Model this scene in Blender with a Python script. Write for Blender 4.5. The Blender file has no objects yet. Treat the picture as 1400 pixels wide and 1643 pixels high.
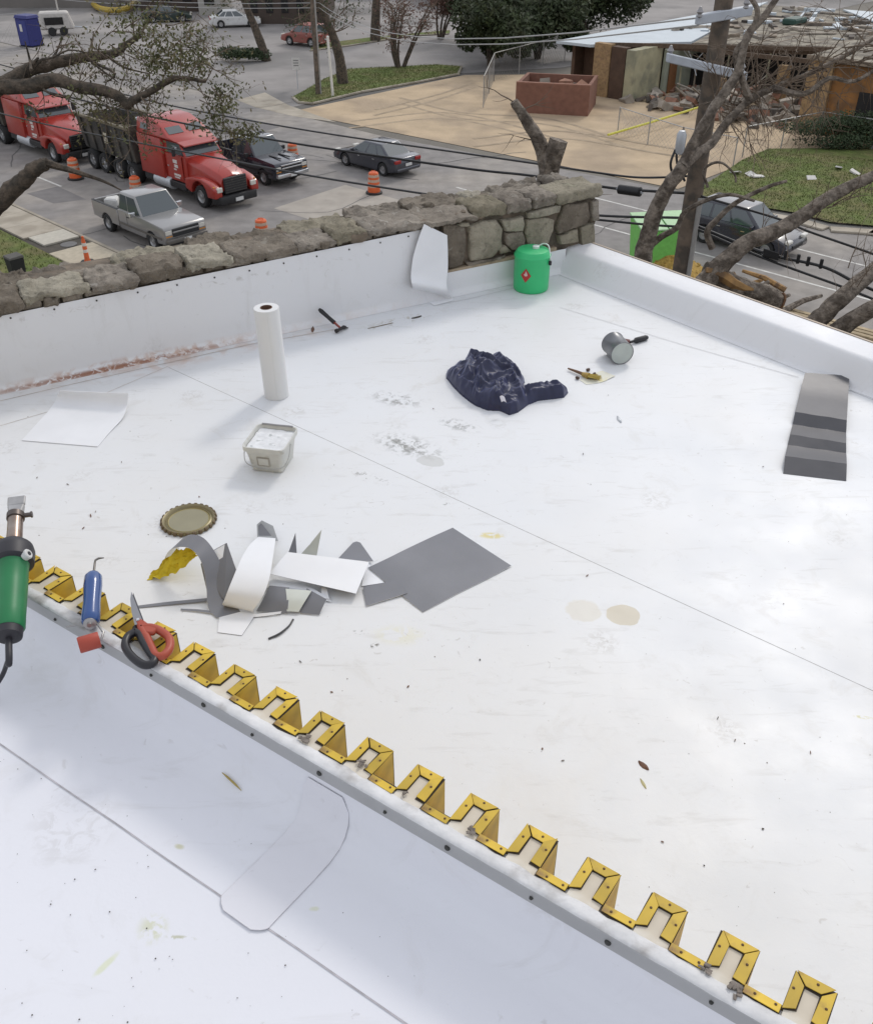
import bpy, bmesh, math, random
from math import sin, cos, pi, radians, sqrt, atan2
from mathutils import Vector, Matrix, noise
random.seed(11)
V = Vector
scene = bpy.context.scene
col = scene.collection

# ------------------------------------------------------------------ camera
FPX, CXP, CYP = 1511.0, 700.0, 821.5          # focal length and centre in photo pixels
PITCH = radians(34.8)
CAMZ = 13.3                                   # eye above the street
cam_data = bpy.data.cameras.new("camera")
cam_data.sensor_fit = 'HORIZONTAL'
cam_data.sensor_width = 36.0
cam_data.lens = FPX / 1400.0 * 36.0
cam_data.clip_start = 0.05
cam_data.clip_end = 3000.0
cam = bpy.data.objects.new("camera", cam_data)
col.objects.link(cam)
cam.location = (0, 0, CAMZ)
cam.rotation_euler = (pi / 2 - PITCH, 0, 0)
scene.camera = cam

# ------------------------------------------------------------------ sky, sun, exposure
SUN_EL, SUN_AZ = radians(42), radians(28)     # azimuth from +Y towards +X
world = bpy.data.worlds.new("World")
scene.world = world
world.use_nodes = True
wn = world.node_tree
for nd in list(wn.nodes):
    wn.nodes.remove(nd)
sky = wn.nodes.new("ShaderNodeTexSky")
sky.sky_type = 'NISHITA'
sky.sun_disc = False
sky.sun_elevation = SUN_EL
sky.sun_rotation = SUN_AZ
sky.altitude = 200
sky.air_density = 1.0
sky.dust_density = 4.0
sky.ozone_density = 1.0
hs = wn.nodes.new("ShaderNodeHueSaturation")
hs.inputs["Saturation"].default_value = 0.38   # thin white overcast
bg = wn.nodes.new("ShaderNodeBackground")
bg.inputs["Strength"].default_value = 0.15
wo = wn.nodes.new("ShaderNodeOutputWorld")
wn.links.new(sky.outputs[0], hs.inputs["Color"])
ov = wn.nodes.new("ShaderNodeMix"); ov.data_type = 'RGBA'     # cloud layer evens the sky out
ov.inputs[0].default_value = 0.78
ov.inputs[7].default_value = (5.05, 5.25, 5.75, 1)
wn.links.new(hs.outputs[0], ov.inputs[6])
wn.links.new(ov.outputs[2], bg.inputs["Color"])
wn.links.new(bg.outputs[0], wo.inputs["Surface"])
sd = bpy.data.lights.new("sun", 'SUN')
sd.energy = 0.85
sd.angle = radians(10)
sd.color = (1.0, 0.95, 0.88)
sun = bpy.data.objects.new("sun", sd)
col.objects.link(sun)
sun.location = (20, 40, 60)
to_sun = V((sin(SUN_AZ) * cos(SUN_EL), cos(SUN_AZ) * cos(SUN_EL), sin(SUN_EL)))
sun.rotation_euler = to_sun.to_track_quat('Z', 'Y').to_euler()
scene.view_settings.view_transform = 'Standard'
scene.view_settings.look = 'None'
scene.view_settings.exposure = 0.19
scene.view_settings.gamma = 1.0
scene.view_settings.use_curve_mapping = False

# ------------------------------------------------------------------ pixel -> place
_S, _C = sin(PITCH), cos(PITCH)
def ray(x, y):
    a = (x - CXP) / FPX
    b = -(y - CYP) / FPX
    return V((a, _C + b * _S, -_S + b * _C))
CAMP = V((0, 0, CAMZ))
def P(x, y, z):
    r = ray(x, y)
    return CAMP + r * ((z - CAMZ) / r.z)
def on_plane(x, y, p0, n):
    r = ray(x, y)
    return CAMP + r * ((V(p0) - CAMP).dot(n) / r.dot(n))
def at_y(x, y, Y):
    r = ray(x, y)
    return CAMP + r * (Y / r.y)

# levels
ZW, ZN, ZF = 11.9, 11.72, 10.4                # ribbed wall top, near roof, far roof
RD = V((.72, -.694, 0)).normalized()          # along the road
RN = V((-RD.y, RD.x, 0))                      # across the road, away from us
def RP(t, n, z=0.0):
    return RD * t + RN * n + V((0, 0, z))
ROADROT = atan2(RD.y, RD.x)
# ribbed wall frame
WO = V((-.561, 1.461, 0)); WE = V((.826, -.564, 0)).normalized(); WW = V((.564, .826, 0)).normalized()
def WP(e, w, z=0.0):
    return WO + WE * e + WW * w + V((0, 0, ZW + z))
# stone parapet frame: s along, o towards the roof, z above the far roof
SB = V((-2.886, 5.57, ZF)); SA = V((.873, .488, 0)).normalized(); SQ = V((.488, -.873, 0)).normalized()
def SP(s, o, z):
    return SB + SA * s + SQ * o + V((0, 0, z))
# right parapet frame: r along (towards us), o outwards
RB = V((1.02, 7.74, ZF)); RA = V((.628, -.778, 0)).normalized(); RQ = V((.778, .628, 0)).normalized()
def QP(r, o, z):
    return RB + RA * r + RQ * o + V((0, 0, z))

# ------------------------------------------------------------------ materials
MATS = {}
def nodes_of(m):
    m.use_nodes = True
    t = m.node_tree
    b = t.nodes.get("Principled BSDF")
    return t, b
def setin(b, **kw):
    for k, v in kw.items():
        b.inputs[k.replace('_', ' ')].default_value = v
def mat(name, c, rough=.6, metal=0., var=.12, vs=6., bump=0., bs=30., c2=None, c2s=3., c2t=(.45, .6), rnd=0., spec=None, coat=0., detail=6.):
    if name in MATS:
        return MATS[name]
    m = bpy.data.materials.new(name)
    t, b = nodes_of(m)
    L = t.links.new
    setin(b, Roughness=rough, Metallic=metal)
    if spec is not None:
        b.inputs["Specular IOR Level"].default_value = spec
    if coat:
        b.inputs["Coat Weight"].default_value = coat
        b.inputs["Coat Roughness"].default_value = .08
    tc = t.nodes.new("ShaderNodeTexCoord")
    def nz(scale, det=detail):
        n = t.nodes.new("ShaderNodeTexNoise")
        n.inputs["Scale"].default_value = scale
        n.inputs["Detail"].default_value = det
        L(tc.outputs["Object"], n.inputs["Vector"])
        return n
    base = None
    if c2 is not None:
        n2 = nz(c2s)
        mr = t.nodes.new("ShaderNodeMapRange")
        mr.inputs[1].default_value, mr.inputs[2].default_value = c2t
        L(n2.outputs[0], mr.inputs[0])
        mx = t.nodes.new("ShaderNodeMix"); mx.data_type = 'RGBA'
        mx.inputs[6].default_value = (*c, 1); mx.inputs[7].default_value = (*c2, 1)
        L(mr.outputs[0], mx.inputs[0])
        base = mx.outputs[2]
    if var > 0 or rnd > 0:
        hsv = t.nodes.new("ShaderNodeHueSaturation")
        if base is not None:
            L(base, hsv.inputs["Color"])
        else:
            hsv.inputs["Color"].default_value = (*c, 1)
        n1 = nz(vs)
        mr = t.nodes.new("ShaderNodeMapRange")
        mr.inputs[1].default_value, mr.inputs[2].default_value = .25, .75
        mr.inputs[3].default_value, mr.inputs[4].default_value = 1 - var, 1 + var
        L(n1.outputs[0], mr.inputs[0])
        val = mr.outputs[0]
        if rnd > 0:
            oi = t.nodes.new("ShaderNodeObjectInfo")
            m2 = t.nodes.new("ShaderNodeMapRange")
            m2.inputs[3].default_value, m2.inputs[4].default_value = 1 - rnd, 1 + rnd
            L(oi.outputs["Random"], m2.inputs[0])
            mm = t.nodes.new("ShaderNodeMath"); mm.operation = 'MULTIPLY'
            L(val, mm.inputs[0]); L(m2.outputs[0], mm.inputs[1])
            val = mm.outputs[0]
        L(val, hsv.inputs["Value"])
        base = hsv.outputs[0]
    if base is not None:
        L(base, b.inputs["Base Color"])
    else:
        b.inputs["Base Color"].default_value = (*c, 1)
    if bump > 0:
        n3 = nz(bs, 8)
        bp = t.nodes.new("ShaderNodeBump")
        bp.inputs["Strength"].default_value = 1.0
        bp.inputs["Distance"].default_value = bump
        L(n3.outputs[0], bp.inputs["Height"])
        L(bp.outputs[0], b.inputs["Normal"])
    MATS[name] = m
    return m

# ------------------------------------------------------------------ mesh builder
class MB:
    def __init__(s):
        s.v = []; s.f = []; s.m = []
    def add(s, vs, fs, m=0):
        k = len(s.v)
        s.v += [V(p) for p in vs]
        for f in fs:
            s.f.append([i + k for i in f]); s.m.append(m)
        return k
    def box(s, c, d, R=None, m=0):
        c = V(c); h = V(d) / 2
        vs = []
        for sx in (-1, 1):
            for sy in (-1, 1):
                for sz in (-1, 1):
                    p = V((sx * h.x, sy * h.y, sz * h.z))
                    vs.append(c + (R @ p if R else p))
        s.add(vs, [(0, 1, 3, 2), (4, 6, 7, 5), (0, 4, 5, 1), (2, 3, 7, 6), (0, 2, 6, 4), (1, 5, 7, 3)], m)
    def bx(s, x0, x1, y0, y1, z0, z1, m=0):
        s.box(((x0 + x1) / 2, (y0 + y1) / 2, (z0 + z1) / 2), (abs(x1 - x0), abs(y1 - y0), abs(z1 - z0)), None, m)
    def hexa(s, b, t, m=0):                    # 4 bottom + 4 top corners
        s.add(list(b) + list(t), [(0, 3, 2, 1), (4, 5, 6, 7)] + [(i, (i + 1) % 4, (i + 1) % 4 + 4, i + 4) for i in range(4)], m)
    def tube(s, pts, rad, n=8, m=0, cap=True):
        pts = [V(p) for p in pts]
        if not hasattr(rad, '__len__'):
            rad = [rad] * len(pts)
        rings = []
        up = None
        for i, p in enumerate(pts):
            d = (pts[min(i + 1, len(pts) - 1)] - pts[max(i - 1, 0)])
            if d.length < 1e-9:
                d = V((0, 0, 1))
            d.normalize()
            if up is None:
                up = V((0, 0, 1)) if abs(d.z) < .9 else V((1, 0, 0))
            x = up.cross(d)
            if x.length < 1e-5:
                x = V((1, 0, 0)).cross(d)
            x.normalize(); y = d.cross(x); up = y
            rings.append([p + (x * cos(2 * pi * k / n) + y * sin(2 * pi * k / n)) * rad[i] for k in range(n)])
        vs = [q for r in rings for q in r]
        fs = []
        for i in range(len(pts) - 1):
            for k in range(n):
                a = i * n + k; b = i * n + (k + 1) % n
                fs.append((a, b, b + n, a + n))
        if cap:
            fs.append(tuple(range(n - 1, -1, -1)))
            fs.append(tuple((len(pts) - 1) * n + k for k in range(n)))
        s.add(vs, fs, m)
    def cyl(s, p0, p1, r0, r1=None, n=12, m=0):
        s.tube([p0, p1], [r0, r0 if r1 is None else r1], n, m)
    def lathe(s, prof, o=(0, 0, 0), n=24, ax=(0, 0, 1), m=0, closed=False):
        o = V(o); ax = V(ax).normalized()
        x = ax.orthogonal().normalized(); y = ax.cross(x)
        vs = []
        for r, z in prof:
            for k in range(n):
                a = 2 * pi * k / n
                vs.append(o + ax * z + (x * cos(a) + y * sin(a)) * r)
        fs = []
        for i in range(len(prof) - 1):
            for k in range(n):
                a = i * n + k; b = i * n + (k + 1) % n
                fs.append((a, b, b + n, a + n))
        if not closed:
            if prof[0][0] > 1e-6: fs.append(tuple(range(n - 1, -1, -1)))
            if prof[-1][0] > 1e-6: fs.append(tuple((len(prof) - 1) * n + k for k in range(n)))
        else:
            l = (len(prof) - 1) * n
            for k in range(n):
                fs.append((l + k, l + (k + 1) % n, (k + 1) % n, k))
        s.add(vs, fs, m)
    def prism(s, poly, vec, m=0):
        poly = [V(p) for p in poly]; vec = V(vec); n = len(poly)
        s.add(poly + [p + vec for p in poly], [tuple(range(n - 1, -1, -1)), tuple(range(n, 2 * n))] + [(i, (i + 1) % n, (i + 1) % n + n, i + n) for i in range(n)], m)
    def flat(s, poly, z=None, m=0):
        poly = [V(p) for p in poly]
        if z is not None:
            poly = [V((p.x, p.y, z)) for p in poly]
        s.add(poly, [tuple(range(len(poly)))], m)
    def sheet(s, rows, th=.002, m=0, mb=None):   # grid of points -> thin solid sheet
        R = len(rows); C = len(rows[0])
        pts = [[V(p) for p in r] for r in rows]
        nrm = []
        for i in range(R):
            nr = []
            for j in range(C):
                du = pts[min(i + 1, R - 1)][j] - pts[max(i - 1, 0)][j]
                dv = pts[i][min(j + 1, C - 1)] - pts[i][max(j - 1, 0)]
                n = du.cross(dv)
                nr.append(n.normalized() if n.length > 1e-12 else V((0, 0, 1)))
            nrm.append(nr)
        if sum(n.z for r in nrm for n in r) < 0:
            nrm = [[-n for n in r] for r in nrm]
        top = [pts[i][j] + nrm[i][j] * th for i in range(R) for j in range(C)]
        bot = [pts[i][j] for i in range(R) for j in range(C)]
        g = lambda i, j: i * C + j
        tf = [(g(i, j), g(i + 1, j), g(i + 1, j + 1), g(i, j + 1)) for i in range(R - 1) for j in range(C - 1)]
        k = s.add(top, tf, m)
        k2 = s.add(bot, [f[::-1] for f in tf], m if mb is None else mb)
        rim = [g(0, j) for j in range(C)] + [g(i, C - 1) for i in range(1, R)] + [g(R - 1, j) for j in range(C - 2, -1, -1)] + [g(i, 0) for i in range(R - 2, 0, -1)]
        mm = m if mb is None else mb
        for a, b in zip(rim, rim[1:] + rim[:1]):
            s.f.append([k + a, k + b, k2 + b, k2 + a]); s.m.append(mm)
    def build(s, name, mats, parent=None, smooth=None, bevel=0., seg=1, world=True, label=None, cat=None, group=None, kind=None, fix=True):
        me = bpy.data.meshes.new(name)
        o = bpy.data.objects.new(name, me)
        org = V((0, 0, 0))
        if parent is None and kind not in ('structure',) and s.v:
            xs = [p.x for p in s.v]; ys = [p.y for p in s.v]; zs = [p.z for p in s.v]
            org = V(((min(xs) + max(xs)) / 2, (min(ys) + max(ys)) / 2, min(zs)))
            o.location = org
        me.from_pydata([p - org for p in s.v], [], s.f)
        if not isinstance(mats, (list, tuple)):
            mats = [mats]
        for mm in mats:
            me.materials.append(mm)
        if len(mats) > 1:
            for p, k in zip(me.polygons, s.m):
                p.material_index = k
        if fix or bevel:
            bm = bmesh.new(); bm.from_mesh(me)
            if bevel:
                ed = [e for e in bm.edges if len(e.link_faces) == 2 and e.calc_face_angle(0) > .45]
                bmesh.ops.bevel(bm, geom=ed, offset=bevel, segments=seg, profile=.5, affect='EDGES', clamp_overlap=True)
            bmesh.ops.recalc_face_normals(bm, faces=bm.faces[:])
            bm.to_mesh(me); bm.free()
        if smooth is not None:
            me.shade_smooth()
            me.set_sharp_from_angle(angle=radians(smooth))
        col.objects.link(o)
        if parent is not None:
            o.parent = parent
            if world and parent.parent is None:
                o.matrix_parent_inverse = parent.matrix_basis.inverted()
        tag(o, label, cat, group, kind)
        return o
def tag(o, label=None, cat=None, group=None, kind=None):
    if label: o["label"] = label
    if cat: o["category"] = cat
    if group: o["group"] = group
    if kind: o["kind"] = kind
    return o
def thing(name, label, cat, loc=(0, 0, 0), rz=0., group=None, kind=None):
    o = bpy.data.objects.new(name, None)
    o.empty_display_size = .2
    o.location = V(loc); o.rotation_euler = (0, 0, rz)
    col.objects.link(o)
    o.matrix_basis = Matrix.Translation(V(loc)) @ Matrix.Rotation(rz, 4, 'Z')
    return tag(o, label, cat, group, kind)
def copy_tree(o, parent=None):
    c = o.copy(); col.objects.link(c)
    if parent is not None:
        mpi = o.matrix_parent_inverse.copy()
        c.parent = parent; c.matrix_parent_inverse = mpi
    for ch in o.children:
        copy_tree(ch, c)
    return c
def relabel(o, label):
    o["label"] = label
    return o
def crom(pts, n=6):                            # smooth curve through points
    pts = [V(p) for p in pts]
    q = [pts[0] * 2 - pts[1]] + pts + [pts[-1] * 2 - pts[-2]]
    out = []
    for i in range(1, len(q) - 2):
        for k in range(n):
            t = k / n
            a, b, c, d = q[i - 1], q[i], q[i + 1], q[i + 2]
            out.append(.5 * ((2 * b) + (c - a) * t + (2 * a - 5 * b + 4 * c - d) * t * t + (3 * b - a - 3 * c + d) * t ** 3))
    out.append(pts[-1])
    return out
def rows_px(rows, z0, cols=4, sub=4):          # [((x,y,dz),(x,y,dz)), ...] photo pixels + height -> point grid
    Lp = crom([P(a[0], a[1], z0 + a[2]) for a, b in rows], sub)
    Rp = crom([P(b[0], b[1], z0 + b[2]) for a, b in rows], sub)
    return [[l.lerp(r, k / cols) for k in range(cols + 1)] for l, r in zip(Lp, Rp)]
def poly_px(pts, z0):
    return [P(p[0], p[1], z0 + (p[2] if len(p) > 2 else 0)) for p in pts]
# ================================================================== SETTING
def membrane(name, base=(.735, .745, .755), stains=(), rough=.42, dirt=.42):
    m = bpy.data.materials.new(name); MATS[name] = m
    t, b = nodes_of(m); L = t.links.new; N = t.nodes.new
    tc = N("ShaderNodeTexCoord"); pos = tc.outputs["Object"]
    def nz(scale, det=6, rgh=.55, dist=0.):
        n = N("ShaderNodeTexNoise"); n.inputs["Scale"].default_value = scale
        n.inputs["Detail"].default_value = det; n.inputs["Roughness"].default_value = rgh
        n.inputs["Distortion"].default_value = dist
        L(pos, n.inputs["Vector"]); return n.outputs[0]
    def mr(x, a, bb, c=0., d=1., smooth=False):
        n = N("ShaderNodeMapRange")
        if smooth: n.interpolation_type = 'SMOOTHSTEP'
        n.inputs[1].default_value, n.inputs[2].default_value, n.inputs[3].default_value, n.inputs[4].default_value = a, bb, c, d
        L(x, n.inputs[0]); return n.outputs[0]
    def mul(x, y):
        n = N("ShaderNodeMath"); n.operation = 'MULTIPLY'; L(x, n.inputs[0])
        if isinstance(y, float): n.inputs[1].default_value = y
        else: L(y, n.inputs[1])
        return n.outputs[0]
    def mix(fac, a, c):
        n = N("ShaderNodeMix"); n.data_type = 'RGBA'; L(fac, n.inputs[0])
        if isinstance(a, tuple): n.inputs[6].default_value = (*a, 1)
        else: L(a, n.inputs[6])
        n.inputs[7].default_value = (*c, 1)
        return n.outputs[2]
    c = mix(mul(mr(nz(.9, 8, .6), .42, .72), dirt * .55), base, (.66, .625, .56))         # broad warm film of dust
    c = mix(mul(mr(nz(.55, 5), .45, .7), dirt * .5), c, (.62, .66, .71))           # cool wiped areas
    c = mix(mul(mr(nz(5.5, 8, .7, .6), .56, .74), dirt * .8), c, (.51, .485, .44))   # smudges
    c = mix(mul(mr(nz(38, 4, .6), .69, .76), dirt * .9), c, (.30, .27, .23))       # specks
    c = mix(mul(mr(nz(17, 3, .5, 1.5), .70, .75), dirt * .8), c, (.36, .33, .29))
    st_map = N("ShaderNodeMapping"); L(pos, st_map.inputs["Vector"]); st_map.inputs["Rotation"].default_value = (0, 0, .7); st_map.inputs["Scale"].default_value = (2.2, 11., 1.)
    stn = N("ShaderNodeTexNoise"); stn.inputs["Scale"].default_value = 1.6; stn.inputs["Detail"].default_value = 9; stn.inputs["Roughness"].default_value = .65; stn.inputs["Distortion"].default_value = .5; L(st_map.outputs[0], stn.inputs["Vector"])
    c = mix(mul(mr(stn.outputs[0], .57, .70), dirt * .75), c, (.47, .455, .43))       # drag streaks
    vo = N("ShaderNodeTexVoronoi"); vo.inputs["Scale"].default_value = 1.9; L(pos, vo.inputs["Vector"])
    c = mix(mul(mul(mr(vo.outputs["Distance"], .20, .10), mr(nz(30, 5, .65, .8), .47, .58)), dirt * .8), c, (.42, .40, .37))   # tread marks
    for st in stains:
        sub = N("ShaderNodeVectorMath"); sub.operation = 'SUBTRACT'; L(pos, sub.inputs[0]); sub.inputs[1].default_value = st['c']
        ro = N("ShaderNodeVectorRotate"); ro.rotation_type = 'Z_AXIS'; L(sub.outputs[0], ro.inputs[0]); ro.inputs["Angle"].default_value = -st.get('rot', 0.)
        sc = N("ShaderNodeVectorMath"); sc.operation = 'MULTIPLY'; L(ro.outputs[0], sc.inputs[0])
        sc.inputs[1].default_value = (1 / st['rx'], 1 / st['ry'], st.get('iz', 0.))
        ln = N("ShaderNodeVectorMath"); ln.operation = 'LENGTH'; L(sc.outputs[0], ln.inputs[0])
        dist = ln.outputs["Value"]
        if st.get('wob', 0):
            w = nz(st.get('ws', 12.), 3)
            ad = N("ShaderNodeMath"); ad.operation = 'ADD'; L(dist, ad.inputs[0]); L(mr(w, .2, .8, -st['wob'], st['wob']), ad.inputs[1]); dist = ad.outputs[0]
        mask = mr(dist, 1.0, st.get('hard', .3), 0., 1., True)
        if 'ns' in st:
            lo = st.get('nt', .5)
            mask = mul(mask, mr(nz(st['ns'], 8, .62, st.get('nd', .4)), lo, lo + st.get('nw', .06)))
        c = mix(mul(mask, st.get('a', .6)), c, st['col'])
    L(c, b.inputs["Base Color"])
    L(mr(nz(2.2, 6), .3, .7, rough - .07, rough + .14), b.inputs["Roughness"])
    b.inputs["Specular IOR Level"].default_value = .4
    b1 = N("ShaderNodeBump"); b1.inputs["Distance"].default_value = .006; L(nz(1.6, 2, .4, .4), b1.inputs["Height"])
    b2 = N("ShaderNodeBump"); b2.inputs["Distance"].default_value = .0012; L(nz(9, 3, .5, .5), b2.inputs["Height"]); L(b1.outputs[0], b2.inputs["Normal"])
    b3 = N("ShaderNodeBump"); b3.inputs["Distance"].default_value = .0002; L(nz(160, 3), b3.inputs["Height"]); L(b2.outputs[0], b3.inputs["Normal"])
    L(b3.outputs[0], b.inputs["Normal"])
    return m

def pxy(x, y, z=ZF):
    p = P(x, y, z); return (p.x, p.y, p.z)
WALLROT = atan2(SA.y, SA.x)
far_stains = [
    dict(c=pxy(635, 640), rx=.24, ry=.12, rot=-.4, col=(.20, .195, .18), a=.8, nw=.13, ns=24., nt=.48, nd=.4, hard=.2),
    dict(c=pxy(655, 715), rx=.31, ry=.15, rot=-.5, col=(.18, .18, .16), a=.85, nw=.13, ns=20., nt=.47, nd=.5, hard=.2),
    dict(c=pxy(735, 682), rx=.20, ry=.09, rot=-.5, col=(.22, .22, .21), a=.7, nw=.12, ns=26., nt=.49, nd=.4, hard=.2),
    dict(c=pxy(690, 740), rx=.085, ry=.06, rot=-.5, col=(.43, .43, .40), a=.45, wob=.25, ws=9., hard=.92),
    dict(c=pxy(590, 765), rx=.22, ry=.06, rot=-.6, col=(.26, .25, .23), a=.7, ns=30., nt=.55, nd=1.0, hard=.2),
    dict(c=pxy(998, 988), rx=.084, ry=.078, rot=.4, col=(.58, .525, .41), a=.85, wob=.22, ws=7., hard=.93),
    dict(c=pxy(935, 980), rx=.095, ry=.085, rot=.9, col=(.64, .60, .50), a=.55, wob=.3, ws=8., hard=.8),
    dict(c=pxy(788, 860), rx=.085, ry=.035, rot=-.1, col=(.66, .55, .16), a=.75, ns=15., nt=.44, nd=.5, hard=.4),
    dict(c=pxy(1385, 1152), rx=.05, ry=.012, rot=-.2, col=(.55, .52, .2), a=.7, ns=30., nt=.45, hard=.4),
    dict(c=pxy(640, 1020), rx=.16, ry=.09, rot=-.1, col=(.70, .66, .38), a=.35, ns=12., nt=.46, hard=.2),
    dict(c=pxy(575, 1015), rx=.04, ry=.02, rot=-.1, col=(.16, .15, .13), a=.9, ns=40., nt=.5, hard=.3),
    dict(c=pxy(600, 1036), rx=.04, ry=.02, rot=.6, col=(.16, .15, .13), a=.9, ns=44., nt=.5, hard=.3),
    dict(c=pxy(715, 810), rx=.03, ry=.02, rot=.6, col=(.16, .15, .13), a=.85, ns=44., nt=.48, hard=.3),
    dict(c=pxy(640, 515), rx=.42, ry=.10, rot=WALLROT, col=(.38, .34, .26), a=.6, ns=16., nt=.53, nd=1.0, hard=.2),
    dict(c=pxy(270, 580), rx=1.3, ry=.20, rot=WALLROT, col=(.54, .34, .24), a=.65, ns=6., nt=.42, nw=.25, nd=.6, hard=.1),
    dict(c=pxy(520, 530), rx=.45, ry=.12, rot=WALLROT, col=(.56, .42, .34), a=.4, ns=8., nt=.42, nw=.2, nd=.6, hard=.1),
    dict(c=pxy(1330, 830), rx=.35, ry=.3, rot=0., col=(.52, .52, .50), a=.3, ns=5., nt=.5, nw=.1, nd=1.5, hard=.1),
    dict(c=pxy(1230, 985), rx=.45, ry=.1, rot=-.5, col=(.55, .53, .52), a=.3, ns=7., nt=.5, nw=.1, nd=1.5, hard=.1),
    dict(c=pxy(900, 1280), rx=.9, ry=.5, rot=0., col=(.67, .63, .57), a=.3, ns=2.5, nt=.45, nw=.2, hard=.1),
]
near_stains = [
    dict(c=pxy(245, 1490, ZN), rx=.035, ry=.04, rot=.3, col=(.55, .56, .30), a=.55, ns=40., nt=.45, nw=.1, hard=.3),
    dict(c=pxy(290, 1505, ZN), rx=.035, ry=.006, rot=-.1, col=(.42, .42, .25), a=.7, ns=60., nt=.45, hard=.3),
    dict(c=pxy(168, 1550, ZN), rx=.035, ry=.009, rot=.95, col=(.62, .66, .36), a=.55, wob=.2, ws=30., hard=.4),
    dict(c=pxy(288, 1360, ZN), rx=.014, ry=.008, rot=-.3, col=(.48, .46, .2), a=.6, ns=60., nt=.4, hard=.3),
    dict(c=pxy(505, 1460, ZN), rx=.012, ry=.006, rot=0, col=(.6, .62, .35), a=.5, wob=.3, ws=60., hard=.3),
]
M_ROOF = membrane("white_roof_membrane", stains=far_stains)
M_NEAR = membrane("white_near_membrane", base=(.755, .757, .79), stains=near_stains, dirt=.28)
wall_stains = [
    dict(c=tuple(SP(.85, 0, .015)), rx=1.35, ry=.5, iz=1 / .06, rot=WALLROT, col=(.46, .25, .15), a=.75, ns=12., nt=.45, nw=.14, nd=.8, hard=.1),
    dict(c=tuple(SP(.75, 0, .012)), rx=1.3, ry=.5, iz=1 / .022, rot=WALLROT, col=(.27, .11, .055), a=.95, ns=20., nt=.44, nw=.08, nd=1.0, hard=.15),
    dict(c=tuple(SP(1.9, 0, .0)), rx=2.0, ry=.5, iz=1 / .07, rot=WALLROT, col=(.60, .47, .38), a=.45, ns=7., nt=.42, nw=.25, nd=.6, hard=.1),
    dict(c=tuple(SP(1.5, 0, .46)), rx=3.0, ry=.5, iz=1 / .03, rot=WALLROT, col=(.42, .40, .37), a=.55, ns=14., nt=.55, nw=.08, nd=.8, hard=.1),
]
M_WALLMEM = membrane("white_wall_flashing", base=(.75, .755, .77), stains=wall_stains, dirt=.2)
M_SEAM = mat("seam_dirt", (.36, .35, .34), .8, var=.3, vs=25)
M_SEAMRUST = mat("seam_dirt_rusty", (.42, .33, .27), .85, var=.35, vs=12)
M_WHITE = mat("white_membrane_offcut", (.80, .81, .83), .38, var=.05, vs=4, bump=.0004, bs=20)
M_CREAM = mat("cream_membrane_back", (.70, .68, .61), .45, var=.05, vs=4)
M_GREY = mat("grey_membrane_back", (.185, .19, .21), .48, var=.08, vs=5, bump=.0003, bs=60)

def strip(mb, pts, w, z, m=0):                 # thin continuous ribbon on a surface
    pts = [V(p) for p in pts]; vs = []
    for i, p in enumerate(pts):
        d = pts[min(i + 1, len(pts) - 1)] - pts[max(i - 1, 0)]; d.z = 0; d.normalize(); n = V((-d.y, d.x, 0)) * (w / 2)
        vs += [V((p.x - n.x, p.y - n.y, z)), V((p.x + n.x, p.y + n.y, z))]
    mb.add(vs, [(2 * i, 2 * i + 2, 2 * i + 3, 2 * i + 1) for i in range(len(pts) - 1)], m)

# ---- far roof
roof = thing("far_roof_deck", None, None, (0, 5, ZF - .3), kind="structure")
A0 = SP(-4.5, .0, 0); CR = RB; RE = QP(9.0, 0, 0)
back = [WO + WE * 6.0, WO + WE * -5.0]
outline = [A0, CR, RE, back[0], back[1]]
mb = MB(); mb.prism([V((p.x, p.y, ZF - .30)) for p in outline], (0, 0, .297)); mb.build("deck_slab", mat("roof_deck_board", (.5, .5, .48), .8), roof)
L1a, L1b = P(270, 590, ZF), P(1400, 1110, ZF)
dL = (L1b - L1a).normalized()
L1s = L1a - dL * .02; L1e = L1b + dL * 4.5
L1w = L1a - dL * 5.0
# the sheet beyond the seam and the sheet on this side, lapped 2.5 mm over it
def clip_half(poly, p, d, keep):
    n = V((-d.y, d.x, 0)); out = []
    for a, b in zip(poly, poly[1:] + poly[:1]):
        da = (a - p).dot(n) * keep; db = (b - p).dot(n) * keep
        if da >= 0: out.append(a)
        if da * db < 0: out.append(a + (b - a) * (da / (da - db)))
    return out
flatout = [V((p.x, p.y, 0)) for p in outline]
s1 = clip_half(flatout, L1a - V((0, 0, ZF)) + V((dL.y, -dL.x, 0)) * .05, dL, 1)
s2 = clip_half(flatout, L1a - V((0, 0, ZF)), dL, -1)
mb = MB(); mb.prism([V((p.x, p.y, ZF - .0025)) for p in s1], (0, 0, .0025)); mb.build("membrane_sheet", M_ROOF, roof)
mb = MB(); mb.prism([V((p.x, p.y, ZF - .0005)) for p in s2], (0, 0, .003)); mb.build("membrane_sheet", M_ROOF, roof)
mb = MB()
strip(mb, [L1a + (L1e - L1a) * (k / 30) + V((-dL.y, dL.x, 0)) * (.0022 + .0008 * noise.noise(V((k * .7, 0, 0)))) for k in range(31)], .0075, ZF + .0012)
mb.build("seam_line", M_SEAM, roof)
mb = MB()
strip(mb, [P(x, y, ZF) for x, y in ((700, 490), (760, 478), (830, 461))], .005, ZF + .004)
strip(mb, [P(x, y, ZF) for x, y in ((897, 493), (1090, 552), (1281, 606))], .0045, ZF + .004)
strip(mb, [P(x, y, ZF) for x, y in ((1363, 626), (1420, 648))], .004, ZF + .0045)
mb.build("seam_line", mat("faint_seam_dirt", (.52, .52, .52), .8, var=.2), roof)
mb = MB()
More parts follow.
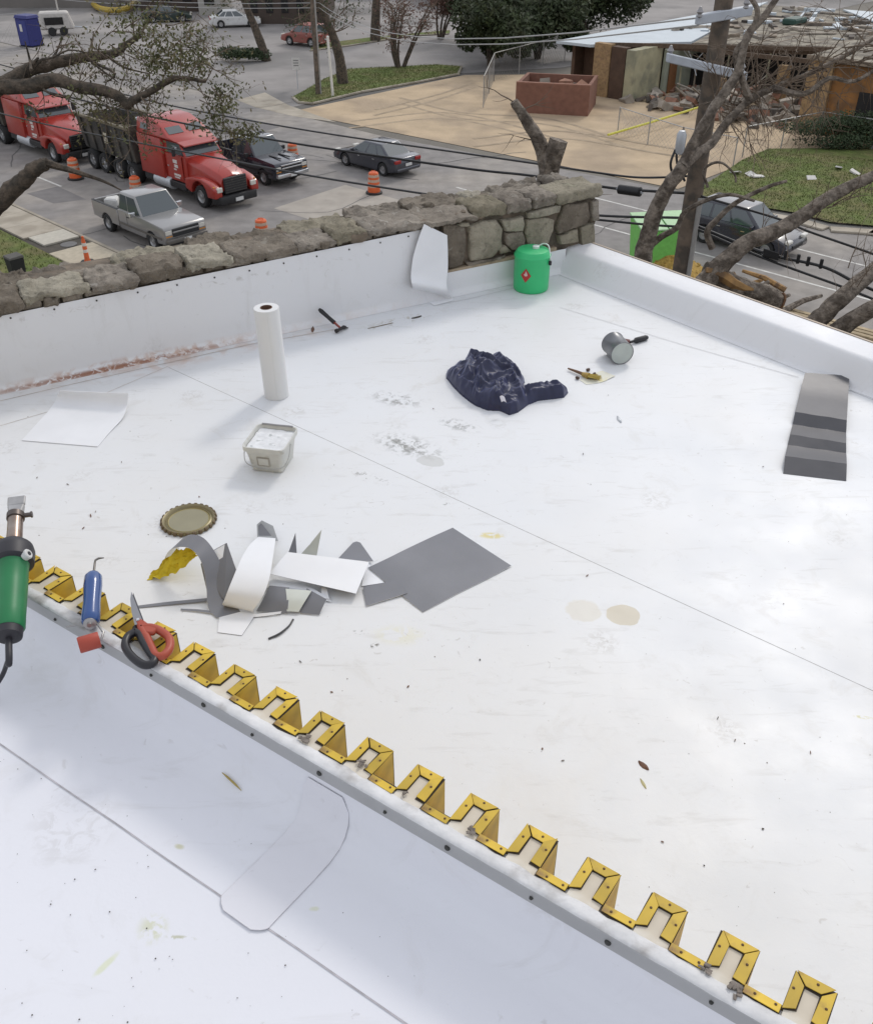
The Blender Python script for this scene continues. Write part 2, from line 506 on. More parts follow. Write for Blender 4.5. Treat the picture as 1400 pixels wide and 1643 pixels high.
strip(mb, [P(x, y, ZF) for x, y in ((0, 644), (120, 616), (245, 588), (400, 553), (560, 525))], .006, ZF + .004)
strip(mb, [P(x, y, ZF) for x, y in ((0, 684), (150, 640), (270, 588))], .004, ZF + .004)
mb.build("seam_line", mat("warm_seam_dirt", (.5, .44, .38), .85, var=.35, vs=15), roof)

# ---- near roof, with its flashing turned up the ribbed wall
near = thing("near_roof_deck", None, None, (0, .3, ZN - .3), kind="structure")
def NP(e, w, z=0.):
    p = WO + WE * e + WW * w; return V((p.x, p.y, ZN + z))
mb = MB(); mb.prism([NP(-5, -.03, -.30), NP(6, -.03, -.30), NP(6, -5, -.30), NP(-5, -5, -.30)], (0, 0, .297)); mb.build("deck_slab", MATS["roof_deck_board"], near)
WS0, WS1 = -.268, -.262                        # seam distance from the wall frame
mb = MB(); mb.prism([NP(-5, WS0 + .06, -.0025), NP(6, WS0 + .06, -.0025), NP(6, -5, -.0025), NP(-5, -5, -.0025)], (0, 0, .0025)); mb.build("membrane_sheet", M_NEAR, near)
prof = [(WS0, .0005), (-.20, .0005), (-.15, .0006), (-.105, .003), (-.075, .012), (-.054, .030), (-.042, .055), (-.0375, .085), (-.036, .12), (-.0355, .150)]
prof_near = list(prof)
es = [-5 + 11 * k / 160 for k in range(161)]
def flash(e, k, off=0.):
    w, z = prof[k]
    wob = .0025 * noise.noise(V((e * 2.2, k * .8, 3.))) if k > 1 else .0
    if k == 0: w += .0012 * noise.noise(V((e * 6, 0, 0))) + (e - .3) * .012
    p = NP(e, w + wob - off, z + (off if k < 5 else 0)); return p
mb = MB(); mb.sheet([[flash(e, k) for k in range(len(prof))] for e in es], .002); mb.build("membrane_upturn", M_NEAR, near, smooth=50)
mb = MB(); strip(mb, [flash(e, 0) + WW * -.0012 for e in es[40:130]], .0032, ZN + .0015); mb.build("seam_line", mat("near_seam_dirt", (.50, .47, .48), .8, var=.35, vs=30), near)
# rounded membrane patch running from the floor up the upturn
pl, pr = P(352, 1452, ZN), P(440, 1470, ZN)
e0 = .381; e1 = .496
pw0 = -.287
prow = []
pp = [(pw0, 0.), (-.279, 0), (-.272, 0.)] + [(w, z) for w, z in prof[0:9]]
pp = [(w, z + .0032) for w, z in pp]
for i, (w, z) in enumerate(pp):
    ins = .024 if i == 0 else (.010 if i == 1 else (.003 if i == 2 else 0.))
    if i == len(pp) - 1: ins = .015
    prow.append([NP(e0 + ins + (e1 - e0 - 2 * ins) * k / 8 + (w + .287) * .04, w - (.003 if i > 7 else 0), z) for k in range(9)])
patch = MB(); patch.sheet(prow, .0012); pt = patch.build("membrane_patch", membrane("white_patch_membrane", base=(.72, .715, .745), dirt=.15), near, smooth=40)
mb = MB()
edge = [r[8] for r in prow[8::-1]] + [q for q in prow[0][::-1]][0:9] + [r[0] for r in prow[0:8]]
for a, b in zip(edge, edge[1:]):
    mb.tube([a + V((0, 0, .001)), b + V((0, 0, .0006))], .0007, 5)
mb.build("patch_edge", mat("faint_patch_edge", (.655, .635, .65), .8, var=.25, vs=30), pt)

# ---- ribbed yellow wall between the two roofs
M_YEL = mat("yellow_painted_steel", (.56, .375, .028), .5, var=.25, vs=16, c2=(.25, .145, .04), c2s=22, c2t=(.55, .72), rnd=.18, bump=.0004, bs=60, detail=9)
M_CAULK = mat("white_lumpy_sealant", (.64, .635, .63), .7, var=.14, vs=24, bump=.0022, bs=70, c2=(.36, .34, .32), c2s=13, c2t=(.54, .70))
M_TAN = mat("tan_board", (.62, .55, .44), .75, var=.10, vs=14, c2=(.70, .66, .58), c2s=8)
M_BAR = mat("aluminium_bar", (.40, .40, .395), .45, metal=.35, var=.06, vs=12)
M_SCREW = mat("dark_screw", (.05, .05, .045), .5, metal=.5, var=.2)
M_WALLCORE = mat("wall_core", (.45, .44, .42), .85)
ribwall = thing("ribbed_wall", "low wall edged with toothed yellow steel ribs between the two white roofs", "wall", WP(0, 0, -1.5))
def wbox(name, e0, e1, w0, w1, z0, z1, m, parent, bevel=0., **k):
    mb = MB(); mb.hexa([WP(e0, w0, z0), WP(e1, w0, z0), WP(e1, w1, z0), WP(e0, w1, z0)], [WP(e0, w0, z1), WP(e1, w0, z1), WP(e1, w1, z1), WP(e0, w1, z1)])
    return mb.build(name, m, parent, bevel=bevel, **k)
wbox("wall_core", -5, 6, -.032, -.004, -1.497, -.004, M_WALLCORE, ribwall)
bar = wbox("termination_bar", -5, 6, -.0425, -.0375, -.036, -.0015, M_BAR, ribwall, bevel=.001)
k = 0
for i in range(-24, 20):
    e = .126 + i * .1535 + .01 * random.uniform(-1, 1)
    big = i % 2 == 0
    mb = MB(); r = .0058 if big else .0036
    mb.lathe([(r, 0), (r, .0015), (r * .75, .0035), (0, .0042)], WP(e, -.0425, -.018 + .003 * random.uniform(-1, 1)), 10, -WW)
    mb.build("screw", M_SCREW, bar)
# lumpy sealant ridge on the wall top
mb = MB(); rows = []
for i in range(640):
    e = -3.2 + i * .0092
    row = []
    for j, w in enumerate((-.0405, -.0395, -.036, -.031, -.026, -.020, -.015)):
        nn = noise.fractal(V((e * 26, w * 55, 1.7)), 1.0, 2.0, 4)
        h = (-.0008, .0008, .0022, .0032, .0028, .0018, .0002)[j] + max(-.0012, nn * .0014) * (0 if j in (0,) else 1)
        ww = w + (.004 * noise.fractal(V((e * 30, 9., 0)), 1., 2., 3) if j == 6 else .0012 * noise.noise(V((e * 40, 2., 0))) if j == 0 else 0)
        row.append(WP(e, ww, h - .001))
    rows.append(row)
mb.sheet(rows, .001); mb.build("sealant_bead", M_CAULK, ribwall, smooth=60)
PIT, TW, TD, FW, FT = .1182, .062, .066, .0185, .0016
def flange(name, pts, nails):
    mb = MB(); mb.prism([V((p[0], p[1], 0)) for p in pts], (0, 0, FT))
    me = mb.build(name, M_YEL, ribwall, world=False, bevel=.0004)
    return me
proto = {}
def placed(o, e, z, first, tw=0.):
    R = Matrix.Translation(WP(e, 0, z)) @ Matrix.Rotation(atan2(WE.y, WE.x) + tw, 4, 'Z') @ Matrix.Rotation(abs(tw) * .9, 4, 'X')
    o.matrix_parent_inverse = ribwall.matrix_basis.inverted() @ R
    return o
def rib_parts():
    d = {}
    g = .0011
    d['flange_left'] = [(0, -.003), (0, TD), (FW - g, TD - FW), (FW - g, .007)]
    d['flange_end'] = [(g * 2, TD + .0002), (TW - g * 2, TD + .0002), (TW - FW - g, TD - FW + .0005), (FW + g, TD - FW + .0005)]
    d['flange_right'] = [(TW, TD), (TW, .0), (TW - FW - .001, .002), (TW - FW + g, TD - FW)]
    d['flange_recess'] = [(TW + .0006, -.013), (TW + .0006, .0012), (PIT - .0006, .0012), (PIT - .0006, -.013)]
    out = {}
    for k, pl in d.items():
        mb = MB(); mb.prism([(p[0], p[1], 0) for p in pl], (0, 0, FT)); out[k] = mb
    bk = MB(); o_ = .0008
    bk.prism([(p[0], p[1], -.0012) for p in ((-o_, -.004), (-o_, TD + o_), (TW + o_, TD + o_), (TW + o_, .0025), (PIT - o_, .0025), (PIT - o_, -.0145), (TW - .001, -.0145), (TW - .001, -.001), (TW - FW - .0022, -.001), (TW - FW - .0022, TD - FW - .001), (FW + .0008, TD - FW - .001), (FW + .0008, .005))], (0, 0, .0010)); out['backing_strip'] = bk
    w = MB()
    z0 = -1.497
    th = .0018
    for a, b in (((0, 0), (0, TD)), ((0, TD), (TW, TD)), ((TW, TD), (TW, 0)), ((TW, 0), (PIT, 0))):
        A = V((a[0], a[1], z0)); B = V((b[0], b[1], z0)); dd = (B - A).normalized(); n = V((dd.y, -dd.x, 0)) * th
        w.prism([A, B, B + n, A + n], (0, 0, 1.4965))
    out['rib_panel'] = w
    t = MB(); t.bx(th + .0005, TW - th - .0005, -.022, TD - th - .0005, -.35, -.0015); out['infill_block'] = t
    return out
RPARTS = rib_parts()
LABELN = {'flange_left': 'flange', 'flange_end': 'flange', 'flange_right': 'flange', 'flange_recess': 'flange', 'rib_panel': 'rib_panel', 'backing_strip': 'backing_strip', 'infill_block': 'infill_block'}
base_objs = {}
M_TAR = mat('dark_sealing_strip', (.05, .036, .022), .8, var=.3)
for i in range(-26, 22):
    e = i * PIT
    for k, mbx in RPARTS.items():
        if k not in base_objs:
            o = mbx.build(LABELN[k], M_TAN if k == 'infill_block' else (M_TAR if k == 'backing_strip' else M_YEL), ribwall, world=False, bevel=.0003 if k != 'rib_panel' else 0)
            base_objs[k] = o
        else:
            o = base_objs[k].copy(); col.objects.link(o); o.parent = ribwall
        placed(o, e + (random.uniform(-.0014, .0014) if 'flange' in k else 0), (random.uniform(.0, .0012) + .0010 if 'flange' in k else 0), i, random.uniform(-.035, .035) if 'flange' in k else 0)
        if k.startswith('flange'):
            spots = {'flange_left': [(.007, .036)], 'flange_end': [(.034, TD - .007)], 'flange_right': [(TW - .007, .033)], 'flange_recess': [(TW + .017, -.006), (TW + .047, -.005)]}[k]
            for sx, sy in spots:
                if 'nail' not in base_objs:
                    nb = MB(); nb.lathe([(.0023, 0), (.0023, .0006), (.0012, .0013), (0, .0014)], (0, 0, 0), 7)
                    no = nb.build("nail_head", mat("rusty_nail", (.10, .055, .025), .6, metal=.3), o, world=False); base_objs['nail'] = no
                else:
                    no = base_objs['nail'].copy(); col.objects.link(no); no.parent = o
                no.matrix_parent_inverse = Matrix.Translation((sx + random.uniform(-.002, .002), sy + random.uniform(-.002, .002), FT))

# ---- stone parapet on the left
def stone_mat(name, c, c2, c3):
    m = bpy.data.materials.new(name); t, b = nodes_of(m); L = t.links.new; N = t.nodes.new
    tc = N("ShaderNodeTexCoord"); oi = N("ShaderNodeObjectInfo")
    ad = N("ShaderNodeVectorMath"); ad.operation = 'ADD'; L(tc.outputs["Object"], ad.inputs[0]); L(oi.outputs["Location"], ad.inputs[1])
    def nz(s, d, r=.6, w=0.):
        n = N("ShaderNodeTexNoise"); n.inputs["Scale"].default_value = s; n.inputs["Detail"].default_value = d; n.inputs["Roughness"].default_value = r; n.inputs["Distortion"].default_value = w; L(tc.outputs["Object"], n.inputs["Vector"]); return n.outputs[0]
    def mr(x, a, bb, cc=0., dd=1.):
        n = N("ShaderNodeMapRange"); n.inputs[1].default_value, n.inputs[2].default_value, n.inputs[3].default_value, n.inputs[4].default_value = a, bb, cc, dd; L(x, n.inputs[0]); return n.outputs[0]
    def mix(f, a, cc):
        n = N("ShaderNodeMix"); n.data_type = 'RGBA'; L(f, n.inputs[0])
        if isinstance(a, tuple): n.inputs[6].default_value = (*a, 1)
        else: L(a, n.inputs[6])
        n.inputs[7].default_value = (*cc, 1); return n.outputs[2]
    k = mix(mr(nz(4, 8, .65, .5), .40, .62), c, c2)
    k = mix(mr(nz(16, 9, .75, .6), .52, .70, 0, .7), k, (.07, .058, .045))
    k = mix(mr(nz(11, 6, .6, 1.), .60, .68, 0, .75), k, c3)
    k = mix(mr(nz(70, 3, .6), .62, .74, 0, .6), k, (.42, .39, .32))
    hv = N("ShaderNodeHueSaturation"); L(k, hv.inputs["Color"]); L(mr(oi.outputs["Random"], 0, 1, .68, 1.15), hv.inputs["Value"]); L(mr(oi.outputs["Random"], 0, 1, 1.1, .8), hv.inputs["Saturation"])
    L(hv.outputs[0], b.inputs["Base Color"]); b.inputs["Roughness"].default_value = .95; b.inputs["Specular IOR Level"].default_value = .2
    b1 = N("ShaderNodeBump"); b1.inputs["Distance"].default_value = .02; L(nz(20, 9, .68), b1.inputs["Height"])
    b2 = N("ShaderNodeBump"); b2.inputs["Distance"].default_value = .03; L(nz(7, 4, .6, .8), b2.inputs["Height"]); L(b1.outputs[0], b2.inputs["Normal"])
    L(b2.outputs[0], b.inputs["Normal"]); MATS[name] = m; return m
M_STONE = stone_mat("rubble_stone", (.29, .25, .20), (.185, .157, .125), (.36, .33, .28))
M_STONE2 = stone_mat("lichen_stone", (.37, .33, .25), (.25, .225, .165), (.40, .375, .28))
M_MORT = mat("old_mortar", (.17, .135, .10), .95, var=.35, vs=9, bump=.015, bs=22, c2=(.10, .085, .065), c2s=5)
S_END = 4.86
par = thing("stone_parapet", "rubble stone parapet wall capped with rough coping stones", "wall", SP(1.5, -.3, -.3))
mb = MB(); mb.hexa([SP(-4.5, -.62, -.3), SP(-4.5, -.035, -.3), SP(S_END - .05, -.035, -.3), SP(S_END - .05, -.62, -.3)], [SP(-4.5, -.62, .50), SP(-4.5, -.035, .50), SP(S_END - .05, -.035, .585), SP(S_END - .05, -.62, .585)])
mb.build("mortar_core", M_MORT, par)
def stone_face(poly, front, back, m, seed, name="stone", parent=par, axis=SP):
    # irregular stone: outline in (s,z), proud of the wall by front
    rnd = random.Random(seed)
    pts = []
    n = len(poly)
    for i in range(n):
        a = poly[i]; b = poly[(i + 1) % n]
        L = sqrt((a[0] - b[0]) ** 2 + (a[1] - b[1]) ** 2); k = max(1, int(L / .055))
        for j in range(k):
            t = j / k
            x = a[0] + (b[0] - a[0]) * t; y = a[1] + (b[1] - a[1]) * t
            if j: x += rnd.uniform(-.008, .008); y += rnd.uniform(-.008, .008)
            pts.append((x, y))
    cx = sum(p[0] for p in pts) / len(pts); cy = sum(p[1] for p in pts) / len(pts)
    rings = []
    for sc, o in ((1.0, back), (1.0, front - .016), (.93, front - .004), (.70, front), (.36, front + .002)):
        rings.append([axis(cx + (x - cx) * sc, o + (.007 * noise.noise(V((x * 11 + seed, y * 11, o * 9))) if o > back + .001 else 0), cy + (y - cy) * sc) for x, y in pts])
    mb = MB(); N = len(pts)
    vs = [q for r in rings for q in r] + [axis(cx, front + .004, cy)]
    fs = []
    for i in range(len(rings) - 1):
        for k in range(N):
            fs.append((i * N + k, i * N + (k + 1) % N, (i + 1) * N + (k + 1) % N, (i + 1) * N + k))
    l = (len(rings) - 1) * N
    for k in range(N):
        fs.append((l + k, l + (k + 1) % N, len(vs) - 1))
    mb.add(vs, fs); return mb.build(name, m, parent, smooth=50)
def spx(x, y):
    p = on_plane(x, y, SB, SQ); return ((p - SB).dot(SA), p.z - ZF)
Z3 = lambda x, y: (500 + x * .343, 250 + y * .343)
faces = [  # outlines seen on the bare stretch of wall (zoomed photo coordinates)
    [(610, 322), (712, 318), (722, 380), (716, 470), (700, 512), (632, 528), (622, 420)],
    [(738, 330), (800, 305), (862, 300), (892, 340), (888, 420), (845, 475), (745, 492), (738, 420)],
    [(884, 300), (985, 282), (992, 318), (984, 350), (905, 352)],
    [(908, 360), (984, 350), (996, 385), (996, 432), (935, 440), (905, 410)],
    [(1004, 300), (1080, 288), (1132, 300), (1128, 345), (1105, 408), (1010, 420), (996, 360)],
    [(1012, 268), (1085, 245), (1168, 228), (1160, 262), (1080, 282), (1010, 292)],
    [(1142, 340), (1180, 228), (1290, 216), (1302, 280), (1285, 318), (1205, 345), (1150, 364)],
    [(1150, 372), (1240, 342), (1246, 400), (1160, 412)],
    [(1256, 335), (1318, 312), (1322, 420), (1262, 422)],
    [(1310, 215), (1338, 205), (1340, 300), (1312, 305)],
    [(640, 315), (735, 312), (740, 326), (726, 330)], [(870, 430), (905, 418), (930, 445), (880, 458)],
    [(720, 498), (845, 480), (900, 462), (905, 470), (730, 515)],
]
for i, pl in enumerate(faces):
    stone_face([spx(*Z3(*q)) for q in pl], .012 + .012 * ((i * 37) % 5) / 5, -.06, M_STONE2 if i % 3 else M_STONE, i * 3 + 1)
def rough_block(s0, s1, o0, o1, z0, z1, m, seed, amp=.018, parent=par, name="coping_stone", axis=SP, nx=20, ny=14, nz=9, rnd_r=.026):
    bm = bmesh.new()
    bmesh.ops.create_cube(bm, size=1.0)
    me = None
    nxs = [(nx, 0), (ny, 1), (nz, 2)]
    mb = MB()
    # surface of a lattice box
    idx = {}
    vs = []; fs = []
    hx, hy, hz = (s1 - s0) / 2, (o1 - o0) / 2, (z1 - z0) / 2
    def vert(i, j, k):
        key = (i, j, k)
        if key in idx: return idx[key]
        x = -1 + 2 * i / nx; y = -1 + 2 * j / ny; z = -1 + 2 * k / nz
        p = V((x * hx, y * hy, z * hz))
        r = min(rnd_r, hx * .5, hy * .5, hz * .7)
        q = V((max(-hx + r, min(hx - r, p.x)), max(-hy + r, min(hy - r, p.y)), max(-hz + r, min(hz - r, p.z))))
        dv = p - q
        if dv.length > r: p = q + dv.normalized() * r
        sd = V((seed * 3.1, seed * 1.7, 0))
        p += V((noise.noise(p * 7 + sd), noise.noise(p * 7 + sd + V((9, 0, 0))), noise.noise(p * 6 + sd + V((0, 9, 0))))) * amp
        p += V((noise.noise(p * 19 + sd), noise.noise(p * 19 + sd + V((5, 0, 0))), noise.noise(p * 19 + sd + V((0, 5, 0))))) * amp * .55
        p += V((noise.noise(p * 43 + sd), noise.noise(p * 43 + sd + V((5, 0, 0))), noise.noise(p * 43 + sd + V((0, 5, 0))))) * amp * .30
        n_ = p - q
        n_ = n_.normalized() if n_.length > 1e-6 else V((0, 0, 1))
        p += n_ * (noise.ridged_multi_fractal(p * 8 + sd, 1.0, 2.1, 5, 1.0, 2.0) - 1.0) * amp * .30
        p += n_ * noise.fractal(p * 30 + sd, .8, 2.0, 4) * amp * .5
        idx[key] = len(vs); vs.append(axis((s0 + s1) / 2 + p.x, (o0 + o1) / 2 + p.y, (z0 + z1) / 2 + p.z)); return idx[key]
    for i in range(nx):
        for j in range(ny):
            for k in (0, nz): fs.append((vert(i, j, k), vert(i + 1, j, k), vert(i + 1, j + 1, k), vert(i, j + 1, k)))
    for i in range(nx):
        for k in range(nz):
            for j in (0, ny): fs.append((vert(i, j, k), vert(i + 1, j, k), vert(i + 1, j, k + 1), vert(i, j, k + 1)))
    for j in range(ny):
        for k in range(nz):
            for i in (0, nx): fs.append((vert(i, j, k), vert(i, j + 1, k), vert(i, j + 1, k + 1), vert(i, j, k + 1)))
    bm.free()
    mb.add(vs, fs); return mb.build(name, m, parent, smooth=38)
rs = random.Random(5)
s = -2.2; i = 0
while s < S_END - .05:
    right = s > 3.2
    w = rs.uniform(.20, .34) if right else rs.uniform(.26, .52)
    if s + w > S_END - .12: w = S_END + .03 - s
    mt = .505 + .022 * max(0, s)
    htop = (.655 if right else .612 + .012 * max(0, s)) + rs.uniform(-.016, .020)
    rough_block(s + .004, s + w - .004, -.30, .035 + rs.uniform(-.03, .02), (.575 if right else mt + .028) + rs.uniform(-.008, .008), htop, M_STONE if i % 3 else M_STONE2, i, amp=.018 if right else .024)
    s += w; i += 1
s = -2.2
while s < S_END - .05:
    w = rs.uniform(.28, .55)
    if s + w > S_END - .15: w = S_END + .0 - s
    rough_block(s + .008, s + w - .008, -.63 + rs.uniform(-.03, .03), -.31, .46, .55 + .015 * max(0, s) + rs.uniform(-.025, .03), M_STONE if i % 3 else M_STONE2, i, amp=.035)
    s += w; i += 1
s = -2.2
while s < 3.3:                                  # small rubble showing between flashing and coping
    w = rs.uniform(.09, .22)
    mt = .505 + .022 * max(0, s)
    stone_face([(s + .006, mt + .002), (s + w - .006, mt + .001), (s + w - .008, mt + .05 + rs.uniform(-.012, .008)), (s + .008, mt + .05 + rs.uniform(-.012, .008))], -.002 + rs.uniform(-.012, .010), -.05, M_STONE, i)
    s += w; i += 1
mr_ = random.Random(44)
for q in range(26):
    ss = mr_.uniform(-2.0, 4.7); oo = mr_.choice((-.30, -.31, -.02, .0)) + mr_.uniform(-.03, .03); w_ = mr_.uniform(.05, .13)
    zz = (.555 + .012 * max(0, ss) if oo < -.2 else .545 + .018 * max(0, ss))
    rough_block(ss, ss + w_, oo - w_ * .4, oo + w_ * .3, zz - .03, zz + mr_.uniform(.02, .05), M_MORT if q % 3 else M_STONE, 200 + q, amp=.018, name="mortar_lump", nx=6, ny=5, nz=4, rnd_r=.03)
for j in range(3):
    rough_block(S_END - .07, S_END + .0, -.58 + .19 * j, -.40 + .19 * j, .05 + .02 * j, .56, M_STONE, 70 + j, amp=.02, name="stone")
# flashing turned up the stone wall
flr = random.Random(3)
def wallmem(s, z):
    o = .006 + (.05 * (1 - z / .05) ** 2 if z < .05 else 0) + .004 * noise.noise(V((s * 1.7, z * 3, 0)))
    return SP(s, o, z)
zs = [0.0006, .008, .02, .035, .05, .12, .22, .34, .44, .505]
mb = MB(); mb.sheet([[wallmem(-4.5 + (3.24 + 4.5) * k / 90, min(z, .505) + (max(0, -.0 + (-4.5 + 7.74 * k / 90) * .022) if z > .4 else 0)) for z in zs] for k in range(91)], .002)
fl = mb.build("membrane_upturn", M_WALLMEM, par, smooth=60)
zs2 = [0.0006, .008, .02, .035, .05, .10, .15, .195]
mb = MB(); mb.sheet([[wallmem(3.20 + 1.35 * k / 20, z) + SQ * .0025 for z in zs2] for k in range(21)], .002)
mb.build("membrane_upturn", M_WALLMEM, par, smooth=60)
mb = MB(); mb.hexa([SP(3.36, -.03, .196), SP(4.45, -.03, .196), SP(4.45, .016, .196), SP(3.36, .016, .196)], [SP(3.36, -.03, .214), SP(4.45, -.03, .226), SP(4.45, .014, .226), SP(3.36, .014, .214)])
mb.build("timber_batten", mat("weathered_batten", (.33, .26, .18), .85, var=.3, vs=14), par, bevel=.002)
mb = MB(); mb.hexa([SP(-4.5, -.02, .493), SP(3.2, -.02, .493), SP(3.2, .013, .565), SP(-4.5, .013, .493)], [SP(-4.5, -.02, .500), SP(3.2, -.02, .572), SP(3.2, .013, .572), SP(-4.5, .013, .500)])
for kx, (x, y) in enumerate(((17, 510), (87, 496), (155, 482), (221, 469), (284, 457), (344, 445), (400, 434), (455, 422), (508, 411), (560, 400), (610, 389), (655, 379))):
    q = on_plane(x, y, SB + SQ * .01, SQ)
    sb = MB(); sb.lathe([(.0065, 0), (.0065, .002), (.003, .004), (0, .0045)], q, 8, SQ); sb.build("screw", M_SCREW, fl, smooth=30)

# ---- low parapet kerb on the right
rp = thing("roof_edge_kerb", "low rounded roof edge kerb wrapped in white membrane", "kerb", QP(3, .2, -.3))
pf = [(-.02, .0012), (.0, .002), (.014, .007), (.026, .022), (.060, .082), (.094, .142), (.112, .170), (.124, .181), (.142, .187), (.24, .195), (.335, .202)]
rws = []
for k in range(140):
    r = -.12 + 9.2 * k / 139
    rws.append([QP(r, o + (.006 * noise.noise(V((r * 1.3, o * 4, 7.))) if 0 < j < 10 else 0), z + (.004 * noise.noise(V((r * 2.1, o * 5, 1.)))if 1 < j < 10 else 0)) for j, (o, z) in enumerate(pf)])
mb = MB(); mb.sheet(rws, .002); mb.build("membrane_wrap", M_WALLMEM, rp, smooth=60)
mb = MB(); mb.hexa([QP(-.1, .03, -.3), QP(9, .03, -.3), QP(9, .332, -.3), QP(-.1, .332, -.3)], [QP(-.1, .12, .135), QP(9, .12, .135), QP(9, .332, .19), QP(-.1, .332, .19)]); mb.build("kerb_core", MATS["roof_deck_board"], rp)
mb = MB(); mb.hexa([QP(-.1, .334, .10), QP(9, .334, .10), QP(9, .350, .10), QP(-.1, .350, .10)], [QP(-.1, .330, .209), QP(9, .330, .209), QP(9, .350, .209), QP(-.1, .350, .209)]); mb.build("metal_edge_trim", mat("bronze_edge_trim", (.36, .30, .24), .55, metal=.3, var=.15), rp, bevel=.002)

# ---- the building under the roofs
bd = MB()
bb = [SP(-4.5, -.60, 0), SP(S_END - .08, -.60, 0), QP(-.12, .32, 0), QP(9.0, .32, 0), V((4.5, -9, 0)), V((-9, -5, 0))]
bd.prism([V((p.x, p.y, 0)) for p in bb], (0, 0, ZF - .305)); bd.build("stone_building", mat("building_stone", (.30, .26, .2), .9, var=.3, vs=2, bump=.03, bs=4), label="tall stone building carrying the white flat roofs", cat="building")
# ================================================================== STREET SETTING
M_ASPH = mat("asphalt", (.225, .21, .198), .85, var=.22, vs=1.3, c2=(.31, .28, .245), c2s=.16, c2t=(.46, .68), bump=.01, bs=30)
M_GROUND = mat("ground_earth", (.17, .155, .13), .95, var=.2, vs=.3, c2=(.12, .115, .105), c2s=.1, bump=.02, bs=6)
M_DIRT = mat("sandy_lot", (.47, .36, .235), .95, var=.16, vs=.6, c2=(.37, .285, .195), c2s=.28, c2t=(.45, .62), bump=.02, bs=7)
M_LOT = mat("parking_asphalt", (.29, .27, .255), .9, var=.16, vs=.35, c2=(.20, .19, .18), c2s=.12, bump=.01, bs=9)
M_CONC = mat("pale_concrete", (.40, .355, .285), .85, var=.14, vs=1.2, c2=(.31, .27, .21), c2s=.8, bump=.006, bs=14)
M_CURB = mat("kerb_concrete", (.33, .29, .23), .85, var=.2, vs=2)
M_LAWN = mat("lawn_green", (.11, .145, .03), .95, var=.3, vs=2.5, c2=(.15, .14, .05), c2s=.6, c2t=(.42, .62), bump=.05, bs=20)
M_PAINT = mat("road_paint", (.55, .54, .50), .7, var=.25, vs=4)
M_DARKG = mat("dark_soil", (.075, .065, .052), .95, var=.3, vs=3)
mb = MB(); mb.flat([(-900, -300, 0), (900, -300, 0), (900, 1500, 0), (-900, 1500, 0)], -.02); mb.build("ground", M_GROUND, kind="structure")
def sheet_struct(name, pts, z, m, label=None):
    mb = MB(); mb.flat(pts, z); o = mb.build(name, m, kind="structure"); return o
KN = 18.15
sheet_struct("road", [RP(-260, KN), RP(180, KN), RP(180, 41.6), RP(-24, 41.6), RP(-42, 39.2), RP(-260, 39.2)], 0., M_ASPH)
sheet_struct("sandy_lot", [RP(-51.0, 39.5), RP(-24, 41.9), RP(-24, 52), RP(-10, 54), RP(-10, 96), RP(-44, 96), RP(-46, 62), RP(-51.4, 56.4), RP(-51.2, 46)], .004, M_DIRT)
sheet_struct("parking_lot", [RP(-260, 39.4), RP(-52, 39.4), RP(-52.4, 56), RP(-48, 64), RP(-48, 150), RP(-260, 150)], -.004, M_LOT)
sheet_struct("driveway_apron", [P(380, 160, 0), P(425, 148, 0), P(462, 168, 0), P(540, 196, 0), P(470, 186, 0), P(410, 172, 0)], .006, M_CONC)
mb = MB()
for (n_, t0, t1, dash, gap) in ((21.2, -150, 60, 2.4, 6.5), (24.6 + 6.4, -150, -60, 2.4, 6.5), (34.6, -32, 80, 300, 1), (37.9, -27, 80, 300, 1)):
    t = t0 + ((-48.5 - t0) % (dash + gap) if dash < 100 else 0)
    while t < t1:
        e = min(t + dash, t1)
        mb.flat([RP(t, n_ - .06), RP(e, n_ - .06), RP(e, n_ + .06), RP(t, n_ + .06)], .004); t += dash + gap
mb.build("road_markings", M_PAINT, kind="structure")
# near side: kerb, pavement slabs, lawn, soil by the building
def kerb(name, pts, w=.16, h=.12, m=M_CURB):
    mb = MB()
    for a, b in zip(pts, pts[1:]):
        a, b = V(a), V(b); d = (b - a).normalized(); n = V((-d.y, d.x, 0)) * w
        mb.prism([a, b, b + n, a + n], (0, 0, h))
    return mb.build(name, m, kind="structure", bevel=.02)
kerb("kerb_near", [RP(-200, KN - .17), RP(120, KN - .17)])
sheet_struct("near_verge", [RP(-200, -20), RP(120, -20), RP(120, KN - .17), RP(-200, KN - .17)], .03, M_DARKG)
pav = thing("pavement", None, None, RP(-38, 17, .03), kind="structure")
def slab(t0, t1, n0, n1, m):
    mb = MB(); mb.prism([RP(t0, n0, .031), RP(t1, n0, .031), RP(t1, n1, .031), RP(t0, n1, .031)], (0, 0, .085)); return mb.build("slab", m, pav, bevel=.012)
t = -66
for ln in (1.75,) * 15:
    slab(t, t + ln - .02, 16.15, 17.93, M_CONC); t += ln
slab(-39.75 + .02, -38.35, 16.35, 17.93, mat("fresh_concrete", (.47, .44, .37), .85, var=.1))
slab(-37.25, -34.6, 16.0, 17.93, mat("sandy_concrete", (.44, .385, .29), .85, var=.12))
t = -34.58
for ln in (1.75,) * 12:
    slab(t, t + ln - .02, 16.15, 17.93, M_CONC); t += ln
mb = MB(); mb.lathe([(.34, 0), (.34, .02), (.30, .025), (0, .025)], RP(-37.9, 17.2, .031), 20); mb.build("manhole_cover", mat("iron_cover", (.16, .155, .15), .7, metal=.3), label="round iron manhole cover in the gap between pavement slabs", cat="manhole")
sheet_struct("lawn_near", [RP(-120, 2), RP(-33.2, 8), RP(-33.5, 16.05), RP(-120, 16.05)], .06, M_LAWN)
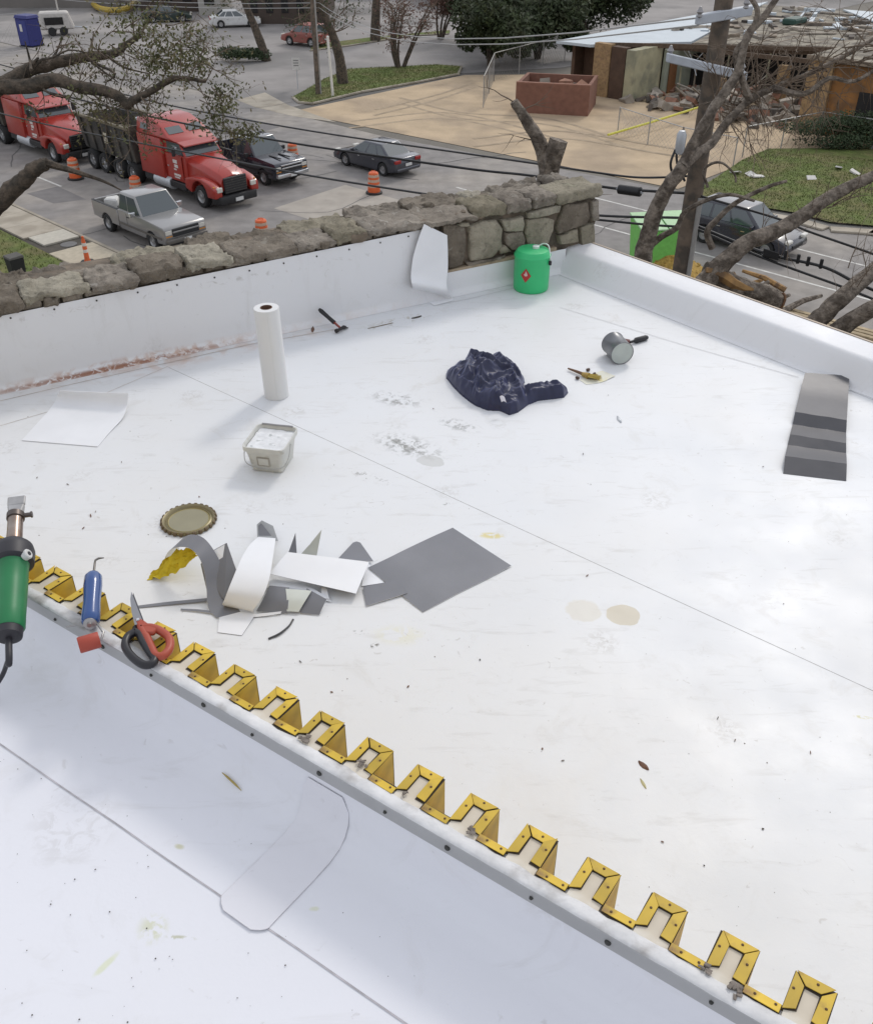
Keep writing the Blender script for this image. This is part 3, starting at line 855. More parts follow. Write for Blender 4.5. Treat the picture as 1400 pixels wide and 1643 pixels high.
# far side: planted island with its kerb, lawn on the right
isl_pts = [P(x, y, 0) for x, y in ((468, 158), (478, 166), (502, 168), (580, 149), (660, 135), (737, 120), (742, 108), (700, 105), (560, 112), (545, 118), (520, 128), (490, 146))]
sheet_struct("grass_island", isl_pts, .10, M_LAWN)
kerb("island_kerb", isl_pts[0:7], .18, .13, M_CONC)
isl2 = [P(x, y, 0) for x, y in ((498, 82), (560, 74), (660, 58), (720, 55), (722, 49), (600, 60), (500, 73))]
sheet_struct("grass_strip", isl2, .08, M_LAWN)
kerb("strip_kerb", [isl2[0], isl2[1], isl2[2], isl2[3]], .18, .10, M_CURB)
lawnR = [P(1108, 312, 0), P(1150, 285, 0), P(1190, 258, 0), P(1232, 240, 0), RP(-20, 56.5), RP(20, 57), RP(20, 43.4), P(1400, 364, 0), P(1330, 358, 0), P(1275, 343, 0), P(1215, 333, 0), P(1140, 322, 0)]
sheet_struct("lawn_far", lawnR, .07, M_LAWN)
kerb("lawn_kerb", [RP(20, 42.0), P(1400, 371, 0), P(1330, 366, 0), P(1275, 351, 0), P(1215, 341, 0), P(1130, 326, 0)], .6, .10, M_CONC)
# grass blades (uncountable) on the lawns
def blades(name, pts, z, n, h, m, seed, label):
    r = random.Random(seed); mb = MB()
    xs = [p.x for p in pts]; ys = [p.y for p in pts]
    def inside(x, y):
        c = False; j = len(pts) - 1
        for i in range(len(pts)):
            a, b = pts[i], pts[j]
            if (a.y > y) != (b.y > y) and x < (b.x - a.x) * (y - a.y) / (b.y - a.y) + a.x: c = not c
            j = i
        return c
    k = 0
    while k < n:
        x = r.uniform(min(xs), max(xs)); y = r.uniform(min(ys), max(ys))
        if not inside(x, y): continue
        k += 1
        a = r.uniform(0, 2 * pi); w = .022; hh = h * r.uniform(.5, 1.4)
        d = V((cos(a) * w, sin(a) * w, 0)); t = V((r.uniform(-.06, .06), r.uniform(-.06, .06), hh))
        p = V((x, y, z))
        mb.add([p - d, p + d, p + t], [(0, 1, 2)])
    return mb.build(name, m, kind="stuff", label=label, cat="grass", fix=False)
M_BLADE = mat("grass_blade", (.115, .14, .036), .8, var=.35, vs=1.5)
blades("grass", [RP(-60, 9), RP(-33.4, 9), RP(-33.6, 16), RP(-60, 16)], .06, 9000, .09, M_BLADE, 1, "short green grass on the lawn beside the pavement")
blades("grass", isl_pts, .10, 6000, .09, M_BLADE, 2, "short grass on the kerbed island around the pole")
blades("grass", [p for p in lawnR[:4]] + [RP(-12, 56), RP(-8, 44)] + lawnR[7:], .07, 14000, .07, M_BLADE, 3, "short grass on the lawn beside the ruined house")

# ------------------------------------------------------------------ small street things
M_ORANGE = mat("orange_plastic", (.62, .11, .025), .5, var=.12, vs=6)
M_REFL = mat("worn_white_band", (.50, .36, .27), .5, var=.15)
M_RUB = mat("black_rubber", (.02, .02, .02), .7, var=.2)
def barrel(loc, label):
    b = thing("traffic_barrel", label, "barrel", loc, 0, "orange barrels closing off the road lanes")
    mb = MB(); mb.lathe([(.36, 0), (.40, .02), (.40, .08), (.30, .10)], n=16); mb.build("rubber_base", M_RUB, b, world=False, smooth=30)
    mb = MB(); mb.lathe([(.30, .08), (.295, .30), (.285, .31), (.28, .52), (.27, .53), (.262, .74), (.25, .75), (.24, .95), (.20, 1.0), (.10, 1.01), (.0, 1.01)], n=16); mb.build("drum", M_ORANGE, b, world=False, smooth=30)
    for z0, r0, r1 in ((.34, .287, .283), (.57, .272, .268), (.79, .252, .249)):
        mb = MB(); mb.lathe([(r0 + .002, z0), (r1 + .002, z0 + .12), (r1 - .01, z0 + .12), (r0 - .01, z0)], n=16, closed=True); mb.build("band", M_REFL, b, world=False, smooth=30)
    mb = MB(); mb.tube([(-.10, 0, 1.0), (-.09, 0, 1.06), (.09, 0, 1.06), (.10, 0, 1.0)], .02, 6); mb.build("handle", M_ORANGE, b, world=False)
    return b
b0 = barrel(P(122, 287, 0), "orange traffic barrel beside the hood of the rear red truck")
for (x, y), lab in (((221, 318), "orange traffic barrel between the silver pickup and the red truck's wheels"), ((600, 310), "orange traffic barrel standing next to the dark sedan's rear wheel"),
                    ((471, 262), "orange traffic barrel in front of the black pickup's bonnet, across the lane"), ((422, 390), "orange traffic barrel ahead of the red truck, partly hidden by the stone parapet")):
    c = copy_tree(b0); c.location = P(x, y, 0); relabel(c, lab)
dl = thing("lane_delineator", "slim orange and white delineator post on the pavement edge", "traffic cone", P(141, 421, .116))
mb = MB(); mb.prism([(.28 * cos(a), .28 * sin(a), 0) for a in [pi / 8 + k * pi / 4 for k in range(8)]], (0, 0, .07)); mb.build("rubber_base", M_RUB, dl, world=False, bevel=.01)
mb = MB(); mb.lathe([(.13, .07), (.10, .15), (.075, .9), (.05, .95), (.05, 1.04), (.02, 1.06), (0, 1.06)], n=14); mb.build("post", M_ORANGE, dl, world=False, smooth=30)
for z0 in (.42, .68):
    mb = MB(); rr = .10 - (z0 - .15) * .0333; mb.lathe([(rr + .002, z0), (rr - .002, z0 + .12), (rr - .02, z0 + .12), (rr - .02, z0)], n=14, closed=True); mb.build("band", mat("white_band", (.7, .66, .6), .4), dl, world=False)
bn = thing("black_bin", "small black open bin on the lawn behind the parapet", "bin", P(32, 452, .06), ROADROT)
mb = MB(); mb.hexa([(-.22, -.22, 0), (.22, -.22, 0), (.22, .22, 0), (-.22, .22, 0)], [(-.27, -.27, .95), (.27, -.27, .95), (.27, .27, .95), (-.27, .27, .95)]); mb.build("body", M_RUB, bn, world=False, bevel=.02)
mb = MB(); mb.hexa([(-.29, -.29, .95), (.29, -.29, .95), (.29, .29, .95), (-.29, .29, .95)], [(-.27, -.27, 1.03), (.27, -.27, 1.03), (.25, .27, 1.05), (-.25, .27, 1.05)]); mb.build("lid", mat("dusty_black_lid", (.09, .085, .075), .8), bn, world=False, bevel=.015)

# tall light pole, sign, white post on the island
M_POLE = mat("weathered_pole_wood", (.15, .115, .085), .9, var=.25, vs=3, bump=.01, bs=20, c2=(.09, .075, .06), c2s=5)
M_GALV = mat("galvanised_metal", (.50, .52, .54), .45, metal=.4, var=.1)
lp = thing("street_pole", "tall slim wooden pole with conduit on the grass island", "pole", P(511, 150, .1))
mb = MB(); mb.tube([(0, 0, -.1), (0, 0, 6), (-.02, 0, 12.5)], [.20, .17, .13], 10); mb.build("shaft", M_POLE, lp, world=False, smooth=40)
mb = MB(); mb.tube([(.17, -.10, 0), (.16, -.10, 6), (.12, -.08, 12)], .06, 6); mb.build("conduit", mat("grey_conduit", (.32, .31, .29), .6), lp, world=False)
mb = MB(); mb.box((0, 0, 11.6), (2.2, .12, .14), Matrix.Rotation(.4, 3, 'Z')); mb.build("cross_arm", M_POLE, lp, world=False)
wp = thing("white_post", "plain white post leaning beside the wooden pole", "post", P(534, 154, .1))
mb = MB(); mb.tube([(0, 0, -.1), (-.12, 0, 3.6)], [.09, .085], 8); mb.build("shaft", mat("white_paint", (.68, .66, .60), .6, var=.08), wp, world=False, smooth=40)
mb = MB(); mb.lathe([(.095, 0), (.095, .03), (.05, .07), (0, .075)], (-.12, 0, 3.6), 8); mb.build("cap", MATS["white_paint"], wp, world=False)
sg = thing("road_sign", "small white square sign on a thin post by the driveway", "sign", P(478, 142, 0), -.1)
mb = MB(); mb.cyl((0, 0, 0), (0, 0, 1.9), .03, None, 6); mb.build("post", M_GALV, sg, world=False)
mb = MB(); mb.box((0, -.03, 1.6), (.55, .02, .75)); pl = mb.build("plate", mat("sign_white", (.62, .60, .56), .5), sg, world=False)
mb = MB()
for z in (1.82, 1.66, 1.5): mb.box((0, -.044, z), (.36, .006, .07))
mb.build("lettering", mat("sign_grey_print", (.25, .24, .23), .6), pl, world=False)

# ------------------------------------------------------------------ ruined house
M_BRICK = mat("tan_brick", (.33, .215, .105), .9, var=.25, vs=3, c2=(.22, .14, .075), c2s=6, c2t=(.45, .62), bump=.01, bs=14)
M_BRICKR = mat("red_brown_brick", (.20, .095, .065), .9, var=.18, vs=3, bump=.01, bs=14)
M_BROWN = mat("brown_board_wall", (.085, .05, .032), .9, var=.25, vs=2)
M_ORNG = mat("rust_board_wall", (.27, .125, .038), .9, var=.25, vs=1.2, c2=(.17, .09, .04), c2s=1.5)
M_CREAMW = mat("faded_cream_wall", (.40, .37, .24), .9, var=.16, vs=1.5, c2=(.27, .26, .18), c2s=1)
M_GREENW = mat("faded_green_wall", (.30, .32, .25), .9, var=.15, vs=1.5)
M_ROOFB = mat("pale_blue_roof_sheet", (.47, .52, .55), .6, var=.07, vs=1.0)
M_ROOFT = mat("torn_roof_felt", (.28, .25, .195), .95, var=.35, vs=1.6, c2=(.14, .12, .095), c2s=.9, bump=.03, bs=3)
M_DKIN = mat("dark_interior", (.022, .02, .019), .95, var=.3)
M_TIMB = mat("grey_timber", (.23, .185, .14), .9, var=.3, vs=4)
hs_ = thing("ruined_house", "half-demolished single storey house with pale flat roof and torn front", "building", RP(-34, 64), ROADROT)
def rbox(name, t0, t1, n0, n1, z0, z1, m, parent=hs_, bevel=0., **k):
    mb = MB(); mb.hexa([RP(t0, n0, z0), RP(t1, n0, z0), RP(t1, n1, z0), RP(t0, n1, z0)], [RP(t0, n0, z1), RP(t1, n0, z1), RP(t1, n1, z1), RP(t0, n1, z1)])
    return mb.build(name, m, parent, bevel=bevel, **k)
rbox("side_wall", -42.6, -42.35, 57.6, 84, 0, 2.85, M_BROWN)
rbox("back_wall", -42.3, -18, 84.1, 84.35, 0, 2.9, M_CREAMW)
rbox("recess_wall", -42.3, -40.45, 58.6, 58.85, 0, 2.8, M_BROWN)
mb = MB(); mb.hexa([RP(-43.2, 56.5, 2.95), RP(-40.6, 56.8, 2.95), RP(-36.4, 62.5, 2.95), RP(-43.2, 86, 2.95)], [RP(-43.2, 56.5, 3.12), RP(-40.6, 56.8, 3.12), RP(-36.4, 62.5, 3.12), RP(-43.2, 86, 3.12)])
mb.build("roof_sheet", M_ROOFB, hs_)
mb = MB(); mb.hexa([RP(-43.1, 84.5, 2.90), RP(-36.3, 62.7, 2.90), RP(-16, 76, 2.90), RP(-16, 86, 2.90)], [RP(-43.1, 84.5, 3.05), RP(-36.3, 62.7, 3.05), RP(-16, 76, 3.05), RP(-16, 86, 3.05)])
rt = mb.build("torn_roof", M_ROOFT, hs_)
mb = MB(); mb.hexa([RP(-36.0, 84.9, 3.10), RP(-30, 78.5, 3.10), RP(-16, 80, 3.10), RP(-16, 86.6, 3.10)], [RP(-36.0, 84.9, 3.2), RP(-30, 78.5, 3.2), RP(-16, 80, 3.2), RP(-16, 86.6, 3.2)]); mb.build("roof_sheet", M_ROOFB, hs_)
for (t0, t1, n0, n1, z1, m) in ((-40.35, -39.05, 57.0, 57.5, 3.25, M_BRICK), (-39.0, -37.9, 57.05, 57.6, 3.15, M_BROWN), (-37.85, -37.2, 57.1, 60.4, 3.05, M_CREAMW)):
    rbox("pier", t0, t1, n0, n1, 0, z1, m)
rbox("inner_wall", -37.15, -36.95, 60.5, 67.8, 0, 2.8, M_GREENW)
rbox("inner_wall", -36.9, -29.0, 67.9, 68.1, 0, 2.75, M_DKIN)
dr = rbox("door", -36.9, -36.85, 61.0, 61.9, 0, 2.05, mat("brown_door", (.20, .09, .035), .7))
rbox("doorway", -36.92, -36.86, 63.9, 66.6, 0, 2.15, M_DKIN)
rbox("window_opening", -42.64, -42.61, 62, 64, .9, 2.2, M_DKIN)
for k in range(11):                               # bare joists over the torn room
    t0 = -36.2 + k * 1.0
    j = MB(); a = RP(t0, 62.4 + k * .72, 2.86 + .03 * sin(k * 2.3)); b = RP(t0 + .3 * sin(k), 70.5 + k * .5, 2.86 + .04 * cos(k * 1.7)); d = (b - a).normalized(); n = V((-d.y, d.x, 0)) * .06
    j.prism([a - n, b - n, b + n, a + n], (0, 0, .2)); j.build("joist", M_TIMB, hs_)
for k, (ta, na, tb, nb, z) in enumerate(((-40.2, 57.6, -20, 72.4, 2.95), (-37.1, 60.8, -24, 69.2, 2.72), (-37, 62.2, -26, 63.6, 2.6))):
    j = MB(); a = RP(ta, na, z); b = RP(tb, nb, z); d = (b - a).normalized(); n = V((-d.y, d.x, 0)) * .09
    j.prism([a - n, b - n, b + n, a + n], (0, 0, .26)); j.build("beam", mat("dark_beam", (.11, .075, .05), .9, var=.3), hs_)
rbox("fallen_panel", -36.0, -34.9, 74.4, 76.4, 3.06, 3.5, mat("green_tarp", (.02, .06, .045), .6), bevel=.1)
# right wing of the ruin
rw_ = thing("ruined_wing", "rust-brown wing wall of the ruin behind the green hedge", "building", RP(-21, 58), ROADROT)
rbox("front_wall", -25.1, -16.0, 57.5, 57.85, 0, 3.75, M_ORNG, rw_)
rbox("brick_corner", -25.55, -24.1, 57.25, 58.4, 0, 3.85, M_BRICK, rw_)
rbox("side_wall", -25.45, -25.15, 58.5, 66, 0, 3.6, M_BRICK, rw_)
rbox("flat_roof", -25.6, -15.6, 57.2, 67, 3.9, 4.08, M_ROOFT, rw_)
rbox("roof_edge", -25.7, -15.5, 57.05, 57.19, 3.86, 4.1, M_TIMB, rw_)
for t0 in (-22.4, -19.2): rbox("window_opening", t0, t0 + 1.4, 57.47, 57.49, 1.1, 2.5, M_DKIN, rw_)
# brick enclosure with rubble in it
en = thing("brick_enclosure", "low red-brown brick enclosure open at the top", "wall", RP(-38.6, 51.6), ROADROT)
mb = MB(); A_, B_, C_, D_ = RP(-40.6, 49.3), RP(-36.6, 51.6), RP(-38.4, 54.9), RP(-42.4, 52.6)
def seg(name, a, b, th, h, m, parent):
    d = (b - a).normalized(); n = V((-d.y, d.x, 0)) * th
    mb = MB(); mb.prism([a, b, b + n, a + n], (0, 0, h)); return mb.build(name, m, parent)
front = seg("front_wall", A_, B_, .2, 1.75, M_BRICKR, en); seg("side_wall", B_ + V((0, 0, .001)), C_, .2, 1.74, M_BRICKR, en); seg("back_wall", C_, D_, .2, 1.72, M_BRICKR, en); seg("side_wall", D_, A_, .2, 1.73, M_BRICKR, en)
seg("coping", A_ + V((0, 0, 1.752)), B_ + V((0, 0, 1.752)), .24, .06, mat("brick_coping", (.26, .13, .09), .9), en)
rr = random.Random(8)
M_RUB1 = mat("pale_rubble", (.33, .29, .24), .95, var=.3, vs=2, rnd=.35)
M_RUB2 = mat("dark_rubble", (.10, .085, .072), .95, var=.3, vs=2, rnd=.4)
M_RUB3 = mat("brick_rubble", (.23, .12, .08), .95, var=.3, vs=2, rnd=.3)
def chunk(name, c, d, m, label, cat, group):
    mb = MB(); R = Matrix.Rotation(rr.uniform(0, pi), 3, 'Z') @ Matrix.Rotation(rr.uniform(-.5, .5), 3, 'X') @ Matrix.Rotation(rr.uniform(-.5, .5), 3, 'Y')
    mb.box(c, d, R)
    for v in mb.v: v += V((rr.uniform(-1, 1) * d[0], rr.uniform(-1, 1) * d[1], rr.uniform(-1, 1) * d[2])) * .12
    return mb.build(name, m, label=label, cat=cat, group=group)
for k in range(9):
    chunk("rubble_block", RP(-39.5 + rr.uniform(-1.4, 1.4), 52.2 + rr.uniform(-1.2, 1.2), .75 + rr.uniform(0, .6)), (rr.uniform(.5, 1.2), rr.uniform(.4, .9), rr.uniform(.3, .8)), (M_RUB1, M_RUB2, M_RUB3)[k % 3], ("pale", "dark", "brick-red")[k % 3] + " broken block of rubble heaped inside the brick enclosure", "rubble", "rubble in the enclosure")
for k in range(180):
    u = rr.random()
    t_ = -33.5 + rr.gauss(0, 2.2); n_ = 60 + rr.gauss(0, 2.4)
    if k > 70: t_ = rr.uniform(-37, -26); n_ = rr.uniform(56.5, 66)
    if k > 120: t_ = rr.gauss(-28.5, 1.6); n_ = rr.gauss(59, 1.5)
    h = max(0, 1.1 * math.exp(-((t_ + 30.5) ** 2 + (n_ - 61) ** 2) / 9)) * rr.uniform(.3, 1)
    chunk("rubble_block", RP(t_, n_, .12 + h), (rr.uniform(.25, 1.1), rr.uniform(.2, .7), rr.uniform(.12, .5)), (M_RUB1, M_RUB2, M_RUB3, M_RUB1)[k % 4], ("pale grey", "dark charred", "brick-red", "pale grey")[k % 4] + " piece of rubble strewn in front of the ruined house", "rubble", "rubble before the ruined house")
for k in range(26):
    a = RP(-31 + rr.uniform(-4, 4), 61 + rr.uniform(-4, 4), .2 + rr.uniform(0, .6)); b = a + V((rr.uniform(-2, 2), rr.uniform(-2, 2), rr.uniform(-.1, 1.3)))
    mb = MB(); mb.tube([a, b], rr.uniform(.04, .09), 4); mb.build("broken_timber", M_TIMB if k % 2 else M_RUB1, label="splintered timber sticking out of the rubble pile", cat="timber", group="timbers in the rubble")
# yellow tape-like barrier pipe, fence, clutter
yb = MB(); yb.tube([P(975, 216, .35), P(1040, 197, .5), P(1120, 172, .55), P(1205, 146, .5)], .065, 6); yb.build("yellow_barrier", mat("yellow_barrier_paint", (.62, .58, .08), .6), label="long yellow barrier rail lying in front of the ruin", cat="barrier")
def fence(name, pts, h, label, top=True, step=3.):
    f = thing(name, label, "fence", pts[0])
    for a, b in zip(pts, pts[1:]):
        L = (b - a).length; k = max(1, int(L / step))
        for i in range(k + 1):
            p = a.lerp(b, i / k); mb = MB(); mb.cyl(p, p + V((0, 0, h)), .035, None, 6); mb.build("post", MATS["fence_steel"], f)
        if top:
            mb = MB(); mb.tube([a + V((0, 0, h - .03)), b + V((0, 0, h - .03))], .028, 5); mb.build("top_rail", MATS["fence_steel"], f)
        mb = MB(); d = (b - a); nW = int(L / .34)
        for i in range(nW):
            for sgn in (1, -1):
                p0 = a + d * (i / nW); p1 = a + d * (min(nW, max(0, i + sgn * 5)) / nW)
                if (p1 - p0).length < .2: continue
                mb.tube([p0 + V((0, 0, .05)), p1 + V((0, 0, h - .05))], .0055, 3, cap=False)
        mb.build("wire_mesh", MATS["fence_wire"], f, kind="stuff")
    return f
mat("fence_steel", (.36, .355, .34), .5, metal=.4); mat("fence_wire", (.30, .29, .27), .6, metal=.3)
fence("chain_link_fence", [P(775, 172, 0), P(792, 130, 0), P(905, 97, 0)], 1.9, "chain link fence curving round the sandy lot beside the evergreen bushes")
fence("chain_link_fence", [P(990, 215, 0), P(1090, 250, 0), P(1175, 268, 0)], 1.5, "sagging chain link fence between the sandy lot and the ruin", step=2.2)
fence("chain_link_fence", [P(1190, 252, 0), P(1310, 226, 0), RP(-8, 56.5)], 1.6, "chain link fence along the lawn in front of the rust-brown wall")
fence("chain_link_fence", [P(0, 68, 0), P(36, 66, 0)], 2.2, "chain link fence beside the blue toilet cabin")
for (x, y), lab in (((1180, 276), "pale litter"), ((1215, 282), ""), ((1205, 280), ""), ((1345, 268), ""), ((1372, 276), ""), ((1300, 285), "")):
    chunk("litter", P(x, y, .13), (.55, .3, .06), mat("litter_white", (.6, .58, .54), .7), "pale scrap of litter lying on the lawn beside the ruin", "litter", "litter on the far lawn")
# far background
M_FARW = mat("far_wall_grey", (.17, .155, .14), .9, var=.2, vs=.3); M_FARB = mat("far_wall_brown", (.075, .056, .045), .9, var=.2, vs=.3); M_FARL = mat("far_wall_pale", (.42, .40, .36), .9, var=.12, vs=.3)
def far_building(px0, px1, py, h, depth, m, label, wins=4, roofm=None):
    a = P(px0, py, 0); b = P(px1, py, 0); d = (b - a).normalized(); n = V((-d.y, d.x, 0)) * depth; L = (b - a).length
    f = thing("far_building", label, "building", a.lerp(b, .5))
    mb = MB(); mb.prism([a, b, b + n, a + n], (0, 0, h)); mb.build("wall", m, f)
    o = n.normalized() * .4; e = d * .4
    mb = MB(); mb.prism([a - o - e + V((0, 0, h)), b - o + e + V((0, 0, h)), b + n + o + e + V((0, 0, h)), a + n + o - e + V((0, 0, h))], (0, 0, .35)); mb.build("roof", roofm or M_FARB, f)
    for i in range(wins):
        c = a + d * (L * (i + .5) / wins) - n.normalized() * .02
        mb = MB(); mb.box(c + V((0, 0, 1.6)), (L / wins * .45, .06, 1.3), Matrix.Rotation(atan2(d.y, d.x), 3, 'Z')); mb.build("window", M_DKIN, f)
    return f
far_building(-60, 190, 12, 5, 10, M_FARW, "low dark grey building behind the fence and toilet cabin", 6)
far_building(225, 318, 18, 5, 10, M_FARB, "dark brown far building beside the white wall block", 3)
far_building(320, 356, 24, 5, 6, M_FARL, "white plastered wall block at the end of the parking lot", 1, M_FARL)
far_building(398, 520, 38, 6, 12, M_FARB, "dark brown building behind the parking trees", 5)  # same dark brown walls as the other far block
far_building(560, 700, -8, 5, 12, M_FARW, "grey far building beyond the grass strip", 5)
far_building(690, 745, 8, 3.5, 8, mat("far_red_brick", (.18, .085, .06), .9, var=.2), "small red brick building beside the evergreen bushes", 2)
far_building(1010, 1420, -14, 5, 12, M_FARW, "long far building behind the ruined house", 8)
tc_ = thing("toilet_cabin", "blue plastic portable toilet cabin with white sticker", "toilet cabin", P(52, 73, 0), -.5)
M_BLUE = mat("blue_plastic", (.025, .03, .16), .5, var=.1)
mb = MB(); mb.box((0, 0, 1.1), (1.5, 1.3, 2.1)); mb.build("cabin", M_BLUE, tc_, world=False, bevel=.06)
mb = MB(); mb.hexa([(-.8, -.7, 2.15), (.8, -.7, 2.15), (.8, .7, 2.15), (-.8, .7, 2.15)], [(-.7, -.6, 2.4), (.7, -.6, 2.4), (.7, .6, 2.4), (-.7, .6, 2.4)]); mb.build("roof", M_BLUE, tc_, world=False, bevel=.03)
mb = MB(); mb.box((0, -.66, 1.05), (1.0, .04, 1.85)); dd_ = mb.build("door", mat("blue_door", (.03, .04, .2), .45), tc_, world=False, bevel=.01)
mb = MB(); mb.box((-.12, -.69, 1.45), (.28, .02, .55)); mb.build("sticker", MATS["sign_white"], dd_, world=False)
mb = MB(); mb.box((0, 0, .03), (1.6, 1.4, .06)); mb.build("skid", M_RUB, tc_, world=False)
# curved yellow pipe and white machine behind the branch
yp = MB(); yp.tube(crom([P(146, 2, .3), P(158, 12, .4), P(182, 16, .4), P(206, 12, .4), P(220, 0, .4)], 5), .28, 8); yp.build("yellow_pipe", mat("yellow_pipe_paint", (.42, .30, .05), .6), label="thick curved yellow pipe lying beyond the parking lot", cat="pipe", smooth=40)
cm = thing("compressor_trailer", "white site compressor trailer standing behind the oak branches", "trailer", P(95, 55, 0), .3)
M_CW = mat("dirty_white_paint", (.50, .47, .43), .6, var=.15)
mb = MB(); mb.hexa([(-1.5, -.8, .5), (1.5, -.8, .5), (1.5, .8, .5), (-1.5, .8, .5)], [(-1.4, -.7, 1.9), (1.1, -.7, 1.9), (1.1, .7, 1.9), (-1.4, .7, 1.9)]); mb.build("body", M_CW, cm, world=False, bevel=.12)
mb = MB(); mb.box((-.2, -.8, 1.2), (1.6, .04, .6)); mb.build("vent", M_DKIN, cm, world=False)
for sx in (-.5, .5):
    for sy in (-.85, .85):
        mb = MB(); mb.lathe([(.1, -.1), (.33, -.1), (.36, -.05), (.36, .05), (.33, .1), (.1, .1)], (sx, sy, .36), 14, (0, 1, 0)); mb.build("wheel", M_RUB, cm, world=False, smooth=30)
mb = MB(); mb.tube([(1.4, 0, .6), (2.6, 0, .5)], .06, 6); mb.cyl((2.5, 0, 0), (2.5, 0, .55), .04); mb.build("drawbar", M_GALV, cm, world=False)
mb = MB(); mb.cyl((.3, .2, 1.9), (.3, .2, 3.4), .07, None, 8); mb.build("exhaust_pipe", M_CW, cm, world=False)

# loose boards, torn felt and metal on the ruin's roof, and a hanging strip
for k in range(150):
    t_ = rr.uniform(-40, -18); n_ = rr.uniform(66, 84)
    if n_ < 63 + (t_ + 36.3) * .65 + 3: continue
    mb = MB(); mb.box(RP(t_, n_, 3.14), (rr.uniform(.4, 2.6), rr.uniform(.1, .6), rr.uniform(.06, .3)), Matrix.Rotation(rr.uniform(0, 3.1), 3, 'Z')); mb.build("roof_debris", (M_TIMB, M_RUB1, M_ROOFB, M_RUB2)[k % 4], rt)
for k in range(9):
    a = RP(-36.8 + rr.uniform(0, 2), 60.8 + rr.uniform(0, 5), 2.7); b = a + V((rr.uniform(-.8, .8), rr.uniform(-.8, .8), -rr.uniform(.6, 1.6)))
    mb = MB(); mb.tube([a, a.lerp(b, .5) + V((.1, .1, 0)), b], .035, 5); mb.build("hanging_conduit", M_GALV, hs_)

# road wear: tar-sealed cracks, repair patches, oil stains
M_TARC = mat("tar_crack", (.10, .095, .09), .7, var=.2); M_PATCHA = mat("repair_asphalt", (.165, .155, .15), .85, var=.15, vs=2); M_PATCHB = mat("dusty_concrete_patch", (.36, .325, .28), .9, var=.15, vs=1.2)
wr = random.Random(12); mb = MB()
for k in range(26):
    t_ = wr.uniform(-70, 5); n_ = wr.uniform(19, 38); p = RP(t_, n_); pts = [p]; d = RD * wr.choice((-1, 1)) * .8 + RN * wr.uniform(-.8, .8)
    for q in range(9):
        d = d + V((wr.uniform(-.5, .5), wr.uniform(-.5, .5), 0)); pts.append(pts[-1] + d.normalized() * .8)
    strip(mb, pts, .055, .005 + .0003 * k)
mb.build("road_cracks", M_TARC, kind="structure")
for k, (t0, t1, n0, n1, m) in enumerate(((-36, -29, 26.5, 31, M_PATCHB), (-46, -43.5, 19.6, 21, M_PATCHA), (-55, -48, 33, 36.4, M_PATCHA), (-34, -31, 21.5, 24, M_PATCHA), (-30, -27, 34, 37, M_PATCHB))):
    j = lambda: wr.uniform(-.3, .3)
    sheet_struct("road_patch", [RP(t0 + j(), n0 + j()), RP(t1 + j(), n0 + j()), RP(t1 + j(), n1 + j()), RP(t0 + j(), n1 + j())], .0025, m)

# broken stud framing, leftover piers and rubbish in the torn part of the ruin
for k in range(14):
    t_ = -36.4 + k * .78; n_ = 61.6 + k * .55 + rr.uniform(-.4, .4); hgt = rr.choice((2.75, 2.7, 1.6, 2.2, 2.8))
    mb = MB(); a = RP(t_, n_, 0); b = RP(t_ + rr.uniform(-.15, .15), n_ + rr.uniform(-.2, .2), hgt); mb.tube([a, b], .06, 4); mb.build("stud", M_TIMB if k % 3 else M_CREAMW, hs_)
for (t_, n_, h_, m) in ((-33.2, 60.6, 1.5, M_BRICK), (-30.2, 63.2, 2.3, M_BRICK), (-27.4, 61.0, 1.1, M_BRICKR), (-28.6, 65.2, 2.6, M_CREAMW)):
    rbox("pier", t_, t_ + rr.uniform(.6, 1.1), n_, n_ + .45, 0, h_, m)
for k in range(5):
    a = RP(-36 + k * 2.2, 63.2 + k * 1.1, 2.55); b = a + V((rr.uniform(.5, 2), rr.uniform(-1, 1), -rr.uniform(.8, 2.2))); mb = MB(); mb.tube([a, b], .08, 4); mb.build("fallen_rafter", M_TIMB, hs_)

# tyre tracks and damp stains on the sandy lot
M_TRACK = mat("tyre_track_soil", (.335, .262, .18), .95, var=.25, vs=2); mb = MB(); trz = .006
for (pts, off) in (([(560, 205), (700, 190), (800, 205), (900, 235)], 1.7), ([(640, 165), (740, 190), (880, 200), (1000, 235)], 1.7), ([(600, 185), (700, 160), (760, 140)], 1.6), ([(760, 235), (900, 222), (1050, 245), (1150, 262)], 1.8)):
    c_ = crom([P(x, y, 0) for x, y in pts], 8)
    for sgn in (0, 1):
        trz += .0012; strip(mb, [p + V((0, off * sgn, 0)) for p in c_], .28, trz)
mb.build("tyre_tracks", M_TRACK, kind="structure")
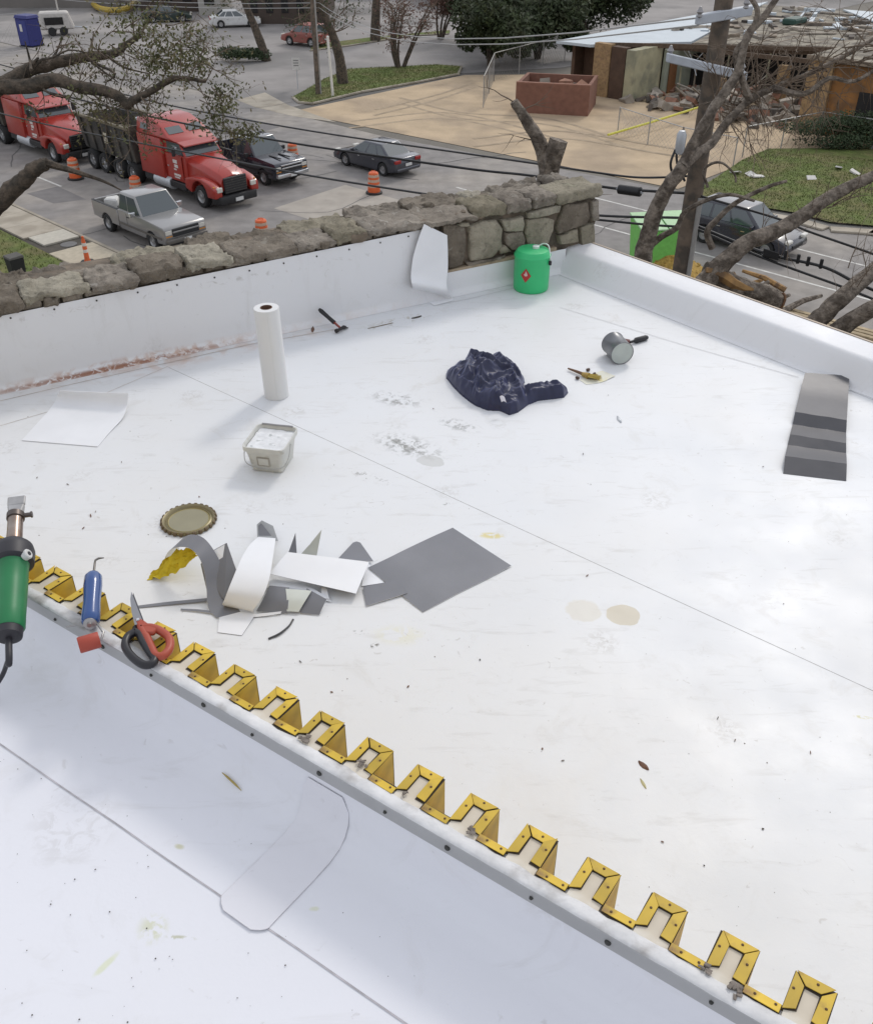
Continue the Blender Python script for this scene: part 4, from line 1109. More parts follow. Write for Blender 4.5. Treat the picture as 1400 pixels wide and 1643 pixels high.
# ================================================================== VEHICLES (local frame: x forward, y left, z up)
M_GLASS = mat("vehicle_glass", (.060, .075, .080), .05, var=0., spec=1.0)  # base lifted from near-black to paint in some sky reflection
M_TYRE = mat("tyre_rubber", (.018, .018, .018), .8, var=.2)
M_RIM = mat("steel_rim", (.42, .42, .42), .35, metal=.8, var=.1)
M_CHROME = mat("chrome", (.62, .63, .64), .18, metal=.9, var=.05)
M_BLK = mat("black_trim", (.02, .02, .021), .55, var=.2)
M_LAMP = mat("lamp_lens", (.62, .60, .54), .12, var=.05)
M_RED = mat("tail_lens", (.30, .015, .012), .2, var=.05)
M_AMB = mat("amber_lens", (.55, .22, .03), .25, var=.05)
M_PLATE = mat("number_plate", (.62, .62, .60), .5, var=.08)
def wheel(root, x, y, r, w, rim=M_RIM, hub=True):
    s = 1 if y > 0 else -1
    h = w / 2
    mb = MB(); mb.lathe([(r * .62, -h), (r * .9, -h), (r, -h * .6), (r, h * .6), (r * .9, h), (r * .62, h), (r * .60, h * .6), (r * .6, -h * .6)], (x, y, r), 22, (0, 1, 0), closed=True)
    t = mb.build("wheel", M_TYRE, root, world=False, smooth=35)
    mb = MB(); mb.lathe([(r * .63, h * .1), (r * .63, h * .8), (r * .56, h * .85), (r * .50, h * .4), (r * .22, h * .35), (r * .20, h * .75), (r * .08, h * .85), (0, h * .85)], (x, y, r), 18, (0, s, 0))
    mb.build("rim", rim, t, world=False, smooth=35)
    return t
def arch_profile(x0, x1, zt, zb, wheels, r):         # lower edge from x1 back to x0 with wheel arches
    pts = []
    for xc in sorted(wheels, reverse=True):
        R = r * 1.16
        zc = r
        a0 = math.asin(max(-1, min(1, (zb - zc) / R)))
        for k in range(9):
            a = a0 + (pi - 2 * a0) * k / 8
            pts.append((xc + R * cos(a), zc + R * sin(a)))
    return pts
def panel(root, name, quad, m, off=.006, parent=None):
    q = [V(p) for p in quad]
    n = (q[1] - q[0]).cross(q[2] - q[0]).normalized()
    c = sum(q, V((0, 0, 0))) / len(q)
    out = V((0, c.y, 0)) if abs(n.y) > .6 else V((c.x, 0, .2))
    mb = MB(); 
    if n.dot(V((c.x - panel.cx, c.y, c.z - panel.cz))) < 0: n = -n
    mb.prism([p - n * .004 for p in q], n * (off + .004)); return mb.build(name, m, parent or root, world=False)
panel.cx = 0; panel.cz = 1
def inset(q, k=.08):
    q = [V(p) for p in q]; c = sum(q, V((0, 0, 0))) / len(q)
    return [p.lerp(c, k) for p in q]
def greenhouse(root, xs, zb, zt, hb, ht, m, split):
    # xs: base rear, top rear, top front, base front
    br, tr, tf, bf = xs
    b = [V((br, -hb, zb)), V((bf, -hb, zb)), V((bf, hb, zb)), V((br, hb, zb))]
    t = [V((tr, -ht, zt)), V((tf, -ht, zt)), V((tf, ht, zt)), V((tr, ht, zt))]
    mb = MB(); mb.hexa(b, t); cab = mb.build("cabin", m, root, world=False, bevel=.05, seg=2, smooth=40)
    panel.cx = (br + bf) / 2; panel.cz = zb
    panel(root, "windshield", inset([b[1], b[2], t[2], t[1]], .09), M_GLASS)
    panel(root, "rear_window", inset([b[3], b[0], t[0], t[3]], .12), M_GLASS)
    for s, (i0, i1) in ((-1, (0, 1)), (1, (3, 2))):
        B0, B1, T0, T1 = b[i0], b[i1], t[i0], t[i1]
        edges = [0.04] + list(split) + [.96]
        for a, c in zip(edges, edges[1:]):
            a2, c2 = a + .018, c - .018
            qb0, qb1, qt0, qt1 = B0.lerp(B1, a2), B0.lerp(B1, c2), T0.lerp(T1, a2), T0.lerp(T1, c2)
            panel(root, "side_window", [qb0.lerp(qt0, .08), qb1.lerp(qt1, .08), qb1.lerp(qt1, .86), qb0.lerp(qt0, .86)], M_GLASS)
    return cab
def body_extrude(root, name, prof, hw, m, bevel=.05, taper=None):
    mb = MB(); mb.prism([V((x, -hw, z)) for x, z in prof], (0, 2 * hw, 0))
    if taper:
        for v in mb.v:
            f = taper(v); v.y *= f
    return mb.build(name, m, root, world=False, bevel=bevel, seg=2, smooth=40)
def mirrors(root, x, y, z, m=M_BLK, big=1.):
    for s in (-1, 1):
        mb = MB(); mb.box((x, s * (y + .13 * big), z), (.10 * big, .20 * big, .15 * big)); o = mb.build("mirror", m, root, world=False, bevel=.02)
        mb = MB(); mb.tube([(x, s * (y - .03), z - .05), (x, s * (y + .1), z - .03)], .02, 5); mb.build("stalk", M_BLK, o, world=False)

def sedan(label, loc, rz, paint, name="parked_car", L=4.75, hwid=.9, cat="car", suv=False):
    o = thing(name, label, cat, loc, rz)
    h = L / 2; r = .36 if suv else .325; zb = .30 if suv else .23
    wx = (h - .92, -h + .98)
    up = 1.0 if suv else .86
    low = arch_profile(-h, h, 0, zb, wx, r)
    prof = [(-h + .02, zb + .12), (-h - .02, .55), (-h + .05, up + .08), (-h + .5, up + .13), (.9, up + .08), (h - .55, up - .08), (h - .12, up - .22), (h, .55), (h - .03, zb + .08)] + [(x, z) for x, z in low]
    body_extrude(o, "body", prof, hwid, paint, .045)
    if suv: greenhouse(o, (-h + .15, -h + .55, .25, 1.05), up + .06, 1.72, hwid - .05, hwid - .24, paint, (.30, .62))
    else: greenhouse(o, (-h + .55, -h + 1.35, .15, 1.05), up + .05, 1.45, hwid - .06, hwid - .27, paint, (.28, .6))
    for x in wx:
        for s in (-1, 1): wheel(o, x, s * (hwid - .11), r, .22)
    for s in (-1, 1):
        mb = MB(); mb.box((h - .10, s * (hwid - .25), up - .20), (.20, .38, .14)); mb.build("headlight", M_LAMP, o, world=False, bevel=.03)
        mb = MB(); mb.box((-h + .06, s * (hwid - .2), up - .05), (.16, .40, .17)); mb.build("tail_light", M_RED, o, world=False, bevel=.03)
        for k, x in enumerate((.35, -.75)):
            mb = MB(); mb.box((x, s * (hwid + .005), up - .12), (.16, .03, .03)); mb.build("door_handle", M_CHROME, o, world=False)
    mb = MB(); mb.box((h - .005, 0, .55), (.05, .9, .16)); mb.build("grille", M_BLK, o, world=False, bevel=.02)
    mb = MB(); mb.box((-h - .03, 0, .62), (.03, .42, .13)); mb.build("number_plate", M_PLATE, o, world=False)
    mb = MB(); mb.box((-h + .0, 0, .40), (.12, 1.62, .16)); mb.build("bumper", paint, o, world=False, bevel=.04)
    mirrors(o, .75, hwid - .03, up + .12, paint)
    return o

def pickup(label, loc, rz, paint, lower, chrome=False, name="pickup_truck"):
    o = thing(name, label, "pickup truck", loc, rz)
    r = .38; hw = .98; wx = (1.72, -1.78); zb = .42
    hood = 1.20 if not chrome else 1.22
    prof = [(2.72, zb + .05), (2.80, .72), (2.78, hood - .13), (2.68, hood - .05), (1.15, hood + .04), (.9, hood + .02), (-.72, hood + .02), (-.72, zb)]
    low = arch_profile(0, 0, 0, zb, (wx[0],), r)
    body_extrude(o, "body", prof[:-1] + [(-.72, zb)] + [(x, z) for x, z in low[::-1]][::-1][::-1], hw, paint, .04)
    greenhouse(o, (-.72, -.62, .48, 1.12), hood + .0, 1.93 if not chrome else 1.95, hw - .04, hw - .20, paint, (.44,))
    # bed
    b = MB()
    zt = 1.18 if not chrome else 1.24
    for s in (-1, 1):
        lw = arch_profile(0, 0, 0, zb + .05, (wx[1],), r)
        pr = [(-2.85, zb + .1), (-2.85, zt), (-.76, zt), (-.76, zb + .05)] + [(x, z) for x, z in lw]
        mbb = MB(); mbb.prism([V((x, s * hw, z)) for x, z in pr], (0, -s * .09, 0)); mbb.build("bed_side", paint, o, world=False, bevel=.02, smooth=40)
        mbr = MB(); mbr.box((-1.8, s * (hw - .045), zt + .012), (2.06, .12, .03)); mbr.build("bed_rail", M_BLK, o, world=False, bevel=.008)
    mbb = MB(); mbb.bx(-2.86, -2.78, -hw + .1, hw - .1, zb + .1, zt); mbb.build("tailgate", paint, o, world=False, bevel=.02)
    mbb = MB(); mbb.bx(-2.77, -.8, -hw + .1, hw - .1, .70, .76); mbb.build("bed_floor", M_BLK, o, world=False)
    mbb = MB(); mbb.bx(-.82, -.76, -hw + .1, hw - .1, .77, zt + .12); mbb.build("bed_front", M_BLK, o, world=False)
    for x in wx:
        for s in (-1, 1): wheel(o, x, s * (hw - .13), r, .25)
    mbb = MB(); mbb.bx(-2.7, 2.6, -hw + .32, hw - .32, .34, .62); mbb.build("chassis", M_BLK, o, world=False)
    mbb = MB(); mbb.bx(2.76, 2.83, -.62, .62, .74, hood - .14); g = mbb.build("grille", M_BLK, o, world=False, bevel=.015)
    mbb = MB(); mbb.bx(2.80, 2.86, -.62, .62, .90, .96)
    if chrome: mbb.bx(2.80, 2.86, -.66, .66, hood - .18, hood - .12)
    mbb.build("grille_bar", M_CHROME if chrome else paint, g, world=False, bevel=.01)
    for s in (-1, 1):
        mbb = MB(); mbb.box((2.70, s * .79, .93), (.20, .33, .20)); mbb.build("headlight", M_LAMP, o, world=False, bevel=.03)
        mbb = MB(); mbb.box((2.71, s * .79, .78), (.18, .33, .08)); mbb.build("turn_signal", M_AMB, o, world=False, bevel=.02)
        mbb = MB(); mbb.box((-2.84, s * (hw - .1), .95), (.08, .18, .36)); mbb.build("tail_light", M_RED, o, world=False, bevel=.02)
    mbb = MB(); mbb.box((2.82, 0, .60), (.20, 1.92, .20)); bpv = mbb.build("bumper", M_CHROME if chrome else lower, o, world=False, bevel=.05, seg=2, smooth=40)
    mbb = MB(); mbb.box((2.925, 0, .58), (.02, .34, .14)); mbb.build("number_plate", M_PLATE, bpv, world=False)
    mbb = MB(); mbb.box((-2.95, 0, .55), (.16, 1.7, .16)); mbb.build("rear_bumper", M_CHROME, o, world=False, bevel=.03)
    mirrors(o, .72, hw - .02, 1.30, M_CHROME if not chrome else M_BLK, 1.25)
    for s in (-1, 1):
        mbb = MB(); mbb.bx(-.70, 2.55, s * (hw + .001), s * (hw + .014), .62, .72); mbb.build("side_moulding", lower, o, world=False)
        mbb = MB(); mbb.box((.05, s * (hw + .01), 1.02), (.16, .03, .04)); mbb.build("door_handle", M_BLK, o, world=False)
        mbb = MB(); mbb.box((-.05, s * (hw + .0015), .88), (.012, .006, .54)); mbb.build("door_seam", M_BLK, o, world=False)
    if chrome:
        for s in (-1, 1):
            mbb = MB(); mbb.box((1.9, s * .28, hood + .035), (.9, .10, .05)); mbb.build("hood_scoop", M_BLK, o, world=False, bevel=.02)
    return o
M_SILV = mat("silver_beige_paint", (.29, .283, .275), .30, metal=.45, var=.06, vs=1, coat=.6)
M_SILVLOW = mat("taupe_lower_paint", (.13, .12, .108), .4, metal=.3, var=.06, coat=.3)
M_NAVY = mat("dark_navy_paint", (.022, .023, .034), .25, var=.05, coat=.8)
M_GRAPH = mat("graphite_paint", (.065, .068, .082), .28, metal=.5, var=.05, coat=.7)
M_TRED = mat("truck_red_paint", (.34, .030, .020), .34, var=.08, vs=1.2, coat=.35)
pk = pickup("silver beige extended-cab pickup waiting by the near kerb", RP(-36.45, 20.25), ROADROT, M_SILV, M_SILVLOW)
for k, (x, y, sz) in enumerate(((-1.15, -.1, .72), (-1.7, .35, .66), (-2.35, -.3, .70))):
    q = pk.matrix_basis @ V((x, y, .76))
    mb = MB(); mb.hexa([(-sz / 2, -sz * .4, 0), (sz / 2, -sz * .4, 0), (sz / 2, sz * .4, 0), (-sz / 2, sz * .4, 0)], [(-sz * .36, -sz * .3, sz * .7), (sz * .42, -sz * .34, sz * .6), (sz * .36, sz * .34, sz * .75), (-sz * .42, sz * .3, sz * .6)])
    for v in mb.v: v += q
    mb.build("cargo_sack", mat("pale_sack", (.62, .61, .58), .7), label="pale bulky sack lying in the silver pickup's bed", cat="sack", group="sacks in the pickup bed", bevel=.06)
pickup("black full-size pickup with chrome grille beside the red truck", RP(-40.75, 29.2), ROADROT, M_NAVY, M_BLK, chrome=True)
sedan("dark graphite four-door sedan seen from behind on the road", RP(-37.4, 34.3), ROADROT + pi, M_GRAPH)
sedan("dark blue car behind the utility pole on the near-lawn lane", P(1172, 402, 0) + RN * .9, ROADROT, M_NAVY, name="parked_car", L=4.7, suv=True)

def semi(label, loc, rz):
    o = thing("semi_truck", label, "truck", loc, rz)
    # hood: lofted
    st = [(-.05, .72, .85, 1.45), (-.30, .78, .82, 1.62), (-1.1, .86, .82, 1.82), (-2.25, .98, .82, 2.05)]
    mb = MB(); rings = []
    for x, hw, z0, z1 in st:
        rings.append([V((x, -hw, z0)), V((x, -hw * .98, z1 - .28)), V((x, -hw * .78, z1 - .06)), V((x, 0, z1)), V((x, hw * .78, z1 - .06)), V((x, hw * .98, z1 - .28)), V((x, hw, z0))])
    vs = [p for r in rings for p in r]; fs = []
    for i in range(len(rings) - 1):
        for k in range(6): fs.append((i * 7 + k, i * 7 + k + 1, (i + 1) * 7 + k + 1, (i + 1) * 7 + k))
        fs.append((i * 7, i * 7 + 6, (i + 1) * 7 + 6, (i + 1) * 7))
    fs.append(tuple(range(7))); fs.append(tuple(21 + k for k in range(7)))
    mb.add(vs, fs); hood = mb.build("hood", M_TRED, o, world=False, smooth=40, bevel=.03)
    r = .50; wx = -1.15
    for s in (-1, 1):     # front fenders with wheel arches
        R = .62; pr = [(.12, .62), (.10, 1.02), (-.25, 1.22), (-.9, 1.36), (-1.6, 1.32), (-2.25, 1.15), (-2.25, .70), (wx - R, .62)]
        arc = [(wx + R * cos(a), r + .08 + R * sin(a)) for a in [pi * (1 - k / 10) for k in range(11)]]
        pr = pr[:-1] + [(x, max(z, .55)) for x, z in arc]
        mb = MB(); mb.prism([V((x, s * .80, z)) for x, z in pr], (0, s * .42, 0)); mb.build("fender", M_TRED, o, world=False, bevel=.06, seg=2, smooth=40)
        mb = MB(); mb.box((.08, s * .93, .98), (.12, .30, .22)); mb.build("headlight", M_LAMP, o, world=False, bevel=.03)
        mb = MB(); mb.box((-.1, s * 1.12, 1.10), (.18, .10, .08)); mb.build("turn_signal", M_AMB, o, world=False, bevel=.02)
        wheel(o, wx, s * 1.02, r, .30)
        for xr in (-6.9, -8.2):
            wheel(o, xr, s * .98, r, .52)
        mb = MB(); mb.lathe([(.0, 0), (.28, 0), (.31, .03), (.31, 1.37), (.28, 1.4), (0, 1.4)], (-5.0, s * .92, .62), 16, (1, 0, 0)); mb.build("fuel_tank", M_GALV, o, world=False, smooth=40)
        mb = MB(); mb.bx(-5.8, -2.3, s * .75, s * 1.16, .52, .80); mb.build("side_skirt", M_BLK, o, world=False, bevel=.02)
        mb = MB(); mb.box((-2.75, s * 1.28, 2.35), (.10, .16, .55)); mm = mb.build("mirror", M_BLK, o, world=False, bevel=.02)
        mb = MB(); mb.tube([(-2.75, s * 1.0, 2.55), (-2.75, s * 1.28, 2.55)], .02, 5); mb.tube([(-2.75, s * 1.0, 2.1), (-2.75, s * 1.28, 2.15)], .02, 5); mb.build("bracket", M_CHROME, mm, world=False)
        # door with lettering
        mb = MB(); mb.bx(-3.75, -2.5, s * 1.06, s * 1.085, .95, 2.05); dr = mb.build("door", M_TRED, o, world=False, bevel=.01)
        mb = MB()
        for kx, kz, w, h in ((-3.05, 1.72, .34, .16), (-3.00, 1.52, .30, .14), (-3.10, 1.36, .22, .07), (-2.98, .90 + .22, .55, .10), (-3.02, 1.00, .42, .06)):
            mb.box((kx, s * 1.09, kz), (w, .008, h))
        mb.build("lettering", mat("white_door_print", (.62, .56, .52), .6, var=.3, vs=12), dr, world=False)
        mb = MB(); mb.box((-3.65, s * 1.09, 1.45), (.14, .02, .05)); mb.build("handle", M_CHROME, dr, world=False)
    mb = MB(); mb.bx(-.04, .06, -.62, .62, .72, 1.44); g = mb.build("grille", M_BLK, o, world=False, bevel=.03)
    mb = MB()
    for k in range(6): mb.bx(.055, .075, -.58, .58, .78 + k * .105, .80 + k * .105)
    mb.build("grille_bars", mat("dark_chrome", (.12, .12, .12), .3, metal=.8), g, world=False)
    mb = MB(); mb.hexa([(-.2, -1.2, .32), (.22, -1.0, .32), (.22, 1.0, .32), (-.2, 1.2, .32)], [(-.2, -1.2, .68), (.22, -1.0, .68), (.22, 1.0, .68), (-.2, 1.2, .68)]); bp = mb.build("bumper", M_BLK, o, world=False, bevel=.05, seg=2, smooth=40)
    mb = MB(); mb.box((.235, 0, .46), (.02, .42, .16)); mb.build("number_plate", M_PLATE, bp, world=False)
    # cab + windshield
    mb = MB(); mb.hexa([(-3.9, -1.06, .82), (-2.2, -1.04, .82), (-2.2, 1.04, .82), (-3.9, 1.06, .82)], [(-3.9, -1.06, 2.06), (-2.22, -1.02, 2.06), (-2.22, 1.02, 2.06), (-3.9, 1.06, 2.06)]); mb.build("cab", M_TRED, o, world=False, bevel=.03)
    cb = [V((-3.9, -1.06, 2.06)), V((-2.25, -1.0, 2.06)), V((-2.25, 1.0, 2.06)), V((-3.9, 1.06, 2.06))]; ct = [V((-3.9, -1.0, 2.78)), V((-2.72, -.92, 2.78)), V((-2.72, .92, 2.78)), V((-3.9, 1.0, 2.78))]
    mb = MB(); mb.hexa(cb, ct); mb.build("cab_top", M_TRED, o, world=False, bevel=.04, smooth=40)
    panel.cx = -3.2; panel.cz = 2.0
    panel(o, "windshield", inset([cb[1], cb[2], ct[2], ct[1]], .08), M_GLASS)
    for s, (i0, i1) in ((-1, (0, 1)), (1, (3, 2))):
        panel(o, "side_window", inset([cb[i0].lerp(cb[i1], .1), cb[i1], ct[i1], ct[i0].lerp(ct[i1], .1)], .14), M_GLASS)
    mb = MB(); mb.hexa([(-2.80, -1.0, 2.76), (-2.30, -.95, 2.62), (-2.30, .95, 2.62), (-2.80, 1.0, 2.76)], [(-2.80, -1.0, 2.84), (-2.32, -.95, 2.70), (-2.32, .95, 2.70), (-2.80, 1.0, 2.84)]); mb.build("sun_visor", M_TRED, o, world=False, bevel=.015)
    # sleeper with raised roof
    mb = MB(); mb.hexa([(-5.95, -1.2, .80), (-3.92, -1.2, .80), (-3.92, 1.2, .80), (-5.95, 1.2, .80)], [(-5.95, -1.2, 2.85), (-3.92, -1.2, 2.85), (-3.92, 1.2, 2.85), (-5.95, 1.2, 2.85)]); mb.build("sleeper", M_TRED, o, world=False, bevel=.05, seg=2, smooth=40)
    rf = [(-5.95, 2.86), (-5.95, 3.72), (-5.5, 3.86), (-4.55, 3.84), (-3.85, 3.50), (-3.35, 3.05), (-2.75, 2.83)]
    mb = MB(); mb.prism([V((x, -1.18, z)) for x, z in rf], (0, 2.36, 0))
    for v in mb.v: v.y *= 1 - .14 * max(0, (v.z - 2.86)) - (.10 if v.x > -3 else 0)
    mb.build("roof_fairing", M_TRED, o, world=False, bevel=.07, seg=2, smooth=45)
    panel.cx = -5; panel.cz = 2.6
    for s in (-1, 1):
        yy = lambda z: s * 1.19 * (1 - .14 * (z - 2.86))
        panel(o, "side_window", [V((-5.6, yy(3.15), 3.15)), V((-4.95, yy(3.15), 3.15)), V((-5.0, yy(3.5), 3.5)), V((-5.55, yy(3.5), 3.5))], M_GLASS)
        panel(o, "roof_window", [V((-3.80, s * .15, 3.46)), V((-3.80, s * .92, 3.46)), V((-3.44, s * .95, 3.13)), V((-3.44, s * .15, 3.13))], M_GLASS, off=.02)
    mb = MB(); mb.bx(-9.2, -.3, -.45, .45, .58, .80); mb.build("chassis", M_BLK, o, world=False)
    mb = MB(); mb.lathe([(.0, 0), (.55, 0), (.55, .06), (0, .06)], (-7.5, 0, 1.05), 16); mb.build("fifth_wheel", M_BLK, o, world=False)
    for s in (-1, 1):
        mb = MB(); mb.tube([(-6.15, s * .85, .9), (-6.15, s * .85, 3.4), (-6.25, s * .85, 3.6)], .075, 8); mb.build("exhaust_stack", M_CHROME, o, world=False, smooth=40)
    for ch in o.children:
        for g in [ch] + list(ch.children):
            for v in g.data.vertices:
                if v.co.z > 1.9: v.co.z = 1.9 + (v.co.z - 1.9) * .74
    return o
def dump_trailer(label, loc, rz):
    o = thing("dump_trailer", label, "trailer", loc, rz)
    M_TB = mat("dusty_black_steel", (.045, .043, .04), .6, var=.25, vs=1.5, c2=(.09, .08, .065), c2s=1.2)
    x0, x1 = -4.7, 0.0
    for s in (-1, 1):
        mb = MB(); mb.hexa([(x0, s * 1.05, 1.05), (x1, s * 1.05, 1.05), (x1, s * 1.10, 1.05), (x0, s * 1.10, 1.05)], [(x0 - .2, s * 1.22, 2.55), (x1 + .15, s * 1.22, 2.55), (x1 + .15, s * 1.28, 2.55), (x0 - .2, s * 1.28, 2.55)]); sd_ = mb.build("side_panel", M_TB, o, world=False)
        for k in range(6):
            x = x0 + .25 + k * .82
            mb = MB(); mb.hexa([(x, s * 1.105, 1.05), (x + .12, s * 1.105, 1.05), (x + .12, s * 1.19, 1.05), (x, s * 1.19, 1.05)], [(x, s * 1.285, 2.5), (x + .12, s * 1.285, 2.5), (x + .12, s * 1.36, 2.5), (x, s * 1.36, 2.5)]); mb.build("stake", M_TB, sd_, world=False)
        mb = MB(); mb.bx(x0 - .25, x1 + .2, s * 1.20, s * 1.36, 2.55, 2.68); mb.build("top_rail", mat("olive_rail", (.16, .135, .09), .7, var=.2), o, world=False, bevel=.02)
        for xr in (-4.1, -2.95): wheel(o, xr, s * .98, .5, .52)
        mb = MB(); mb.bx(-1.2, -1.08, s * .75, s * .90, .05, 1.0); mb.build("landing_leg", M_GALV, o, world=False)
        mb = MB(); mb.box((-2.0, s * 1.385, 1.9), (.30, .02, .5)); mb.build("sticker", mat("pale_sticker", (.46, .42, .33), .6), o, world=False)
    mb = MB(); mb.bx(x0, x1, -1.05, 1.05, .98, 1.06); mb.build("floor", M_TB, o, world=False)
    mb = MB(); mb.hexa([(x1, -1.1, 1.05), (x1 + .06, -1.1, 1.05), (x1 + .06, 1.1, 1.05), (x1, 1.1, 1.05)], [(x1 + .15, -1.25, 2.75), (x1 + .21, -1.25, 2.75), (x1 + .21, 1.25, 2.75), (x1 + .15, 1.25, 2.75)]); mb.build("front_panel", M_TB, o, world=False)
    mb = MB(); mb.hexa([(x0 - .06, -1.1, 1.05), (x0, -1.1, 1.05), (x0, 1.1, 1.05), (x0 - .06, 1.1, 1.05)], [(x0 - .26, -1.25, 2.5), (x0 - .2, -1.25, 2.5), (x0 - .2, 1.25, 2.5), (x0 - .26, 1.25, 2.5)]); mb.build("tailgate", M_TB, o, world=False)
    mb = MB(); mb.bx(x0, x1, -.45, .45, .66, .97); mb.build("chassis", M_BLK, o, world=False)
    # heap of earth inside
    rows = [[V((x0 + .1 + (x1 - x0 - .15) * i / 12, -1.12 + 2.24 * j / 6, 1.75 + .45 * sin(pi * i / 12) * sin(pi * j / 6) + .08 * noise.noise(V((i * .7, j * .9, 0))))) for j in range(7)] for i in range(13)]
    mb = MB(); mb.sheet(rows, .02); mb.build("earth_load", mat("olive_earth_load", (.09, .075, .05), .95, var=.3, vs=2), o, world=False, smooth=60)
    return o
T1 = semi("red semi truck stopped in front, right behind the silver pickup's far side", RP(-37.05, 25.2), ROADROT)
dump_trailer("dusty black dump trailer coupled to the front red truck", RP(-43.7, 25.2), ROADROT)
T2 = copy_tree(T1); T2.location = RP(-49.3, 24.3); relabel(T2, "red semi truck second in the queue, behind the oak branches")
dump_trailer("dusty black dump trailer coupled to the second red truck", RP(-55.95, 24.3), ROADROT)
# green bin and things by the utility pole
gb = thing("green_dumpster", "light green waste container behind the forked tree limb", "container", P(1056, 432, 0) + V((0, .4, 0)), .15)
M_LG = mat("light_green_paint", (.17, .50, .10), .55, var=.12)
mb = MB(); mb.hexa([(-.95, -.6, .12), (.95, -.6, .12), (.95, .6, .12), (-.95, .6, .12)], [(-1.05, -.75, 1.65), (1.05, -.75, 1.65), (1.05, .75, 1.85), (-1.05, .75, 1.85)]); mb.build("body", M_LG, gb, world=False, bevel=.04)
for s in (-1, 1):
    mb = MB(); mb.hexa([(s * .03, -.80, 1.66), (s * 1.08, -.80, 1.66), (s * 1.08, .80, 1.86), (s * .03, .80, 1.86)], [(s * .03, -.80, 1.72), (s * 1.08, -.80, 1.72), (s * 1.08, .80, 1.92), (s * .03, .80, 1.92)]); mb.build("lid", mat("pale_green_lid", (.30, .50, .26), .5), gb, world=False, bevel=.01)
    for y in (-.5, .5):
        mb = MB(); mb.lathe([(0, -.04), (.1, -.04), (.1, .04), (0, .04)], (s * .8, y, .1), 10, (0, 1, 0)); mb.build("castor", M_RUB, gb, world=False)

sedan("white sedan parked far across the parking lot", P(378, 42, 0), .25, M_PLATE)
sedan("faded red hatchback parked behind the wooden pole on the island", P(492, 72, 0), 2.6, mat("faded_red_paint", (.30, .10, .08), .4, var=.1), L=4.2, suv=True)
sedan("dark green car parked beyond the oak branches in the lot", P(270, 34, 0), .2, mat("dark_green_paint", (.02, .035, .03), .3, var=.1))
# ================================================================== TREES, POLE, CABLES
M_BARK = mat("oak_bark", (.11, .085, .062), .95, var=.45, vs=12, bump=.03, bs=26, c2=(.06, .05, .038), c2s=5)
M_BARK2 = mat("grey_bark", (.215, .18, .145), .95, var=.45, vs=16, bump=.045, bs=22, c2=(.10, .08, .062), c2s=7, c2t=(.44, .58), detail=10)
M_TWIG = mat("twig_bark", (.15, .112, .08), .9, var=.3, vs=3)
M_LEAFO = mat("olive_leaf", (.085, .09, .028), .7, var=.45, vs=2.5, c2=(.13, .105, .045), c2s=2)
M_LEAFD = mat("evergreen_leaf", (.036, .052, .018), .75, var=.55, vs=1.2, c2=(.045, .055, .02), c2s=.8)
M_LEAFH = mat("hedge_leaf", (.035, .055, .02), .75, var=.4, vs=2)
def taper(pts, r0, r1, n=5):
    c = crom(pts, n); return c, [r0 + (r1 - r0) * i / (len(c) - 1) for i in range(len(c))]
def limb(mb, pts, r0, r1, n=8, sub=5, rough=.0, seed=0):
    c, r = taper(pts, r0, r1, sub)
    if rough:
        r = [x * (1 + rough * noise.noise(V((i * .6, seed, 0)))) for i, x in enumerate(r)]
        c = [p + V((noise.noise(V((i * .5, seed, 1))), 0, noise.noise(V((i * .5, seed, 5))))) * r0 * rough for i, p in enumerate(c)]
    mb.tube(c, r, n); return c
def twigs(mb, rnd, p, d, L, r, depth, tips):
    pts = [p]; q = p.copy(); dd = d.normalized()
    for k in range(4):
        dd = (dd + V((rnd.uniform(-1, 1), rnd.uniform(-1, 1), rnd.uniform(-1, .9))) * .30).normalized()
        q = q + dd * (L / 4); pts.append(q.copy())
    mb.tube(pts, [r * (1 - .18 * k) for k in range(5)], 4 if depth else 3, cap=False)
    tips.append(pts[-1]); tips.append(pts[2])
    if depth > 0:
        for k in range(rnd.choice((2, 3, 3))):
            b = pts[rnd.choice((1, 2, 3, 4))]
            nd = (dd + V((rnd.uniform(-1, 1), rnd.uniform(-1, 1), rnd.uniform(-1, 1))) * .95)
            twigs(mb, rnd, b, nd, L * rnd.uniform(.5, .8), r * .55, depth - 1, tips)
def leaves(mb, rnd, c, rad, n, size, flat=1.):
    for k in range(n):
        a = V((rnd.gauss(0, .5), rnd.gauss(0, .5), rnd.gauss(0, .5) * flat)) * rad + c
        u = V((rnd.uniform(-1, 1), rnd.uniform(-1, 1), rnd.uniform(-1, 1))).normalized()
        v = u.orthogonal().normalized(); s = size * rnd.uniform(.6, 1.5)
        mb.add([a - u * s, a + v * s * .45, a + u * s, a - v * s * .45], [(0, 1, 2, 3)])

